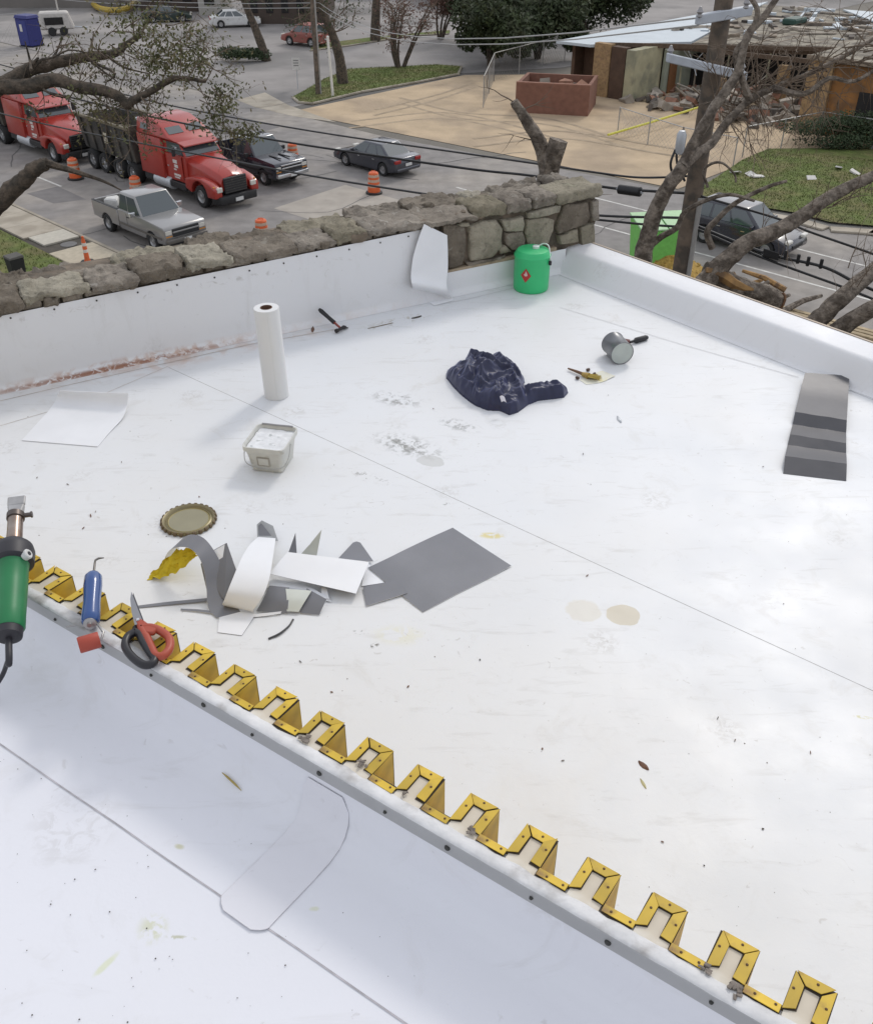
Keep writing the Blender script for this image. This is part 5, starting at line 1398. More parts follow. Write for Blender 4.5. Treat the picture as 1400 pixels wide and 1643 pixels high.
# ---- oak on the left, reaching in over the road
OY = 19.
rnd = random.Random(21)
oak = thing("oak_tree", "spreading oak whose bare limbs and sparse leaves reach over the red trucks", "tree", (-12.5, 19, .0))
tr = MB()
root = at_y(-70, 140, OY)
limb(tr, [V((-12.5, 19, -.1)), V((-12.2, 19, 3)), V((-11.6, 18.9, 6)), V((-10.6, 18.9, 8.4)), root], .48, .24, 10, 6, .12)
limb(tr, [root, at_y(-20, 140, OY), at_y(0, 138, OY)], .21, .16, 8, 4)
A_pts = [(0, 138), (20, 127), (48, 111), (80, 103), (118, 94), (158, 89), (186, 84), (205, 70), (225, 55)]
Bp = [(0, 138), (45, 138), (86, 128), (130, 140), (165, 145), (193, 156), (204, 168), (216, 160), (240, 147), (275, 127), (300, 126), (330, 130)]
cA = limb(tr, [at_y(x, y, OY + .004 * x) for x, y in A_pts], .150, .045, 8, 4, .15)
cB = limb(tr, [at_y(x, y, OY - .002 * x) for x, y in Bp], .145, .03, 8, 4, .12)
low0 = V((-11.75, 18.95, 5.2))
Cp = [(-20, 335), (0, 322), (22, 302), (45, 282), (62, 267), (76, 262), (100, 269), (130, 278), (165, 290), (195, 305)]
cC = limb(tr, [low0, at_y(-70, 370, 18.4)] + [at_y(x, y, 18) for x, y in Cp[:6]], .24, .11, 8, 5, .15)
limb(tr, [at_y(x, y, 18) for x, y in Cp[5:]], .075, .012, 6, 4)
limb(tr, [at_y(x, y, OY) for x, y in ((50, 108), (56, 98), (62, 92))], .035, .02, 5, 3)
for pl in ([(50, 112), (48, 96), (44, 80), (40, 66)], [(75, 104), (90, 84), (100, 58)], [(52, 110), (66, 96), (85, 92), (110, 80), (140, 84)], [(60, 132), (80, 150), (112, 158)], [(140, 92), (158, 108), (190, 132)], [(170, 88), (200, 108), (240, 118)], [(150, 100), (185, 118), (170, 132)]):
    limb(tr, [at_y(x, y, OY + rnd.uniform(-.4, .4)) for x, y in pl], .032, .01, 5, 3)
tr.build("trunk", M_BARK, oak, smooth=50)
tw = MB(); tips = []
for c in (cA, cB):
    for p in c[6::2]:
        if rnd.random() < .95:
            twigs(tw, rnd, p, V((rnd.uniform(-.2, 1), rnd.uniform(-.5, .5), rnd.uniform(-.8, .9))), rnd.uniform(.5, 1.0), .014, 2, tips)
for (x, y) in ((130, 168), (140, 175), (110, 160), (150, 180), (170, 182), (125, 150), (145, 158), (250, 60), (270, 80), (235, 90), (300, 70), (200, 60), (180, 50), (150, 50), (330, 170), (350, 190), (320, 160), (300, 130), (340, 140), (70, 60), (90, 75), (120, 60), (150, 75), (175, 70), (200, 45), (110, 110), (160, 115), (200, 120), (230, 130), (95, 150), (120, 170), (160, 165), (180, 175), (105, 140), (250, 95), (280, 60), (300, 50), (265, 40), (330, 100)):
    twigs(tw, rnd, at_y(x, y, OY), V((rnd.uniform(-.3, 1), rnd.uniform(-.5, .5), rnd.uniform(-.9, .5))), rnd.uniform(.5, .9), .012, 2, tips)
tw.build("twigs", M_TWIG, oak, kind="stuff", fix=False)
lf = MB()
for (x, y, r_, n_) in ((265, 70, .75, 330), (240, 45, .6, 160), (290, 98, .55, 300), (310, 75, .5, 110), (225, 85, .45, 80), (255, 105, .4, 140), (320, 105, .3, 120), (352, 150, .32, 200), (362, 172, .25, 120), (340, 195, .35, 160), (385, 212, .3, 170), (150, 172, .3, 60), (120, 150, .3, 50), (200, 30, .5, 120), (180, 60, .6, 60), (405, 218, .2, 60)):
    leaves(lf, rnd, at_y(x, y, OY + rnd.uniform(-.5, .5)), r_, n_, .036, .6)
for p in tips:
    if rnd.random() < .35: leaves(lf, rnd, p, .12, 4, .032)
lf.build("foliage", M_LEAFO, oak, kind="stuff", fix=False)

# ---- pruned tree behind the corner of the stone parapet
pt_ = thing("pruned_tree", "pruned tree fork with a sawn stub behind the parapet corner", "tree", (1.55, 11, 0))
mb = MB()
fk = at_y(879, 282, 11)
limb(mb, [V((fk.x, 11, -.1)), V((fk.x - .05, 11, 5)), fk], .24, .13, 9, 6, .1)
limb(mb, [fk - V((0, 0, .1)), at_y(876, 262, 11), at_y(862, 222, 11), at_y(842, 190, 11), at_y(824, 162, 11)], .105, .045, 8, 5, .15)
limb(mb, [fk - V((0, 0, .1)), at_y(884, 262, 10.95), at_y(891, 240, 10.9), at_y(896, 224, 10.9)], .11, .105, 8, 4)
mb.build("trunk", M_BARK2, pt_, smooth=45)
tp = []; mb = MB()
for (x, y, dx, dz) in ((826, 165, -.5, .6), (835, 180, .6, .5), (866, 228, -.7, .1), (900, 300, .8, -.1)):
    twigs(mb, rnd, at_y(x, y, 11), V((dx, 0, dz)), .35, .009, 1, tp)
mb.build("twigs", M_TWIG, pt_, kind="stuff", fix=False)

# ---- forked tree by the right roof edge
TY = 13.0
ft = thing("forked_tree", "large bare forked tree with thick limbs crossing the utility pole", "tree", (at_y(1075, 540, TY).x, TY, 0))
mb = MB()
cr = at_y(1072, 520, TY)
limb(mb, [V((cr.x + .1, TY, -.1)), V((cr.x + .05, TY, 3)), cr], .42, .30, 10, 6, .1)
R1 = [(1030, 424), (1037, 385), (1050, 342), (1067, 306), (1098, 266)]
limb(mb, [cr - V((0, 0, .1)), at_y(1040, 465, TY)] + [at_y(x, y, TY) for x, y in R1], .155, .09, 9, 5, .12)
limb(mb, [at_y(x, y, TY + .2 * k) for k, (x, y) in enumerate(((1095, 268), (1118, 246), (1140, 231), (1164, 198), (1202, 160), (1240, 141), (1296, 118), (1362, 85), (1420, 50)))], .072, .024, 8, 5, .15, 3)
limb(mb, [at_y(x, y, TY + .1 * k) for k, (x, y) in enumerate(((1082, 288), (1110, 235), (1140, 180), (1166, 142), (1184, 112), (1198, 58), (1222, 30), (1250, -10)))], .08, .038, 8, 5, .15, 5)
limb(mb, [cr - V((0, 0, .15))] + [at_y(x, y, TY + .1 * k) for k, (x, y) in enumerate(((1102, 480), (1130, 452), (1162, 420), (1196, 391), (1246, 370), (1280, 350), (1331, 316), (1372, 295), (1430, 270)))], .165, .072, 9, 5, .12, 7)
limb(mb, [at_y(x, y, TY) for x, y in ((1036, 400), (1060, 380), (1085, 365), (1098, 340), (1130, 322), (1170, 312), (1210, 322))], .05, .02, 6, 4)
limb(mb, [at_y(x, y, TY + .3) for x, y in ((1142, 398), (1134, 372), (1150, 352), (1180, 325), (1230, 300), (1262, 290))], .055, .02, 6, 4)
limb(mb, [at_y(x, y, TY + .5) for x, y in ((1202, 160), (1180, 90), (1200, 60), (1215, 20), (1200, -10))], .05, .03, 6, 4)
limb(mb, [at_y(x, y, TY + .8) for x, y in ((1240, 141), (1290, 150), (1330, 125), (1370, 130), (1420, 100))], .045, .02, 6, 4)
limb(mb, [at_y(x, y, TY + .3) for x, y in ((1135, 300), (1128, 275), (1142, 262), (1160, 262), (1178, 280), (1180, 292))], .022, .014, 6, 4)
mb.build("trunk", M_BARK2, ft, smooth=50)
mb = MB(); tp = []
for k in range(84):
    x = rnd.uniform(1130, 1420); y = 150 - (x - 1200) * .38 + rnd.uniform(-15, 15)
    twigs(mb, rnd, at_y(x, y, TY + 1), V((rnd.uniform(-.3, 1), rnd.uniform(-.4, .4), rnd.uniform(-.7, 1))), rnd.uniform(.35, .95), .011, 2, tp)
for k in range(22):
    x = rnd.uniform(1190, 1420); y = 395 - (x - 1190) * .45
    twigs(mb, rnd, at_y(x, y, TY + .6), V((rnd.uniform(-.3, .6), rnd.uniform(-.4, .4), rnd.uniform(-.3, 1))), rnd.uniform(.3, .6), .010, 1, tp)
mb.build("twigs", M_TWIG, ft, kind="stuff", fix=False)
f2 = thing("leaning_tree", "second bare tree with two thick limbs rising past the roof edge kerb", "tree", (at_y(1290, 640, 12).x, 12, 0))
mb = MB(); c2 = at_y(1275, 585, 12)
limb(mb, [V((c2.x, 12, -.1)), V((c2.x, 12, 3)), c2], .36, .27, 10, 6, .1)
limb(mb, [c2 - V((0, 0, .1)), at_y(1300, 530, 12), at_y(1318, 508, 12), at_y(1350, 478, 12), at_y(1385, 448, 12.2), at_y(1440, 400, 12.4)], .15, .10, 9, 5, .12)
limb(mb, [c2 - V((0, 0, .1)), at_y(1325, 545, 11.8), at_y(1360, 518, 11.7), at_y(1400, 494, 11.6), at_y(1450, 470, 11.5)], .14, .10, 9, 5, .12, 4)
mb.build("trunk", M_BARK2, f2, smooth=50)
mb = MB()
for (x, y) in ((1355, 470), (1375, 460), (1330, 500), (1360, 430), (1390, 440)):
    twigs(mb, rnd, at_y(x, y, 12), V((rnd.uniform(-.5, .5), 0, 1)), .6, .008, 2, tp)
mb.build("twigs", M_TWIG, f2, kind="stuff", fix=False)
# sawn log lodged in the fork
M_SAWN = mat("split_wood", (.33, .19, .07), .85, var=.3, vs=6, c2=(.15, .09, .045), c2s=4)
lg = thing("sawn_log", "split sawn log with orange-brown wood lodged beside the tree fork", "log", at_y(1200, 470, 13.4))
mb = MB(); a, b = at_y(1130, 436, 13.2), at_y(1250, 486, 13.2); cc = [a.lerp(b, k / 8) + V((0, 0, .03 * sin(k * 1.3))) for k in range(9)]
mb.tube(cc, [.15 + .02 * sin(k * 2.1) for k in range(9)], 10); mb.build("bark", M_BARK2, lg, smooth=50)
mb = MB(); d = (b - a).normalized(); mb.lathe([(.155, -.02), (.16, .0), (.15, .012), (0, .02)], b, 12, d); mb.build("cut_face", mat("cut_face_wood", (.13, .065, .03), .9, var=.3, vs=8), lg)
mb = MB(); mb.tube([p + V((-.02, -.10, .06)) for p in cc[0:6]], [.05, .09, .09, .08, .07, .03], 6); mb.build("split_wood", M_SAWN, lg, smooth=50)
# brush heap and boards on the ground beyond the kerb
rr = random.Random(31)
ls = thing("board_stack", "stack of pale weathered boards on the ground by the trees", "boards", RP(-7.6, 21.0, 0))
for k in range(7):
    a = P(1215, 478 + k * 6.2, .2); b = P(1420, 533 + k * 6.2, .2)
    d = (b - a).normalized(); n = V((-d.y, d.x, 0)) * .09
    mb = MB(); mb.prism([a - n - V((0, 0, .2)), b - n - V((0, 0, .2)), b + n - V((0, 0, .2)), a + n - V((0, 0, .2))], (0, 0, .14 + .02 * (k % 3))); mb.build("board", mat("pale_board", (.34, .27, .17), .9, var=.25, rnd=.3), ls)
for k in range(14):
    p = P(rr.uniform(1150, 1260), rr.uniform(462, 500), .15); q = p + V((rr.uniform(-1.5, 1.5), rr.uniform(-1, 1), rr.uniform(.1, .9)))
    mb = MB(); mb.tube([p, p.lerp(q, .5) + V((0, 0, .1)), q], [.12, .1, .06], 6); mb.build("cut_branch", M_SAWN if k % 3 == 0 else M_BARK2, label="cut branch in the brush heap below the roof edge", cat="branch", group="brush heap branches", smooth=50)
wl = thing("wood_chip_mound", "mound of yellow-brown wood chips beside the green container", "wood chips", P(1068, 430, 0))
mb = MB(); rows = [[P(1068, 430, 0) + V((cos(a) * r_, sin(a) * r_, .9 * max(0, 1 - r_ / 1.5) ** 1.3 + .06 * noise.noise(V((cos(a) * r_ * 4, sin(a) * r_ * 4, 0))))) for r_ in (0.01, .3, .6, .9, 1.2, 1.5)] for a in [2 * pi * k / 16 for k in range(17)]]
mb.sheet(rows, .01); mb.build("mound", mat("wood_chips", (.40, .25, .06), .95, var=.4, vs=9, bump=.05, bs=20), wl, smooth=60)
mb = MB()
for k in range(120):
    a = rr.uniform(0, 2 * pi); r_ = rr.uniform(.1, 1.5); p = P(1068, 430, 0) + V((cos(a) * r_, sin(a) * r_, .9 * max(0, 1 - r_ / 1.5) ** 1.3 + .02)); mb.box(p, (.12, .05, .03), Matrix.Rotation(rr.uniform(0, 3), 3, 'Z') @ Matrix.Rotation(rr.uniform(-.6, .6), 3, 'X'))
mb.build("chips", MATS["wood_chips"], wl, kind="stuff")

# ---- utility pole with arms
PX_, PY_ = 4.43, 16.5
up_ = thing("utility_pole", "weathered wooden utility pole with pale metal cross arms", "utility pole", (PX_, PY_, 0))
mb = MB(); mb.tube([(PX_, PY_, -.2), (PX_, PY_, 6), (PX_ + .03, PY_, 13.2)], [.20, .175, .135], 12); sh = mb.build("shaft", M_POLE, up_, smooth=50)
mb = MB(); mb.tube([(PX_ + .10, PY_ - .17, 0), (PX_ + .10, PY_ - .15, 8.5)], .045, 8); mb.build("conduit", MATS["grey_conduit"], up_, smooth=40)
def arm(name, p, q, w, h, m):
    d = (q - p).normalized(); n = V((-d.y, d.x, 0)).normalized() * w / 2; z = V((0, 0, h / 2))
    mb = MB(); mb.hexa([p - n - z, q - n - z, q + n - z, p + n - z], [p - n + z, q - n + z, q + n + z, p + n + z]); return mb.build(name, m, up_, bevel=.012)
M_ARM = mat("pale_fibreglass_arm", (.47, .50, .54), .5, var=.1)
c1 = V((PX_, PY_ - .24, 10.55))
arm("cross_arm", at_y(1070, 92, 16.0), at_y(1196, 122, 16.32), .11, .13, M_ARM)
arm("cross_arm", at_y(1118, 31, 16.15), at_y(1204, 16, 16.6), .11, .14, M_ARM)
for (x, y) in ((1075, 84), (1190, 110), (1122, 22), (1197, 8)):
    mb = MB(); mb.lathe([(.02, 0), (.05, .02), (.03, .05), (.055, .08), (.03, .12), (.02, .15), (0, .16)], at_y(x, y, 16.1) - V((0, 0, .05)), 10); mb.build("insulator", mat("grey_insulator", (.3, .29, .29), .3), up_, smooth=40)
mb = MB()
for (x0, y0, x1, y1) in ((1086, 232, 1098, 290), (1083, 240, 1080, 285), (1090, 222, 1104, 262)):
    mb.tube(crom([at_y(x0, y0, 16.2), at_y((x0 + x1) / 2 - 6, (y0 + y1) / 2, 16.15), at_y(x1, y1, 16.2)], 6), .022, 5)
mb.build("hanging_loops", M_BLK, up_)
mb = MB(); mb.lathe([(0, 0), (.07, 0), (.08, .03), (.08, .3), (.05, .36), (0, .37)], at_y(1092, 226, 16.2) - V((0, 0, .2)), 12); mb.build("bracket_can", M_GALV, up_, smooth=40)

# ---- cables in the vertical plane of the pole line
M_CABLE = mat("black_cable", (.012, .012, .013), .55, var=.1)
M_WIRE = mat("pale_wire", (.42, .42, .41), .4, metal=.4, var=.1)
pc = V((PX_, PY_, 0))
def cab(pts, r, label, off=0., m=M_CABLE, name="overhead_cable"):
    ps = [on_plane(x, y, pc + RN * off, RN) for x, y in pts]
    mb = MB(); mb.tube(crom(ps, 8), r, 6); return mb.build(name, m, label=label, cat="cable", smooth=60)
cab([(-120, 62), (0, 103), (140, 136), (279, 170), (500, 210), (740, 245), (872, 264), (960, 277), (1018, 284), (1070, 284), (1104, 282)], .020, "topmost black cable of the set crossing above the red truck")
cab([(-120, 92), (0, 127), (200, 177), (307, 200), (393, 216), (500, 234), (740, 269), (848, 281), (965, 299), (1010, 304), (1091, 309), (1112, 311)], .026, "thick black cable in front of the sedan that carries the splice case")
cab([(-120, 150), (60, 196), (239, 232), (363, 256), (500, 282), (690, 312), (830, 330), (956, 345), (1085, 349), (1104, 350)], .024, "lower black cable passing under the sedan's wheels towards the parapet")
cab([(690, 322), (830, 340), (956, 352), (1037, 360), (1100, 364)], .022, "lowest black cable beside the parapet's stone end")
cab([(1119, 313), (1246, 350), (1297, 371), (1400, 407), (1520, 452)], .020, "black cable running from the pole over the far lawn's kerb")
fc = cab([(1112, 360), (1225, 405), (1318, 427), (1373, 453), (1450, 486)], .026, "black cable with clips running down the road beyond the pole")
cab([(1110, 364), (1218, 411), (1359, 463), (1460, 505)], .022, "black cable without clips just under the clipped one")
sc_ = thing("splice_case", "black cylindrical cable splice case hung beside the parapet", "splice case", on_plane(1010, 305, pc, RN))
a, b = on_plane(992, 303, pc, RN), on_plane(1028, 308, pc, RN)
mb = MB(); mb.lathe([(0, 0), (.06, 0), (.085, .02), (.085, (b - a).length - .02), (.06, (b - a).length), (0, (b - a).length)], a, 14, (b - a)); mb.build("case", M_CABLE, sc_, smooth=40)
for q in (0, 1):
    p = a if q == 0 else b; mb = MB(); mb.lathe([(.03, -.03), (.035, .03)], p, 10, (b - a)); mb.build("clamp", M_GALV, sc_)
mb = MB(); mb.hexa(*[[on_plane(x, y, pc - RN * o, RN) for x, y, o in pts] for pts in (((1225, 398, .06), (1250, 406, .06), (1250, 406, -.06), (1225, 398, -.06)), ((1223, 410, .06), (1248, 418, .06), (1248, 418, -.06), (1223, 410, -.06)))]); mb.build("cable_box", M_CABLE, label="small black terminal box on the clipped cable", cat="box", bevel=.01)
for (x, y) in ((1260, 409), (1280, 415), (1296, 419), (1317, 423)):
    p = on_plane(x, y, pc, RN); mb = MB(); mb.box(p, (.05, .05, .16)); mb.build("clip", M_CABLE, fc, bevel=.01)
spt = P(511, 150, .1)
for k, (y0, y1, lab) in enumerate(((4, 30, "thin pale wire high across the street, upper one"), (12, 42, "thin pale wire high across the street, lower one"))):
    a = at_y(512, y0, spt.y); b = at_y(1120, y1 - 2, 16.3); pts = [a.lerp(b, t / 10) - V((0, 0, 1.0 * 4 * (t / 10) * (1 - t / 10))) for t in range(11)]
    mb = MB(); mb.tube(pts, .014, 5); mb.build("overhead_wire", M_WIRE, label=lab, cat="wire")
for k in range(2):
    a = at_y(512, 4 + 8 * k, spt.y); b = a + V((-40, 26, -.5)); pts = [a.lerp(b, t / 8) - V((0, 0, .8 * 4 * (t / 8) * (1 - t / 8))) for t in range(9)]
    mb = MB(); mb.tube(pts, .02, 5); mb.build("overhead_wire", M_WIRE, label=("thin wire running from the island pole over the parking lot, upper one", "thin wire running from the island pole over the parking lot, lower one")[k], cat="wire")

# ---- trees and hedges across the road
def bush(name, label, loc, rx, ry, h, n, size, m, seed, cat="bush", group=None, trunk=True, z0=.15):
    r = random.Random(seed); o = thing(name, label, cat, loc, 0, group)
    mb = MB(); lobes = []
    for k in range(16):
        a = r.uniform(0, 2 * pi); q = sqrt(r.random()) * .75
        lobes.append((V((cos(a) * q * rx, sin(a) * q * ry, h * r.uniform(.25, .85))), r.uniform(.28, .5)))
    for k in range(n):
        c, s = r.choice(lobes)
        u = V((r.gauss(0, 1), r.gauss(0, 1), r.gauss(0, 1))).normalized() * (r.random() ** .33)
        p = c + V((u.x * rx * s, u.y * ry * s, u.z * h * s * .6))
        p.z = max(z0, p.z)
        uu = V((r.uniform(-1, 1), r.uniform(-1, 1), r.uniform(-1, 1))).normalized(); v = uu.orthogonal().normalized(); sz = size * r.uniform(.6, 1.5)
        mb.add([p - uu * sz, p + v * sz * .5, p + uu * sz, p - v * sz * .5], [(0, 1, 2, 3)])
    mb.build("crown", m, o, world=False, kind="stuff", fix=False)
    if trunk:
        mb = MB()
        for k in range(4):
            a = r.uniform(0, 6.28); mb.tube([(cos(a) * .15, sin(a) * .15, -.05), (cos(a) * .5, sin(a) * .5, h * .3), (cos(a) * rx * .5, sin(a) * ry * .5, h * .65)], [.12, .08, .03], 6)
        mb.build("trunk", M_BARK, o, world=False)
    return o
bush("evergreen_tree", "dense dark evergreen at the end of the curved fence", P(785, 108, 0), 3.3, 3.0, 5.4, 9000, .17, M_LEAFD, 1, "tree", "evergreens by the fence")
bush("evergreen_tree", "broad dark evergreen against the ruin's pale roof", P(862, 94, 0), 4.0, 3.2, 5.6, 10000, .18, M_LEAFD, 2, "tree", "evergreens by the fence")
bush("evergreen_tree", "tall dark evergreen behind the other two, rising out of view", P(815, 72, 0), 5.6, 3.8, 7.0, 11000, .20, M_LEAFD, 3, "tree", "evergreens by the fence")
bush("evergreen_tree", "dark evergreen behind the ruined house roof corner", P(940, 62, 0), 5.6, 3.4, 5.8, 10000, .19, M_LEAFD, 4, "tree", "evergreens by the fence")
bush("clipped_hedge", "clipped green hedge in front of the rust-brown ruin wall", P(1352, 236, 0), 4.6, 1.0, 1.7, 10000, .07, M_LEAFH, 5, "hedge", None, False)
bush("clipped_hedge", "low dark hedge at the foot of the leaning parking lot tree", P(388, 98, 0), 2.4, 1.0, 1.0, 4000, .08, M_LEAFH, 6, "hedge", None, False)
def bare_tree(label, loc, path, r0, seed, stems=1, spread=.8, Ltw=1.3, nt=26, red=False, name="bare_tree", leafy=0):
    r = random.Random(seed); o = thing(name, label, "tree", loc)
    mb = MB(); tw = MB(); tips = []
    for s in range(stems):
        off = V((0, 0, 0)) if stems == 1 else V((r.uniform(-.25, .25), r.uniform(-.25, .25), 0))
        pts = [V(p) + off * (1 + i * spread * (0 if stems == 1 else 2.2)) for i, p in enumerate(path)]
        c = limb(mb, pts, r0 * (1 if stems == 1 else .55), r0 * .35 if stems == 1 else .03, 8, 5, .12, seed + s)
        for k in range(nt // stems):
            p = c[r.randrange(len(c) // 2, len(c))]
            twigs(tw, r, p, V((r.uniform(-1, 1), r.uniform(-1, 1), r.uniform(-.1, 1))), Ltw * r.uniform(.6, 1.3), r0 * .14, 2, tips)
    mb.build("trunk", M_BARK, o, world=False, smooth=50); tw.build("branches", M_TWIG, o, world=False, kind="stuff", fix=False)
    if leafy:
        lf = MB()
        for p in tips:
            leaves(lf, r, p, .35, leafy, .09)
        lf.build("foliage", mat("russet_leaf", (.13, .07, .05), .8, var=.4) if red else M_LEAFD, o, world=False, kind="stuff", fix=False)
    return o
bare_tree("leaning dark trunk rising from the low hedge in the parking lot", P(428, 97, 0), [(0, 0, -.1), (-.5, 0, 1.8), (-1.3, 0, 4.2), (-1.9, 0, 7), (-2.0, .5, 9)], .38, 1, leafy=3, Ltw=2.2)
bare_tree("forked dark tree beside the white post on the island", P(550, 133, .1), [(0, 0, -.1), (-.15, 0, 1.6), (-.6, 0, 3.3), (-1.6, 0, 5.5), (-2.2, 0, 7.5)], .42, 2, leafy=2, Ltw=1.8)
bare_tree("thick straight trunk on the narrow grass strip", P(602, 64, .08), [(0, 0, -.1), (.1, 0, 2), (.3, 0, 4.5), (.2, 0, 7)], .48, 3, leafy=3, Ltw=2.2)
bare_tree("multi-stemmed bare ornamental tree in the middle of the grass island", P(642, 107, .1), [(0, 0, -.1), (.05, 0, .9), (.35, 0, 2.3), (.9, 0, 4.0)], .26, 4, stems=7, Ltw=1.0, nt=49, red=True, leafy=1)
bare_tree("reddish-brown leafless tree beyond the island near the evergreens", P(705, 62, 0), [(0, 0, -.1), (0, 0, 1.2), (.2, 0, 2.6), (.4, 0, 4.2)], .2, 5, stems=4, Ltw=1.2, nt=40, red=True, leafy=5)
# ================================================================== THINGS ON THE ROOFS
ZT = ZF + .003                                 # top of the membrane on this side of the seam
ZB = ZF + .0005                                # beyond the seam
def Pf(x, y, z=0.):
    return P(x, y, ZF + z)
# ---- upright roll of white membrane
c = Pf(444, 634, .001)
ro = thing("membrane_roll", "upright roll of white roofing membrane standing on its end", "membrane roll", c)
lean = V((-.012, .0, 1)).normalized()
Rr, Hr = .079, .61
mb = MB(); prof = [(.038, 0.), (Rr, 0.), (Rr, .004), (Rr + .0008, .3), (Rr, Hr - .004), (Rr - .002, Hr), (.038, Hr)]
mb.lathe(prof, c, 40, lean, closed=True); mb.build("wound_sheet", mat("roll_white", (.70, .70, .69), .42, var=.03, vs=3, bump=.0006, bs=9), ro, smooth=40)
mb = MB(); mb.lathe([(.034, .002), (.0375, .002), (.0375, Hr + .002), (.034, Hr + .002)], c, 28, lean, closed=True); mb.build("cardboard_core", mat("brown_cardboard", (.16, .085, .055), .85, var=.15), ro, smooth=40)
mb = MB(); mb.lathe([(0, .002), (.0335, .002), (.0335, Hr - .05), (0, Hr - .05)], c, 20, lean); mb.build("core_plug", mat("dark_core", (.05, .03, .025), .9), ro)
mb = MB(); x_ = V((.2, -.98, 0)); a0 = c + x_ * (Rr + .0012); mb.hexa([a0 + V((-.004, 0, .002)), a0 + V((.004, 0, .002)), a0 + V((.004, .002, .002)), a0 + V((-.004, .002, .002))], [a0 + lean * Hr + V((-.004, 0, -.002)), a0 + lean * Hr + V((.004, 0, -.002)), a0 + lean * Hr + V((.004, .002, -.002)), a0 + lean * Hr + V((-.004, .002, -.002))]); mb.build("loose_edge", MATS["roll_white"], ro)

# ---- square bucket
c = Pf(438, 742, .0035); bk = thing("square_bucket", "small square white plastic bucket with wire handle and label", "bucket", c, -.2)
M_BKT = mat("bucket_plastic", (.60, .60, .56), .45, var=.08, vs=12, c2=(.42, .41, .36), c2s=14, c2t=(.6, .75)); M_PTW = mat("white_residue", (.72, .73, .74), .5, var=.15, vs=25, bump=.004, bs=40, c2=(.45, .47, .47), c2s=22, c2t=(.6, .68))
def rsq(h, r, n=5):
    pts = []
    for cx, cy, a0 in ((h - r, h - r, 0), (-h + r, h - r, 90), (-h + r, -h + r, 180), (h - r, -h + r, 270)):
        for k in range(n + 1):
            a = radians(a0 + 90 * k / n); pts.append((cx + r * cos(a), cy + r * sin(a)))
    return pts
def loft(mb, rings, cap0=True, cap1=True):
    n = len(rings[0]); vs = [q for r in rings for q in r]; fs = []
    for i in range(len(rings) - 1):
        for k in range(n): fs.append((i * n + k, i * n + (k + 1) % n, (i + 1) * n + (k + 1) % n, (i + 1) * n + k))
    if cap0: fs.append(tuple(range(n - 1, -1, -1)))
    if cap1: fs.append(tuple((len(rings) - 1) * n + k for k in range(n)))
    mb.add(vs, fs)
ring = lambda h, z, r=.03: [V((x * 1.0, y * 1.10, z)) for x, y in rsq(h, r)]
HB = .172
mb = MB(); loft(mb, [ring(.092, 0), ring(.096, .004), ring(.108, .10), ring(.117, HB - .03), ring(.125, HB - .028), ring(.126, HB), ring(.120, HB), ring(.113, HB - .02), ring(.090, .012)], True, True); mb.build("tub", M_BKT, bk, world=False, smooth=40)
mb = MB(); rows = [[V((-.108 + .216 * i / 12, -.119 + .238 * j / 12, HB - .022 + .006 * noise.noise(V((i * .6, j * .6, 0))))) for j in range(13)] for i in range(13)]; mb.sheet(rows, .002); mb.build("dried_contents", M_PTW, bk, world=False, smooth=60)
mb = MB(); rows = [[V((-.095 + .19 * i / 10, .125, HB + .002)) + V((0, .005 * j + .001 * sin(i), .004 * j)) for j in range(3)] for i in range(11)]; mb.sheet([[p - V((0, .004, .0)) if j else p for j, p in enumerate(r)] for r in rows][::1], .001); mb.build("raised_rim_flap", mat("rim_flap_grey", (.30, .30, .31), .5), bk, world=False)  # plain grey flap along the back rim
mb = MB(); mb.tube(crom([(-.128, -.02, HB - .02), (-.132, -.088, HB - .075), (-.10, -.130, HB - .115), (0, -.138, HB - .13), (.10, -.132, HB - .117), (.132, -.088, HB - .075), (.128, -.02, HB - .02)], 6), .0025, 6); mb.build("wire_handle", mat("dull_wire", (.42, .42, .40), .4, metal=.4), bk, world=False, smooth=60)
mb = MB()
mb.hexa([(-.045, -.1170, .045), (.03, -.1170, .045), (.03, -.110, .045), (-.045, -.110, .045)], [(-.045, -.1245, .105), (.03, -.1245, .105), (.03, -.118, .105), (-.045, -.118, .105)]); lb = mb.build("label_plate", mat("bucket_label", (.36, .34, .30), .6), bk, world=False)
mb = MB(); mb.hexa([(-.037, -.1190, .052), (.022, -.1190, .052), (.022, -.112, .052), (-.037, -.112, .052)], [(-.037, -.1258, .098), (.022, -.1258, .098), (.022, -.120, .098), (-.037, -.120, .098)]); mb.build("label_paper", M_BKT, lb, world=False)

# ---- hammer
M_HND = mat("black_grip", (.02, .02, .022), .6, var=.15)
h0, h1 = on_plane(512, 496, SB + SQ * .035, SQ), Pf(547, 527, .022)
hm = thing("hammer", "claw hammer with black grip and red shaft lying by the parapet", "hammer", Pf(530, 515))
d = (h1 - h0).normalized(); mb = MB(); mb.tube([h0, h0 + d * .02, h0 + d * .1, h0 + d * .16, h0.lerp(h1, .52)], [.012, .017, .015, .016, .011], 10); mb.build("grip", M_HND, hm, smooth=50)
mb = MB(); mb.tube([h0.lerp(h1, .5), h1], [.009, .009], 8); mb.build("shaft", mat("red_shaft", (.25, .05, .035), .5), hm, smooth=50)
n_ = V((-d.y, d.x, 0)); mb = MB()
mb.tube([h1 - n_ * .065, h1 - n_ * .045, h1 - n_ * .043, h1 - n_ * .02, h1 + n_ * .02], [.016, .016, .011, .012, .013], 10); mb.build("head", mat("dark_steel", (.035, .03, .03), .45, metal=.5), hm, smooth=40)
mb = MB()
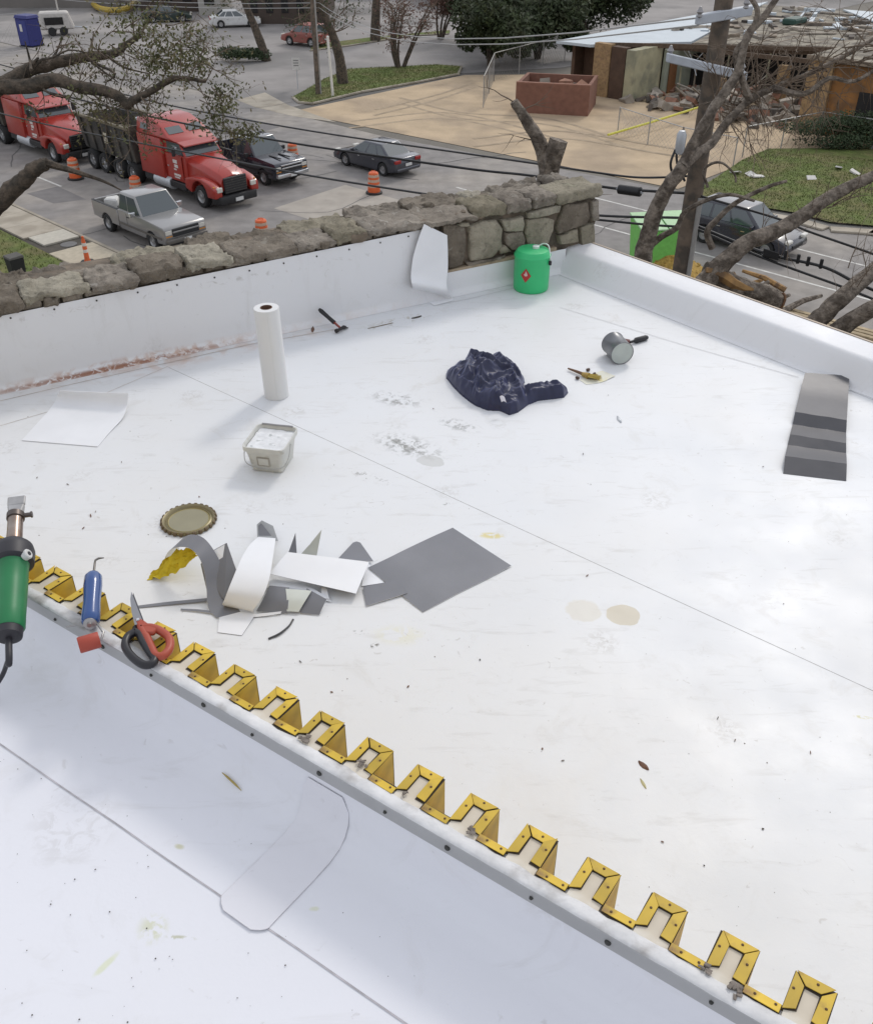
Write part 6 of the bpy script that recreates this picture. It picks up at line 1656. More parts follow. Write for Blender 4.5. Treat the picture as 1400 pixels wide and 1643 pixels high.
for s in (-1, 1): mb.tube(crom([h1 + n_ * .018 + d * .003 * s, h1 + n_ * .045 + d * .006 * s - V((0, 0, .002)), h1 + n_ * .075 + d * .009 * s - V((0, 0, .012))], 4), [.011] * 5 + [.008, .006, .005, .004], 6)
mb.build("claw", MATS["dark_steel"], hm, smooth=50)

# ---- curled white sheet at the left
rows = rows_px([((35, 707, .001), (157, 717, .001)), ((56, 684, .002), (176, 694, .003)), ((76, 662, .004), (196, 672, .010)), ((88, 646, .016), (203, 655, .03)), ((93, 634, .050), (205, 643, .065)), ((96, 626, .095), (206, 631, .11))], ZT, 6, 5)
mb = MB(); mb.sheet(rows, .0035); mb.build("membrane_sheet_offcut", M_WHITE, label="loose white membrane sheet with its far edge curling up", cat="membrane sheet", smooth=60)
rows = rows_px([((100, 716, .0), (158, 719, .0)), ((150, 700, .0), (192, 690, .0))], ZF, 3, 3)

# ---- white flap leaning against the stone parapet
fp = [((680, 359, .06), (717, 377, .035)), ((672, 380, .05), (718, 405, .04)), ((663, 410, .05), (718, 432, .05)), ((659, 440, .06), (716, 452, .07)), ((661, 458, .10), (718, 466, .10))]
Lf = [on_plane(a[0], a[1], SB + SQ * a[2], SQ) for a, b in fp] + [Pf(666, 470, .012), Pf(696, 490, .003)]
Rf = [on_plane(b[0], b[1], SB + SQ * b[2], SQ) for a, b in fp] + [Pf(726, 478, .010), Pf(728, 482, .003)]
Lf, Rf = crom(Lf, 4), crom(Rf, 4)
rows = [[l.lerp(r, k / 6) for k in range(7)] for l, r in zip(Lf, Rf)]
mb = MB(); mb.sheet(rows, .002); mb.build("membrane_flap", M_WHITE, label="white membrane flap draped down the stone parapet onto the roof", cat="membrane flap", smooth=60)

# ---- green pail
c = Pf(851, 462, .002); gp = thing("green_pail", "green metal solvent pail with red hazard diamond", "pail", c, -.3)
M_GRN = mat("green_pail_paint", (.035, .50, .18), .42, var=.08, vs=6)
Rg, Hg = .143, .325
mb = MB(); mb.lathe([(0, 0), (Rg - .008, 0), (Rg - .002, .008), (Rg, .02), (Rg + .001, .1), (Rg + .002, .27), (Rg + .006, .278), (Rg + .006, .287), (Rg - .001, .294), (Rg - .004, .305), (Rg - .02, Hg), (Rg - .045, Hg + .005), (0, Hg + .005)], (0, 0, 0), 40); mb.build("drum", M_GRN, gp, world=False, smooth=40)
mb = MB(); mb.lathe([(.028, Hg + .004), (.028, Hg + .022), (.022, Hg + .026), (0, Hg + .026)], (.02, .02, 0), 16); mb.build("spout_cap", mat("white_cap", (.62, .70, .66), .4), gp, world=False, smooth=40)
mb = MB(); mb.tube(crom([(.03, .05, Hg + .012), (.07, .07, Hg + .03), (.115, .05, Hg + .022), (.14, .0, Hg - .03), (.152, -.03, Hg - .06)], 5), .006, 6); mb.build("handle", MATS["white_cap"], gp, world=False, smooth=60)
mb = MB(); mb.box((Rg + .01, -.035, Hg - .085), (.022, .02, .035)); mb.build("handle_grip", M_HND, gp, world=False, bevel=.004)
def curved(name, poly, m, parent, rad, ang0, z0):
    mb = MB(); n = 8; vs = []
    for k in range(n + 1):
        u = -1 + 2 * k / n; hh = poly(u)
        for v in (-hh, hh):
            a = ang0 + u * .30
            vs.append(V((cos(a) * rad, sin(a) * rad, z0 + v)))
    mb.add(vs, [(2 * k, 2 * k + 2, 2 * k + 3, 2 * k + 1) for k in range(n)]); return mb.build(name, m, parent, world=False)
ang = -pi / 2 - .12
lbp = curved("hazard_label", lambda u: .058 * (1 - abs(u)), mat("hazard_red", (.42, .03, .025), .5), gp, Rg + .0035, ang, .155)
mb = MB(); vs = []
for (u, v) in ((0, .030), (.010, .012), (.016, -.004), (.008, -.014), (-.008, -.014), (-.016, -.002), (-.006, .008)):
    a = ang + u / (Rg); vs.append(V((cos(a) * (Rg + .0055), sin(a) * (Rg + .0055), .165 + v)))
mb.flat(vs); mb.build("flame_symbol", mat("pale_symbol", (.62, .45, .42), .5), lbp, world=False)

# ---- grey can lying on its side and brush behind it
ca = Pf(978, 566, .083); cb_ = V((.30, -.90, 0)).normalized()
f0 = Pf(994, 584, .0); tn = thing("paint_can", "dented grey tin can lying on its side with its pale end showing", "can", f0)
e_face = P(998, 567, ZF + .084); ax = V((.22, -.97, 0)).normalized(); e_back = e_face - ax * .185
mb = MB(); mb.lathe([(0, 0), (.078, 0), (.083, .003), (.083, .008), (.080, .012), (.080, .172), (.083, .177), (.083, .185), (.079, .185), (.078, .178)], e_back, 32, ax); mb.build("side", mat("grey_tin", (.17, .175, .185), .35, metal=.5, var=.12, vs=10), tn, smooth=40)
mb = MB(); mb.lathe([(.0785, .1785), (.0785, .1825), (.055, .180), (0, .180)], e_back, 32, ax); mb.build("end_disc", mat("pale_tin_end", (.46, .50, .47), .42, var=.12, vs=14), tn, smooth=40)
br = thing("scraper_brush", "black-handled brush with dark red ferrule behind the grey can", "brush", Pf(1020, 548))
b0, b1, b2 = Pf(1000, 548, .02), Pf(1010, 549, .02), Pf(1038, 541, .018)
mb = MB(); mb.tube([b0, b1], [.026, .02], 8); mb.build("ferrule", mat("dark_red_ferrule", (.16, .05, .045), .5), br, smooth=40)
mb = MB(); mb.tube([b1, b1.lerp(b2, .25), b1.lerp(b2, .35), b1.lerp(b2, .9), b2], [.010, .010, .022, .020, .014], 10); mb.build("handle", M_HND, br, smooth=50)
mb = MB(); mb.tube([b0, b0 + (b0 - b1).normalized() * .05], [.024, .02], 8); mb.build("bristles", mat("dirty_bristle", (.2, .16, .1), .9), br)

# ---- brush on a scrap of white card
cd = MB(); rows = rows_px([((930, 610, .001), (940, 617, .001)), ((948, 600, .001), (965, 613, .002)), ((966, 595, .003), (986, 603, .006))], ZF, 4, 4); cd.sheet(rows, .0015); cd.build("card_scrap", mat("cream_card", (.70, .69, .58), .6, var=.06, c2=(.66, .58, .22), c2s=12, c2t=(.55, .68)), label="curved scrap of white card under the yellow glue brush", cat="scrap", smooth=60)
yb_ = thing("glue_brush", "glue-stained brush with wooden handle resting on white card", "brush", Pf(938, 601))
mb = MB(); mb.tube([Pf(911, 591, .015), Pf(925, 596, .018), Pf(935, 600, .018)], [.006, .010, .012], 8); mb.build("handle", mat("brown_handle", (.15, .075, .035), .6), yb_, smooth=50)
mb = MB(); mb.tube([Pf(934, 600, .018), Pf(944, 603, .02)], [.015, .022], 8); mb.build("ferrule", mat("brass_ferrule", (.42, .29, .08), .5, metal=.3), yb_, smooth=50)
mb = MB()
for k in range(60):
    a = Pf(943 + random.uniform(-2, 2), 602 + random.uniform(-3, 3), .018 + random.uniform(-.01, .014)); mb.tube([a, a + (Pf(962, 606, .012) - Pf(944, 603, .018)) * random.uniform(.7, 1.1) + V((random.uniform(-.012, .012), random.uniform(-.012, .012), random.uniform(-.008, .008)))], [.003, .002], 4)
mb.build("bristles", mat("yellow_bristle", (.50, .38, .09), .8, var=.3), yb_)
for (x, y) in ((926, 606), (943, 593), (953, 600)):
    mb = MB(); mb.box(Pf(x, y, .012), (.03, .02, .02), Matrix.Rotation(x, 3, 'Z')); mb.build("glue_lump", mat("dark_glue", (.07, .035, .02), .5), yb_, bevel=.006)

# ---- navy garment, crumpled, with one sleeve out
bgt = thing("garment", "crumpled navy blue garment with one sleeve stretched out", "garment", Pf(790, 640))
M_CLOTH = mat("navy_fabric", (.018, .021, .058), .40, var=.25, vs=14, bump=.0006, bs=120, spec=.45)
M_CLOTH.node_tree.nodes["Principled BSDF"].inputs["Sheen Weight"].default_value = .35
M_CLOTH.node_tree.nodes["Principled BSDF"].inputs["Sheen Roughness"].default_value = .4
M_CLOTH.node_tree.nodes["Principled BSDF"].inputs["Sheen Tint"].default_value = (.5, .55, .9, 1)
OUTL = [(716, 589, .05), (730, 579, .06), (743, 573, .08), (745, 559, .11), (751, 552, .12), (763, 551, .12), (777, 556, .11), (786, 561, .10), (796, 562, .09), (813, 568, .06), (827, 580, .05), (842, 604, .04), (838, 616, .03), (842, 623, .03), (854, 618, .05), (871, 614, .06), (890, 614, .05), (911, 625, .02), (904, 638, 0), (889, 640, 0), (863, 643, 0), (846, 650, 0), (830, 662, 0), (817, 666, 0), (801, 659, 0), (782, 659, 0), (765, 652, 0), (743, 637, 0), (726, 619, 0), (716, 607, 0)]
ol = [Pf(x, y, z) for x, y, z in OUTL]; ol = [V((p.x, p.y)) for p in ol]
rg2 = [([(765, 596), (782, 586), (815, 590)], .10, .034), ([(756, 622), (768, 606), (792, 592), (812, 590)], .09, .036), ([(757, 624), (764, 640), (775, 652)], .06, .026), ([(800, 612), (818, 604), (832, 614), (836, 634)], .07, .03), ([(748, 566), (756, 586), (752, 606)], .10, .034), ([(752, 556), (772, 566), (800, 580)], .11, .036), ([(796, 628), (790, 645), (800, 656)], .05, .026), ([(802, 652), (818, 656), (830, 648)], .05, .026), ([(722, 596), (735, 606), (750, 630)], .05, .02), ([(846, 632), (870, 622), (895, 622)], .04, .02), ([(850, 638), (878, 632), (905, 630)], .03, .016), ([(786, 566), (806, 584), (834, 600)], .07, .026), ([(770, 572), (778, 592), (770, 612)], .1, .026), ([(808, 618), (806, 630), (800, 640)], .06, .026)]
ridges = [([V((q.x, q.y)) for q in (Pf(x, y, z) for x, y in pl)], am) for pl, z, am in rg2]
def sdist(p, a, b):
    ab = b - a; t = max(0., min(1., (p - a).dot(ab) / ab.length_squared)); return (p - a - ab * t).length
def inpoly(p, pts):
    c = False; j = len(pts) - 1
    for i in range(len(pts)):
        a, b = pts[i], pts[j]
        if (a.y > p.y) != (b.y > p.y) and p.x < (b.x - a.x) * (p.y - a.y) / (b.y - a.y) + a.x: c = not c
        j = i
    return c
x0_, x1_ = min(p.x for p in ol) - .01, max(p.x for p in ol) + .01; y0_, y1_ = min(p.y for p in ol) - .01, max(p.y for p in ol) + .01
ST = .004; gz = ZF + .0008; NX, NY = int((x1_ - x0_) / ST), int((y1_ - y0_) / ST)
hub = Pf(772, 600, .08); hub = V((hub.x, hub.y)); arm0 = Pf(850, 632, .0).x
hv = {}
for i in range(NX):
    for j in range(NY):
        p = V((x0_ + i * ST, y0_ + j * ST))
        q3 = V((p.x, p.y, 0)); p = p + V((noise.noise(q3 * 9), noise.noise(q3 * 9 + V((5, 0, 0))))) * .008
        if not inpoly(p, ol): continue
        d = min(sdist(p, a_, b_) for a_, b_ in zip(ol, ol[1:] + ol[:1]))
        H = .080 if p.x > arm0 - .02 else .100 + .05 * math.exp(-((p - hub).length / .12) ** 2)
        w_ = .062 if p.x > arm0 - .02 else .115
        t = min(1., d / w_); h = H * sqrt(max(0., 1 - (1 - t) ** 2))
        k = 0
        wq = q3 + V((noise.noise(q3 * 7), noise.noise(q3 * 7 + V((9, 0, 0))), 0)) * .04
        pw = V((wq.x, wq.y))
        for pl, am in ridges:
            dd = min(sdist(pw, a_, b_) for a_, b_ in zip(pl, pl[1:]))
            k = max(k, am * math.exp(-(dd / .020) ** 1.3))
        cr_ = abs(noise.noise(wq * 10)) * (.012 if p.x > arm0 - .02 else .042) + abs(noise.noise(wq * 22 + V((3, 3, 0)))) * .016
        h = h + (k * 1.45 - cr_) * min(1., d / .03)
        hv[(i, j)] = max(.0, h)
for it in range(1):
    hv = {q: (hv[q] * 2 + sum(hv.get((q[0] + a_, q[1] + b_), 0.) for a_, b_ in ((1, 0), (-1, 0), (0, 1), (0, -1)))) / 6 for q in hv}
for q in list(hv):
    for a_, b_ in ((1, 0), (-1, 0), (0, 1), (0, -1), (1, 1), (-1, -1), (1, -1), (-1, 1)):
        hv.setdefault((q[0] + a_, q[1] + b_), 0.)
mb = MB(); ix = {}
def bv(i, j):
    if (i, j) not in ix:
        ix[(i, j)] = len(mb.v); z = hv.get((i, j), 0.)
        mb.v.append(V((x0_ + i * ST, y0_ + j * ST, gz + z)))
    return ix[(i, j)]
for (i, j) in list(hv):
    if (i + 1, j) in hv and (i, j + 1) in hv and (i + 1, j + 1) in hv:
        mb.f.append([bv(i, j), bv(i + 1, j), bv(i + 1, j + 1), bv(i, j + 1)]); mb.m.append(0)
mb.build("cloth_body", M_CLOTH, bgt, smooth=70, fix=False)
mb = MB(); c0 = P(807, 636, ZF + .115)
mb.sheet([[c0 + V((-.022 + .03 * i / 4, -.01 * j / 3, -.035 * j / 3 + .008 * sin(i * .9))) + V((.012 * j / 3, 0, 0)) for j in range(4)] for i in range(5)], .0015); mb.build("white_tag", mat("white_label_tag", (.72, .70, .76), .5), bgt)

# ---- creased grey metal strip
M_STRIP = mat("grey_sheet_metal", (.075, .075, .083), .42, metal=.1, var=.10, vs=6, bump=.0012, bs=12)
rows = []
seq = [((1291, 598, .055), (1362, 603, .05)), ((1283, 628, .034), (1360, 637, .03)), ((1275, 661, .052), (1358, 674, .052)), ((1271, 681, .006), (1357, 694, .006)), ((1267, 697, .034), (1357, 711, .034)), ((1263, 714, .004), (1357, 727, .004)), ((1259, 732, .048), (1358, 744, .048)), ((1256, 760, .001), (1357, 772, .001))]
for (a, b), (c_, d_) in zip(seq, seq[1:]):
    for k in range(3):
        t = k / 3; l = P(*a[:2], ZF + a[2]).lerp(P(*c_[:2], ZF + c_[2]), t); r = P(*b[:2], ZF + b[2]).lerp(P(*d_[:2], ZF + d_[2]), t)
        rows.append([l.lerp(r, q / 6) + V((0, 0, .0015 * sin(q * 2 + k))) for q in range(7)])
rows.append([P(1256, 760, ZF + .001).lerp(P(1357, 772, ZF + .001), q / 6) for q in range(7)])
mb = MB(); mb.sheet(rows, .0012); mb.build("metal_strip", M_STRIP, label="creased grey sheet metal strip leaning on the roof edge kerb", cat="metal strip", smooth=18)

# ---- round pail lid
c = Pf(303, 836, .003); ld = thing("pail_lid", "round brassy pail lid with crimped tabs lying face down", "lid", c, .3)
M_BRASS = mat("dull_brass_lid", (.24, .205, .115), .42, metal=.35, var=.15, vs=10); M_LIDIN = mat("olive_lid_lining", (.27, .25, .165), .5, var=.08, vs=8)
RL = .140
mb = MB(); mb.lathe([(0, .004), (RL - .03, .004), (RL - .026, .010), (RL - .018, .006), (RL - .012, .016), (RL - .004, .020), (RL, .014), (RL, .002), (RL - .006, 0), (0, 0)], (0, 0, 0), 48); mb.build("rim", M_BRASS, ld, world=False, smooth=40)
mb = MB(); mb.lathe([(0, .0062), (RL - .031, .0062), (RL - .029, .0045)], (0, 0, 0), 40); mb.build("lining", M_LIDIN, ld, world=False, smooth=40)
tb = MB(); tb.hexa([(RL - .004, -.012, .004), (RL + .010, -.010, .002), (RL + .010, .010, .002), (RL - .004, .012, .004)], [(RL - .006, -.010, .022), (RL + .006, -.008, .020), (RL + .006, .008, .020), (RL - .006, .010, .022)])
t0 = tb.build("crimp_tab", mat("dark_brass_tab", (.14, .10, .055), .5, metal=.3), ld, world=False, bevel=.003)
for k in range(1, 26):
    t = t0.copy(); col.objects.link(t); t.parent = ld; t.matrix_parent_inverse = Matrix.Rotation(2 * pi * k / 26, 4, 'Z')
mb = MB(); mb.lathe([(RL - .031, .0063), (RL - .033, .0085), (RL - .036, .0063)], (0, 0, 0), 40, closed=True); mb.build("sealing_ring", mat("yellowed_ring", (.36, .30, .12), .5), ld, world=False)

# ---- membrane offcuts
OC = "membrane offcuts heaped in front of the ribbed wall"
def off_strip(rows, label, top=M_WHITE, bot=M_GREY, cols=5, sub=5, name="membrane_offcut"):
    mb = MB(); mb.sheet(rows_px(rows, ZT, cols, sub), .0016, 0, 1); return mb.build(name, [top, bot], label=label, cat="offcut", group=OC, smooth=60)
def off_poly(pts, label, top=M_WHITE, bot=M_GREY, th=.0016, name="membrane_offcut"):
    q = poly_px(pts, ZT); n = (q[1] - q[0]).cross(q[2] - q[0]).normalized()
    if n.z < 0: n = -n
    k = len(q); mb = MB()
    if k == 4:
        mb.sheet([[q[0].lerp(q[3], i / 5).lerp(q[1].lerp(q[2], i / 5), j / 5) for j in range(6)] for i in range(6)], th, 0, 1)
        return mb.build(name, [top, bot], label=label, cat="offcut", group=OC, smooth=40)
    mb.add([p + n * th for p in q], [tuple(range(k))], 0); mb.add(q, [tuple(range(k - 1, -1, -1))], 1)
    for i in range(k):
        j = (i + 1) % k; mb.f.append([i, j, k + j, k + i]); mb.m.append(1)
    return mb.build(name, [top, bot], label=label, cat="offcut", group=OC)
off_strip([((262, 912, .002), (288, 884, .004)), ((264, 898, .06), (287, 872, .075)), ((272, 884, .125), (295, 863, .145)), ((287, 878, .175), (307, 858, .20)), ((304, 880, .20), (324, 862, .215)), ((318, 893, .185), (338, 876, .19)), ((327, 915, .13), (352, 900, .13)), ((331, 944, .065), (362, 930, .06)), ((334, 975, .014), (372, 962, .012)), ((347, 992, .003), (386, 982, .004))], "arched strip of grey-topped membrane standing in a hoop", M_GREY, M_CREAM)
off_poly([(332, 948, .028), (322, 905, .11), (344, 882, .165), (364, 871, .185), (379, 914, .105), (360, 962, .022)], "upright pointed grey offcut between the hoop and the broad white strip", M_GREY, M_WHITE)
off_strip([((414, 862, .045), (442, 864, .045)), ((401, 874, .085), (440, 880, .09)), ((389, 893, .115), (437, 900, .12)), ((378, 918, .125), (433, 924, .125)), ((367, 944, .105), (425, 950, .10)), ((361, 960, .07), (414, 969, .06)), ((357, 969, .035), (406, 980, .022)), ((360, 972, .010), (408, 982, .004))], "broad white strip curling down over the heap", M_WHITE, M_CREAM)
off_poly([(353, 976, .004), (410, 986, .004), (388, 1020, .001), (349, 1015, .001)], "small white end flap lying in front of the broad strip", M_WHITE, M_GREY)
off_poly([(413, 868, .02), (412, 842, .06), (420, 835, .075), (438, 844, .06), (446, 868, .02)], "pale grey rounded offcut standing behind the broad white strip", mat("pale_grey_offcut", (.36, .375, .39), .5), M_GREY)
off_poly([(432, 921, .085), (461, 886, .105), (592, 902, .05), (571, 953, .035)], "flat white rectangular offcut propped over grey pieces")
off_poly([(463, 886, .02), (474, 855, .085), (476, 888, .02)], "thin dark spike-shaped offcut sticking up behind the flat white piece", M_GREY, M_GREY)
off_poly([(483, 889, .02), (497, 873, .05), (516, 850, .09), (508, 892, .02)], "pale upright sliver of membrane beside the dark spike", mat("pale_olive_offcut", (.42, .43, .38), .5), M_WHITE)
off_poly([(541, 898, .012), (566, 871, .012), (572, 869, .012), (578, 871, .012), (599, 901, .012)], "grey triangular offcut behind the flat white piece", M_GREY, M_WHITE)
off_poly([(585, 906, .008), (590, 904, .008), (617, 935, .003), (580, 941, .003)], "white triangular offcut tucked under the large grey sheet", M_WHITE, M_GREY)
off_strip([((432, 940, .055), (464, 943, .055)), ((424, 958, .04), (463, 964, .042)), ((411, 981, .006), (461, 984, .006))], "grey curved offcut under the broad white strip's right side", M_GREY, M_WHITE, 3, 4)
off_strip([((458, 945, .056), (500, 948, .052)), ((460, 962, .044), (490, 964, .042)), ((460, 981, .012), (479, 982, .012))], "small white trapezoid offcut lying on grey strips", mat("greenish_white_offcut", (.62, .65, .60), .45), M_GREY, 3, 4)
off_strip([((492, 944, .045), (524, 962, .04)), ((488, 964, .03), (518, 974, .025)), ((481, 984, .004), (512, 987, .004))], "grey curved offcut at the right end of the heap", M_GREY, M_WHITE, 3, 4)
off_strip([((430, 928, .03), (470, 935, .028)), ((432, 938, .045), (500, 944, .03)), ((434, 942, .02), (530, 962, .012))], "crumpled white scrap wedged under the flat white piece", M_WHITE, M_GREY, 4, 4)
off_strip([((516, 942, .03), (524, 944, .03)), ((514, 958, .012), (528, 960, .012)), ((508, 962, .006), (532, 966, .004))], "tiny bent white tab beside the flat white piece's lower edge", M_WHITE, M_GREY, 2, 3)
off_strip([((222, 972, .001), (222, 976, .001)), ((270, 966, .004), (270, 971, .004)), ((332, 960, .008), (332, 965, .008))], "long thin grey trimming pointing at the scissors", M_GREY, M_GREY, 1, 5, "membrane_trimming")
off_strip([((290, 977, .002), (290, 980, .002)), ((318, 978, .004), (318, 982, .004)), ((342, 981, .006), (342, 985, .006))], "short thin grey trimming under the hoop", M_GREY, M_WHITE, 1, 4, "membrane_trimming")
off_strip([((430, 1024, .001), (431, 1027, .001)), ((447, 1016, .006), (449, 1019, .004)), ((462, 1004, .008), (464, 1006, .004)), ((469, 993, .004), (472, 994, .002))], "curved dark trimming lying in front of the heap", M_BLK, M_GREY, 1, 5, "membrane_trimming")
off_strip([((405, 986, .006), (404, 991, .002)), ((425, 984, .010), (424, 989, .004)), ((452, 981, .012), (450, 985, .006))], "narrow white trimming with dark edge under the grey pieces", M_WHITE, M_BLK, 1, 4, "membrane_trimming")
big = [((590, 911, .012), (678, 983, .001)), ((622, 896, .016), (707, 967, .003)), ((648, 883, .010), (735, 952, .003)), ((690, 863, .004), (779, 930, .004)), ((726, 847, .010), (820, 908, .006))]
mb = MB(); mb.sheet(rows_px(big, ZT, 6, 4), .0016, 0, 1); mb.build("grey_membrane_sheet", [M_GREY, M_WHITE], label="large flat grey rectangle of membrane lying on the white roof", cat="membrane sheet", smooth=60)
off_poly([(582, 942, .008), (641, 930, .012), (653, 952, .010), (587, 973, .004)], "small grey rectangular offcut lapping the large grey sheet's corner", M_GREY, M_WHITE)
# yellow rag caught in the hoop
mb = MB(); rows = rows_px([((236, 931, .002), (244, 920, .002)), ((256, 927, .02), (258, 908, .04)), ((274, 922, .045), (268, 894, .085)), ((290, 914, .075), (282, 884, .12)), ((307, 899, .12), (298, 880, .15)), ((316, 892, .145), (312, 881, .16))], ZT, 8, 5)
for i, r in enumerate(rows):
    for j, p in enumerate(r): p += V((noise.noise(V((i * .45, j * .8, 0))), noise.noise(V((i * .45, j * .8, 5))), noise.noise(V((i * .5, j * .9, 9))))) * .016
for r in rows:
    for p in r: p.z = max(p.z, ZT + .001)
mb.sheet(rows, .0018); mb.build("yellow_rag", mat("yellow_cloth", (.62, .48, .02), .85, var=.2, vs=14, bump=.002, bs=80), label="crumpled bright yellow rag draped under the grey membrane hoop", cat="rag", smooth=60)

# ---- tools on the ribbed wall
# hot air welder
T = P(14, 1022, ZW + .020)
lo, hi = ZW, ZW + .5
def gap(z): return (P(27, 797, z) - T).length - .415
for k in range(40):
    m = (lo + hi) / 2
    if gap(m) > 0: lo = m
    else: hi = m
Np = P(27, 797, lo); ax = (Np - T).normalized()
hg = thing("hot_air_welder", "green and black hot air welding gun with steel nozzle on the wall", "heat gun", T - V((0, 0, .03)))
Lg = .415
M_GGRN = mat("welder_green", (.012, .17, .055), .42, var=.10, vs=20); M_GBLK = mat("welder_black", (.022, .021, .026), .5, var=.15)
def gl(name, prof, m, n=28, parent=hg): 
    mb = MB(); mb.lathe(prof, T, n, ax); return mb.build(name, m, parent, smooth=40)
gl("handle", [(0, .018), (.030, .018), (.033, .024), (.033, .06), (.0345, .14), (.0345, .195), (.037, .20)], M_GGRN)
gl("end_cap", [(0, -.005), (.020, -.005), (.028, .0), (.0295, .020), (.0, .022)], M_GBLK)
gl("collar", [(.0, .198), (.037, .198), (.046, .205), (.047, .235), (.043, .250), (.031, .262), (0, .262)], M_GBLK)
tubeo = gl("heating_tube", [(0, .260), (.0185, .260), (.0185, .262), (.0175, .30), (.0175, .345), (0, .345)], mat("heat_tinted_steel", (.34, .29, .25), .3, metal=.85, var=.25, vs=14, c2=(.20, .13, .10), c2s=9))
gl("clamp_ring", [(0, .342), (.0205, .342), (.0205, .357), (0, .357)], mat("burnt_steel", (.12, .10, .09), .4, metal=.7))
side = ax.cross(V((0, 0, 1))).normalized(); upv = side.cross(ax).normalized()
mb = MB(); cc = T + ax * .35; mb.cyl(cc + side * .018, cc + side * .034, .006, None, 10); mb.cyl(cc + side * .034, cc + side * .038, .008, None, 8); mb.build("clamp_screw", MATS["burnt_steel"], hg)
mb = MB(); k0 = T + ax * .357; k1 = T + ax * .385; k2 = T + ax * .415
rg = lambda c_, w, h: [c_ - side * w - upv * h, c_ + side * w - upv * h, c_ + side * w + upv * h, c_ - side * w + upv * h]
mb.hexa(rg(k0, .015, .013), rg(k1, .019, .006)); mb.hexa(rg(k1 + ax * .0003, .0195, .0055), rg(k2, .0205, .0035)); mb.build("nozzle", mat("nozzle_steel", (.40, .39, .38), .32, metal=.9, var=.2, vs=30), hg, bevel=.002)
mb = MB(); cc = T + ax * .205 + side * .030 + upv * .020; mb.lathe([(0, 0), (.012, 0), (.012, .012), (.010, .014), (0, .014)], cc, 16, (side + upv * .6)); kb = mb.build("dial", mat("dial_white", (.60, .60, .58), .5), hg, smooth=40)
mb = MB(); mb.lathe([(0, .0142), (.005, .0142), (.005, .0150), (0, .0150)], cc, 10, (side + upv * .6)); mb.build("dial_mark", M_GBLK, kb)
mb = MB(); cd_ = [T - ax * .003, T - ax * .05 + V((.004, -.01, -.01)), P(12, 1062, ZW - .06), P(0, 1090, ZW - .12), P(-40, 1140, ZN + .012), P(-120, 1180, ZN + .010), P(-320, 1200, ZN + .010)]
mb.tube(crom(cd_, 6), [.0075] * 8 + [.0055] * 29, 8); mb.build("power_cord", M_GBLK, hg, smooth=60)
# seam roller with probe hook
sr = thing("seam_roller", "blue-handled seam roller with red rubber wheel and hooked probe tip", "roller tool", WP(-.25, -.03, .0))
r_end = P(145, 1001, ZW + .022); r_top = P(150, 921, ZW + .052); axr = (r_top - r_end).normalized(); Lr = (r_top - r_end).length
M_BLUH = mat("blue_handle", (.018, .065, .22), .22, var=.08, coat=.5)
mb = MB(); mb.lathe([(0, 0), (.0135, 0), (.0195, .006), (.0205, .02), (.0185, Lr * .4), (.0205, Lr * .75), (.0195, Lr * .93), (.013, Lr), (0, Lr)], r_end, 24, axr); mb.build("handle", M_BLUH, sr, smooth=50)
mb = MB(); p2 = P(152, 904, ZW + .058); p3 = P(153, 899, ZW + .060); mb.tube([r_top - axr * .005, p2, p3, P(158, 896, ZW + .060), P(167, 895, ZW + .058)], [.0028, .0027, .0026, .0025, .0012], 8); mb.build("probe_hook", mat("probe_steel", (.14, .13, .12), .35, metal=.8), sr, smooth=60)
M_STL = mat("tool_steel", (.34, .33, .32), .35, metal=.8, var=.15)
mb = MB(); mb.lathe([(0, 0), (.0135, 0), (.0145, .004), (.0135, .012), (.006, .014), (.005, .020), (0, .020)], r_end + axr * .006, 20, -axr + V((0, 0, .5))); mb.build("ferrule", M_STL, sr, smooth=40)
q0, q1 = P(126, 1036, ZW + .018), P(160, 1026, ZW + .018); wx_ = (q1 - q0).normalized(); wl_ = (q1 - q0).length
mb = MB(); mb.lathe([(0, 0), (.0165, 0), (.0178, .002), (.0178, wl_ - .002), (.0165, wl_), (0, wl_)], q0, 28, wx_); wh = mb.build("rubber_wheel", mat("red_silicone", (.36, .055, .03), .5, var=.06), sr, smooth=40)
mb = MB(); mb.cyl(q1, q1 + wx_ * .006, .0045, None, 10); mb.build("axle_nut", M_STL, wh)
mb = MB(); mb.tube([q1 + wx_ * .004, q1 + wx_ * .005 + V((0, .014, .006)), r_end + V((.014, .002, .0)), r_end + V((.004, .004, .0)), r_end - axr * .004], .0027, 8); mb.build("fork", M_STL, sr, smooth=60)
mb = MB(); mb.tube([r_end + V((-.008, 0, -.004)), P(122, 1003, ZW + .012), P(106, 1006, ZW + .008)], [.004, .003, .0015], 6); mb.build("scraper_spur", M_STL, sr)
# scissors
sz = thing("scissors", "scissors with one red and one black handle loop on the ribbed wall", "scissors", WP(-.08, -.01, 0))
zs_ = ZW + .012
pv = P(222, 997, zs_ + .012)
M_BLADE_ = mat("scissor_steel", (.30, .30, .31), .28, metal=.85, var=.1)
tip = P(211, 951, zs_ + .020)
for k, (dx, dz, m) in enumerate(((.0, .0015, M_BLADE_), (.0035, -.0015, mat("scissor_steel_dark", (.10, .10, .105), .35, metal=.7)))):
    d = (tip - pv).normalized(); n = V((-d.y, d.x, 0)).normalized()
    a = pv + V((dx, 0, dz)); t = tip + V((dx, 0, dz))
    mb = MB(); mb.prism([a - n * .009 - d * .012, a + n * .009 - d * .012, a.lerp(t, .3) + n * .0095, a.lerp(t, .75) + n * .006, t, a.lerp(t, .5) - n * .004 ], (0, 0, .0018)); mb.build("blade", m, sz)
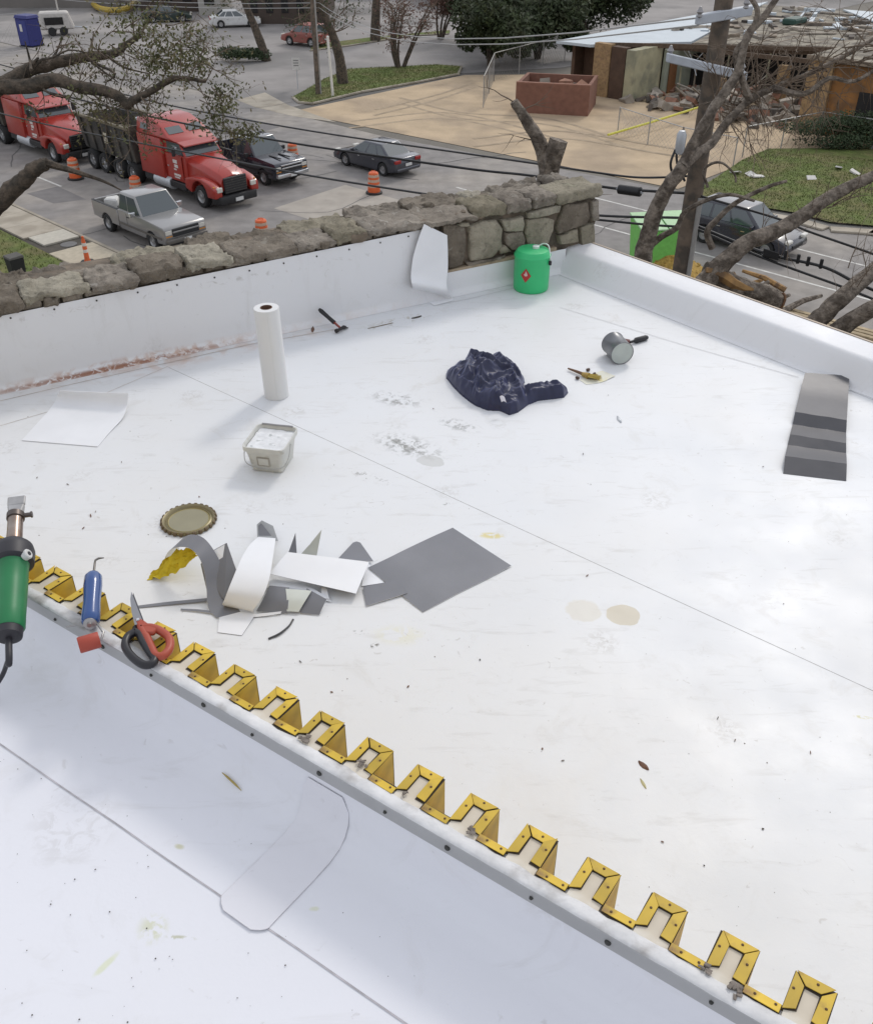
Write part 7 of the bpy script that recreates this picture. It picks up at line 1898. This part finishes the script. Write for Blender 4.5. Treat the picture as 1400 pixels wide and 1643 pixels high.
mb = MB(); mb.lathe([(0, 0), (.0045, 0), (.0035, .003), (0, .003)], pv + V((0, 0, .004)), 12); mb.build("pivot_screw", M_CHROME, sz)
def loop(name, pts, zz, m, rad, seedz):
    ps = crom([P(x, y, zs_ + zz) for x, y in pts] , 5)
    mb = MB(); mb.tube(ps + [ps[0]], rad, 10); return mb.build(name, m, sz, smooth=60)
M_SRED = mat("scissor_red", (.36, .06, .03), .45, var=.08); M_SBLK = mat("scissor_black", (.014, .013, .016), .38, var=.1)
loop("red_handle_loop", [(226, 1008), (242, 1007), (258, 1013), (271, 1024), (272, 1040), (262, 1052), (250, 1052), (243, 1040), (236, 1024)], .008, M_SRED, .0092, 0)
loop("black_handle_loop", [(217, 1014), (205, 1022), (201, 1036), (210, 1052), (228, 1066), (242, 1066), (248, 1058), (240, 1046), (230, 1030), (225, 1018)], .006, M_SBLK, .0092, 0)
mb = MB(); mb.prism([P(x, y, zs_ + .004) for x, y in ((215, 1000), (226, 996), (240, 1006), (256, 1012), (248, 1022), (236, 1022), (224, 1014))], (0, 0, .012)); mb.build("red_shank", M_SRED, sz, bevel=.004, smooth=40)
mb = MB(); mb.prism([P(x, y, zs_ - .004) for x, y in ((212, 1012), (220, 1004), (230, 1014), (238, 1028), (230, 1034), (218, 1024))], (0, 0, .012)); mb.build("black_shank", M_SBLK, sz, bevel=.004, smooth=40)
# lumps of sealant and debris on the wall top
def shard(c, s_, seed):
    r = random.Random(seed); mb = MB()
    for q in range(7):
        p = c + V((r.uniform(-1, 1), r.uniform(-1, 1), 0)) * s_ * .8
        mb.box(p + V((0, 0, s_ * .15)), (s_ * r.uniform(.4, 1.1), s_ * r.uniform(.2, .6), s_ * r.uniform(.12, .35)), Matrix.Rotation(r.uniform(0, 3.1), 3, 'Z') @ Matrix.Rotation(r.uniform(-.6, .6), 3, 'X'))
    for v in mb.v: v += V((r.uniform(-1, 1), r.uniform(-1, 1), r.uniform(-.4, .4))) * s_ * .12
    return mb
for k, (x, y, s_, what) in enumerate(((489, 1187, .011, "under the fourth tooth after the scissors"), (583, 1226, .011, "where two flanges meet"), (650, 1276, .006, "lying on bare sealant"), (1132, 1556, .010, "beside a flange joint"), (1182, 1592, .013, "in the hollow of a tooth, largest of them"), (756, 1334, .009, "tucked under a tooth's open end"))):
    shard(P(x, y, ZW + .003), s_, k).build("debris_crumbs", mat("grey_debris", (.20, .17, .145), .9, var=.4, vs=60), label="crumbled grey-brown debris on the ribbed wall " + what, cat="debris", group="debris crumbs on the ribbed wall")

# ---- litter on the roofs: leaves, twigs, specks
rl = random.Random(4)
M_LEAFB = mat("dry_leaf", (.16, .085, .055), .85, var=.3); M_SPLN = mat("wood_splinter", (.40, .30, .09), .8, var=.2); M_DKBIT = mat("dark_bit", (.07, .06, .05), .9)
def bit(name, a, b, w, m, label, z, group=None, cat="debris"):
    A, B = P(*a, z + .002), P(*b, z + .002); d = (B - A); L = d.length; d.normalize(); n = V((-d.y, d.x, 0)) * w
    rows = [[A + d * (L * t) - n * q, A + d * (L * t) + V((0, 0, w * .5)), A + d * (L * t) + n * q] for t, q in ((0, .15), (.3, .9), (.6, 1.), (.85, .6), (1, .1))]
    mb = MB(); mb.sheet(rows, .0012); return mb.build(name, m, label=label, cat=cat, group=group, smooth=60)
def on_flash(x, y):                             # where a pixel meets the turned-up flashing
    best = None
    for i in range(-60, 60):
        z = i * .002
        p = P(x, y, ZN + max(z, .001)); w_ = (p - WO).dot(WW)
        pz = 0.
        for (wa, za), (wb, zb) in zip(prof_near, prof_near[1:]):
            if wa <= w_ <= wb: pz = za + (zb - za) * (w_ - wa) / (wb - wa)
        e_ = abs(pz - max(z, .001))
        if best is None or e_ < best[0]: best = (e_, p)
    return best[1]
sA, sB = on_flash(357, 1240) + V((0, -.003, .004)), on_flash(388, 1269) + V((0, -.003, .004))
mb = MB(); mb.tube([sA, sA.lerp(sB, .3) + V((0, 0, .002)), sA.lerp(sB, .7) + V((0, 0, .002)), sB], [.0008, .0024, .0022, .0006], 5); mb.build("wood_splinter", M_SPLN, label="yellowish wood splinter stuck on the flashing below the ribbed wall", cat="splinter")
bit("dry_leaf", (1024, 1222), (1040, 1236), .012, M_LEAFB, "curled brown leaf on the white roof right of the ribbed wall", ZF)
bit("dry_leaf", (1027, 1250), (1036, 1266), .006, mat("pale_straw", (.5, .45, .25), .85), "pale straw sliver below the brown leaf", ZF)
bit("bark_chip", (599, 590), (603, 598), .010, M_DKBIT, "tiny dark chip beside the garment", ZF) if False else None
bit("wedge_bit", (502, 524), (501, 533), .012, M_LEAFB, "small dark brown bit between the roll and the hammer", ZF)
bit("dry_leaf", (660, 511), (676, 507), .012, M_DKBIT, "dark curled leaf below the membrane flap", ZF)
bit("twig", (590, 527), (630, 518), .005, mat("dead_twig", (.2, .15, .09), .9), "thin twig on the roof below the membrane flap", ZF)
bit("fastener", (990, 668), (996, 678), .012, M_GALV, "small metal clip lying alone on the white roof", ZF)
for k, (x, y) in enumerate(((935, 727), (694, 655), (1178, 1190), (66 + 590, 1100), (145, 825), (153, 822), (132, 849), (107, 776), (195, 740), (350, 905), (940, 925), (1225, 748), (1152, 1150), (905, 1220), (1225, 1330), (1060, 1350), (870, 1200), (1130, 1390), (770, 1060), (480, 1060), (530, 1110), (1300, 1210), (60, 765), (320, 798))):
    a = rl.uniform(0, 6.3); L = rl.uniform(2, 5)
    bit("roof_speck", (x, y), (x + cos(a) * L, y + sin(a) * L), rl.uniform(.0012, .0035), rl.choice((M_DKBIT, M_LEAFB, MATS["grey_debris"])), "tiny dark crumb of debris scattered on the far white roof", ZF + .003 , "crumbs on the far roof")
mb = MB()
for k in range(80):
    x, y = rl.uniform(0, 700), rl.uniform(1200, 1643)
    p = P(x, y, ZN)
    if (p - WO).dot(WW) > -.1: continue
    s_ = rl.choice((.0006, .0007, .0008, .001, .0012, .0016)); mb.lathe([(s_, 0), (s_ * .8, s_ * .5), (0, s_ * .7)], p + V((0, 0, .0022)), 5)
mb.build("grit", M_DKBIT, kind="stuff", label="dark grit specks scattered over the near white roof", cat="grit")
mb = MB()
for k in range(130):
    x, y = rl.uniform(0, 1400), rl.uniform(520, 1500)
    p = P(x, y, ZF)
    if (p - WO).dot(WW) < .12 or (p - RB).dot(RQ) > -.05 or (p - SB).dot(SQ) < .06: continue
    s_ = rl.choice((.0011, .0013, .0016, .002, .003)); mb.lathe([(s_, 0), (s_ * .8, s_ * .5), (0, s_ * .7)], p + V((0, 0, .003)), 5)
mb.build("grit", mat("brown_grit", (.16, .13, .10), .9), kind="stuff", label="fine brown grit specks over the far white roof", cat="grit")
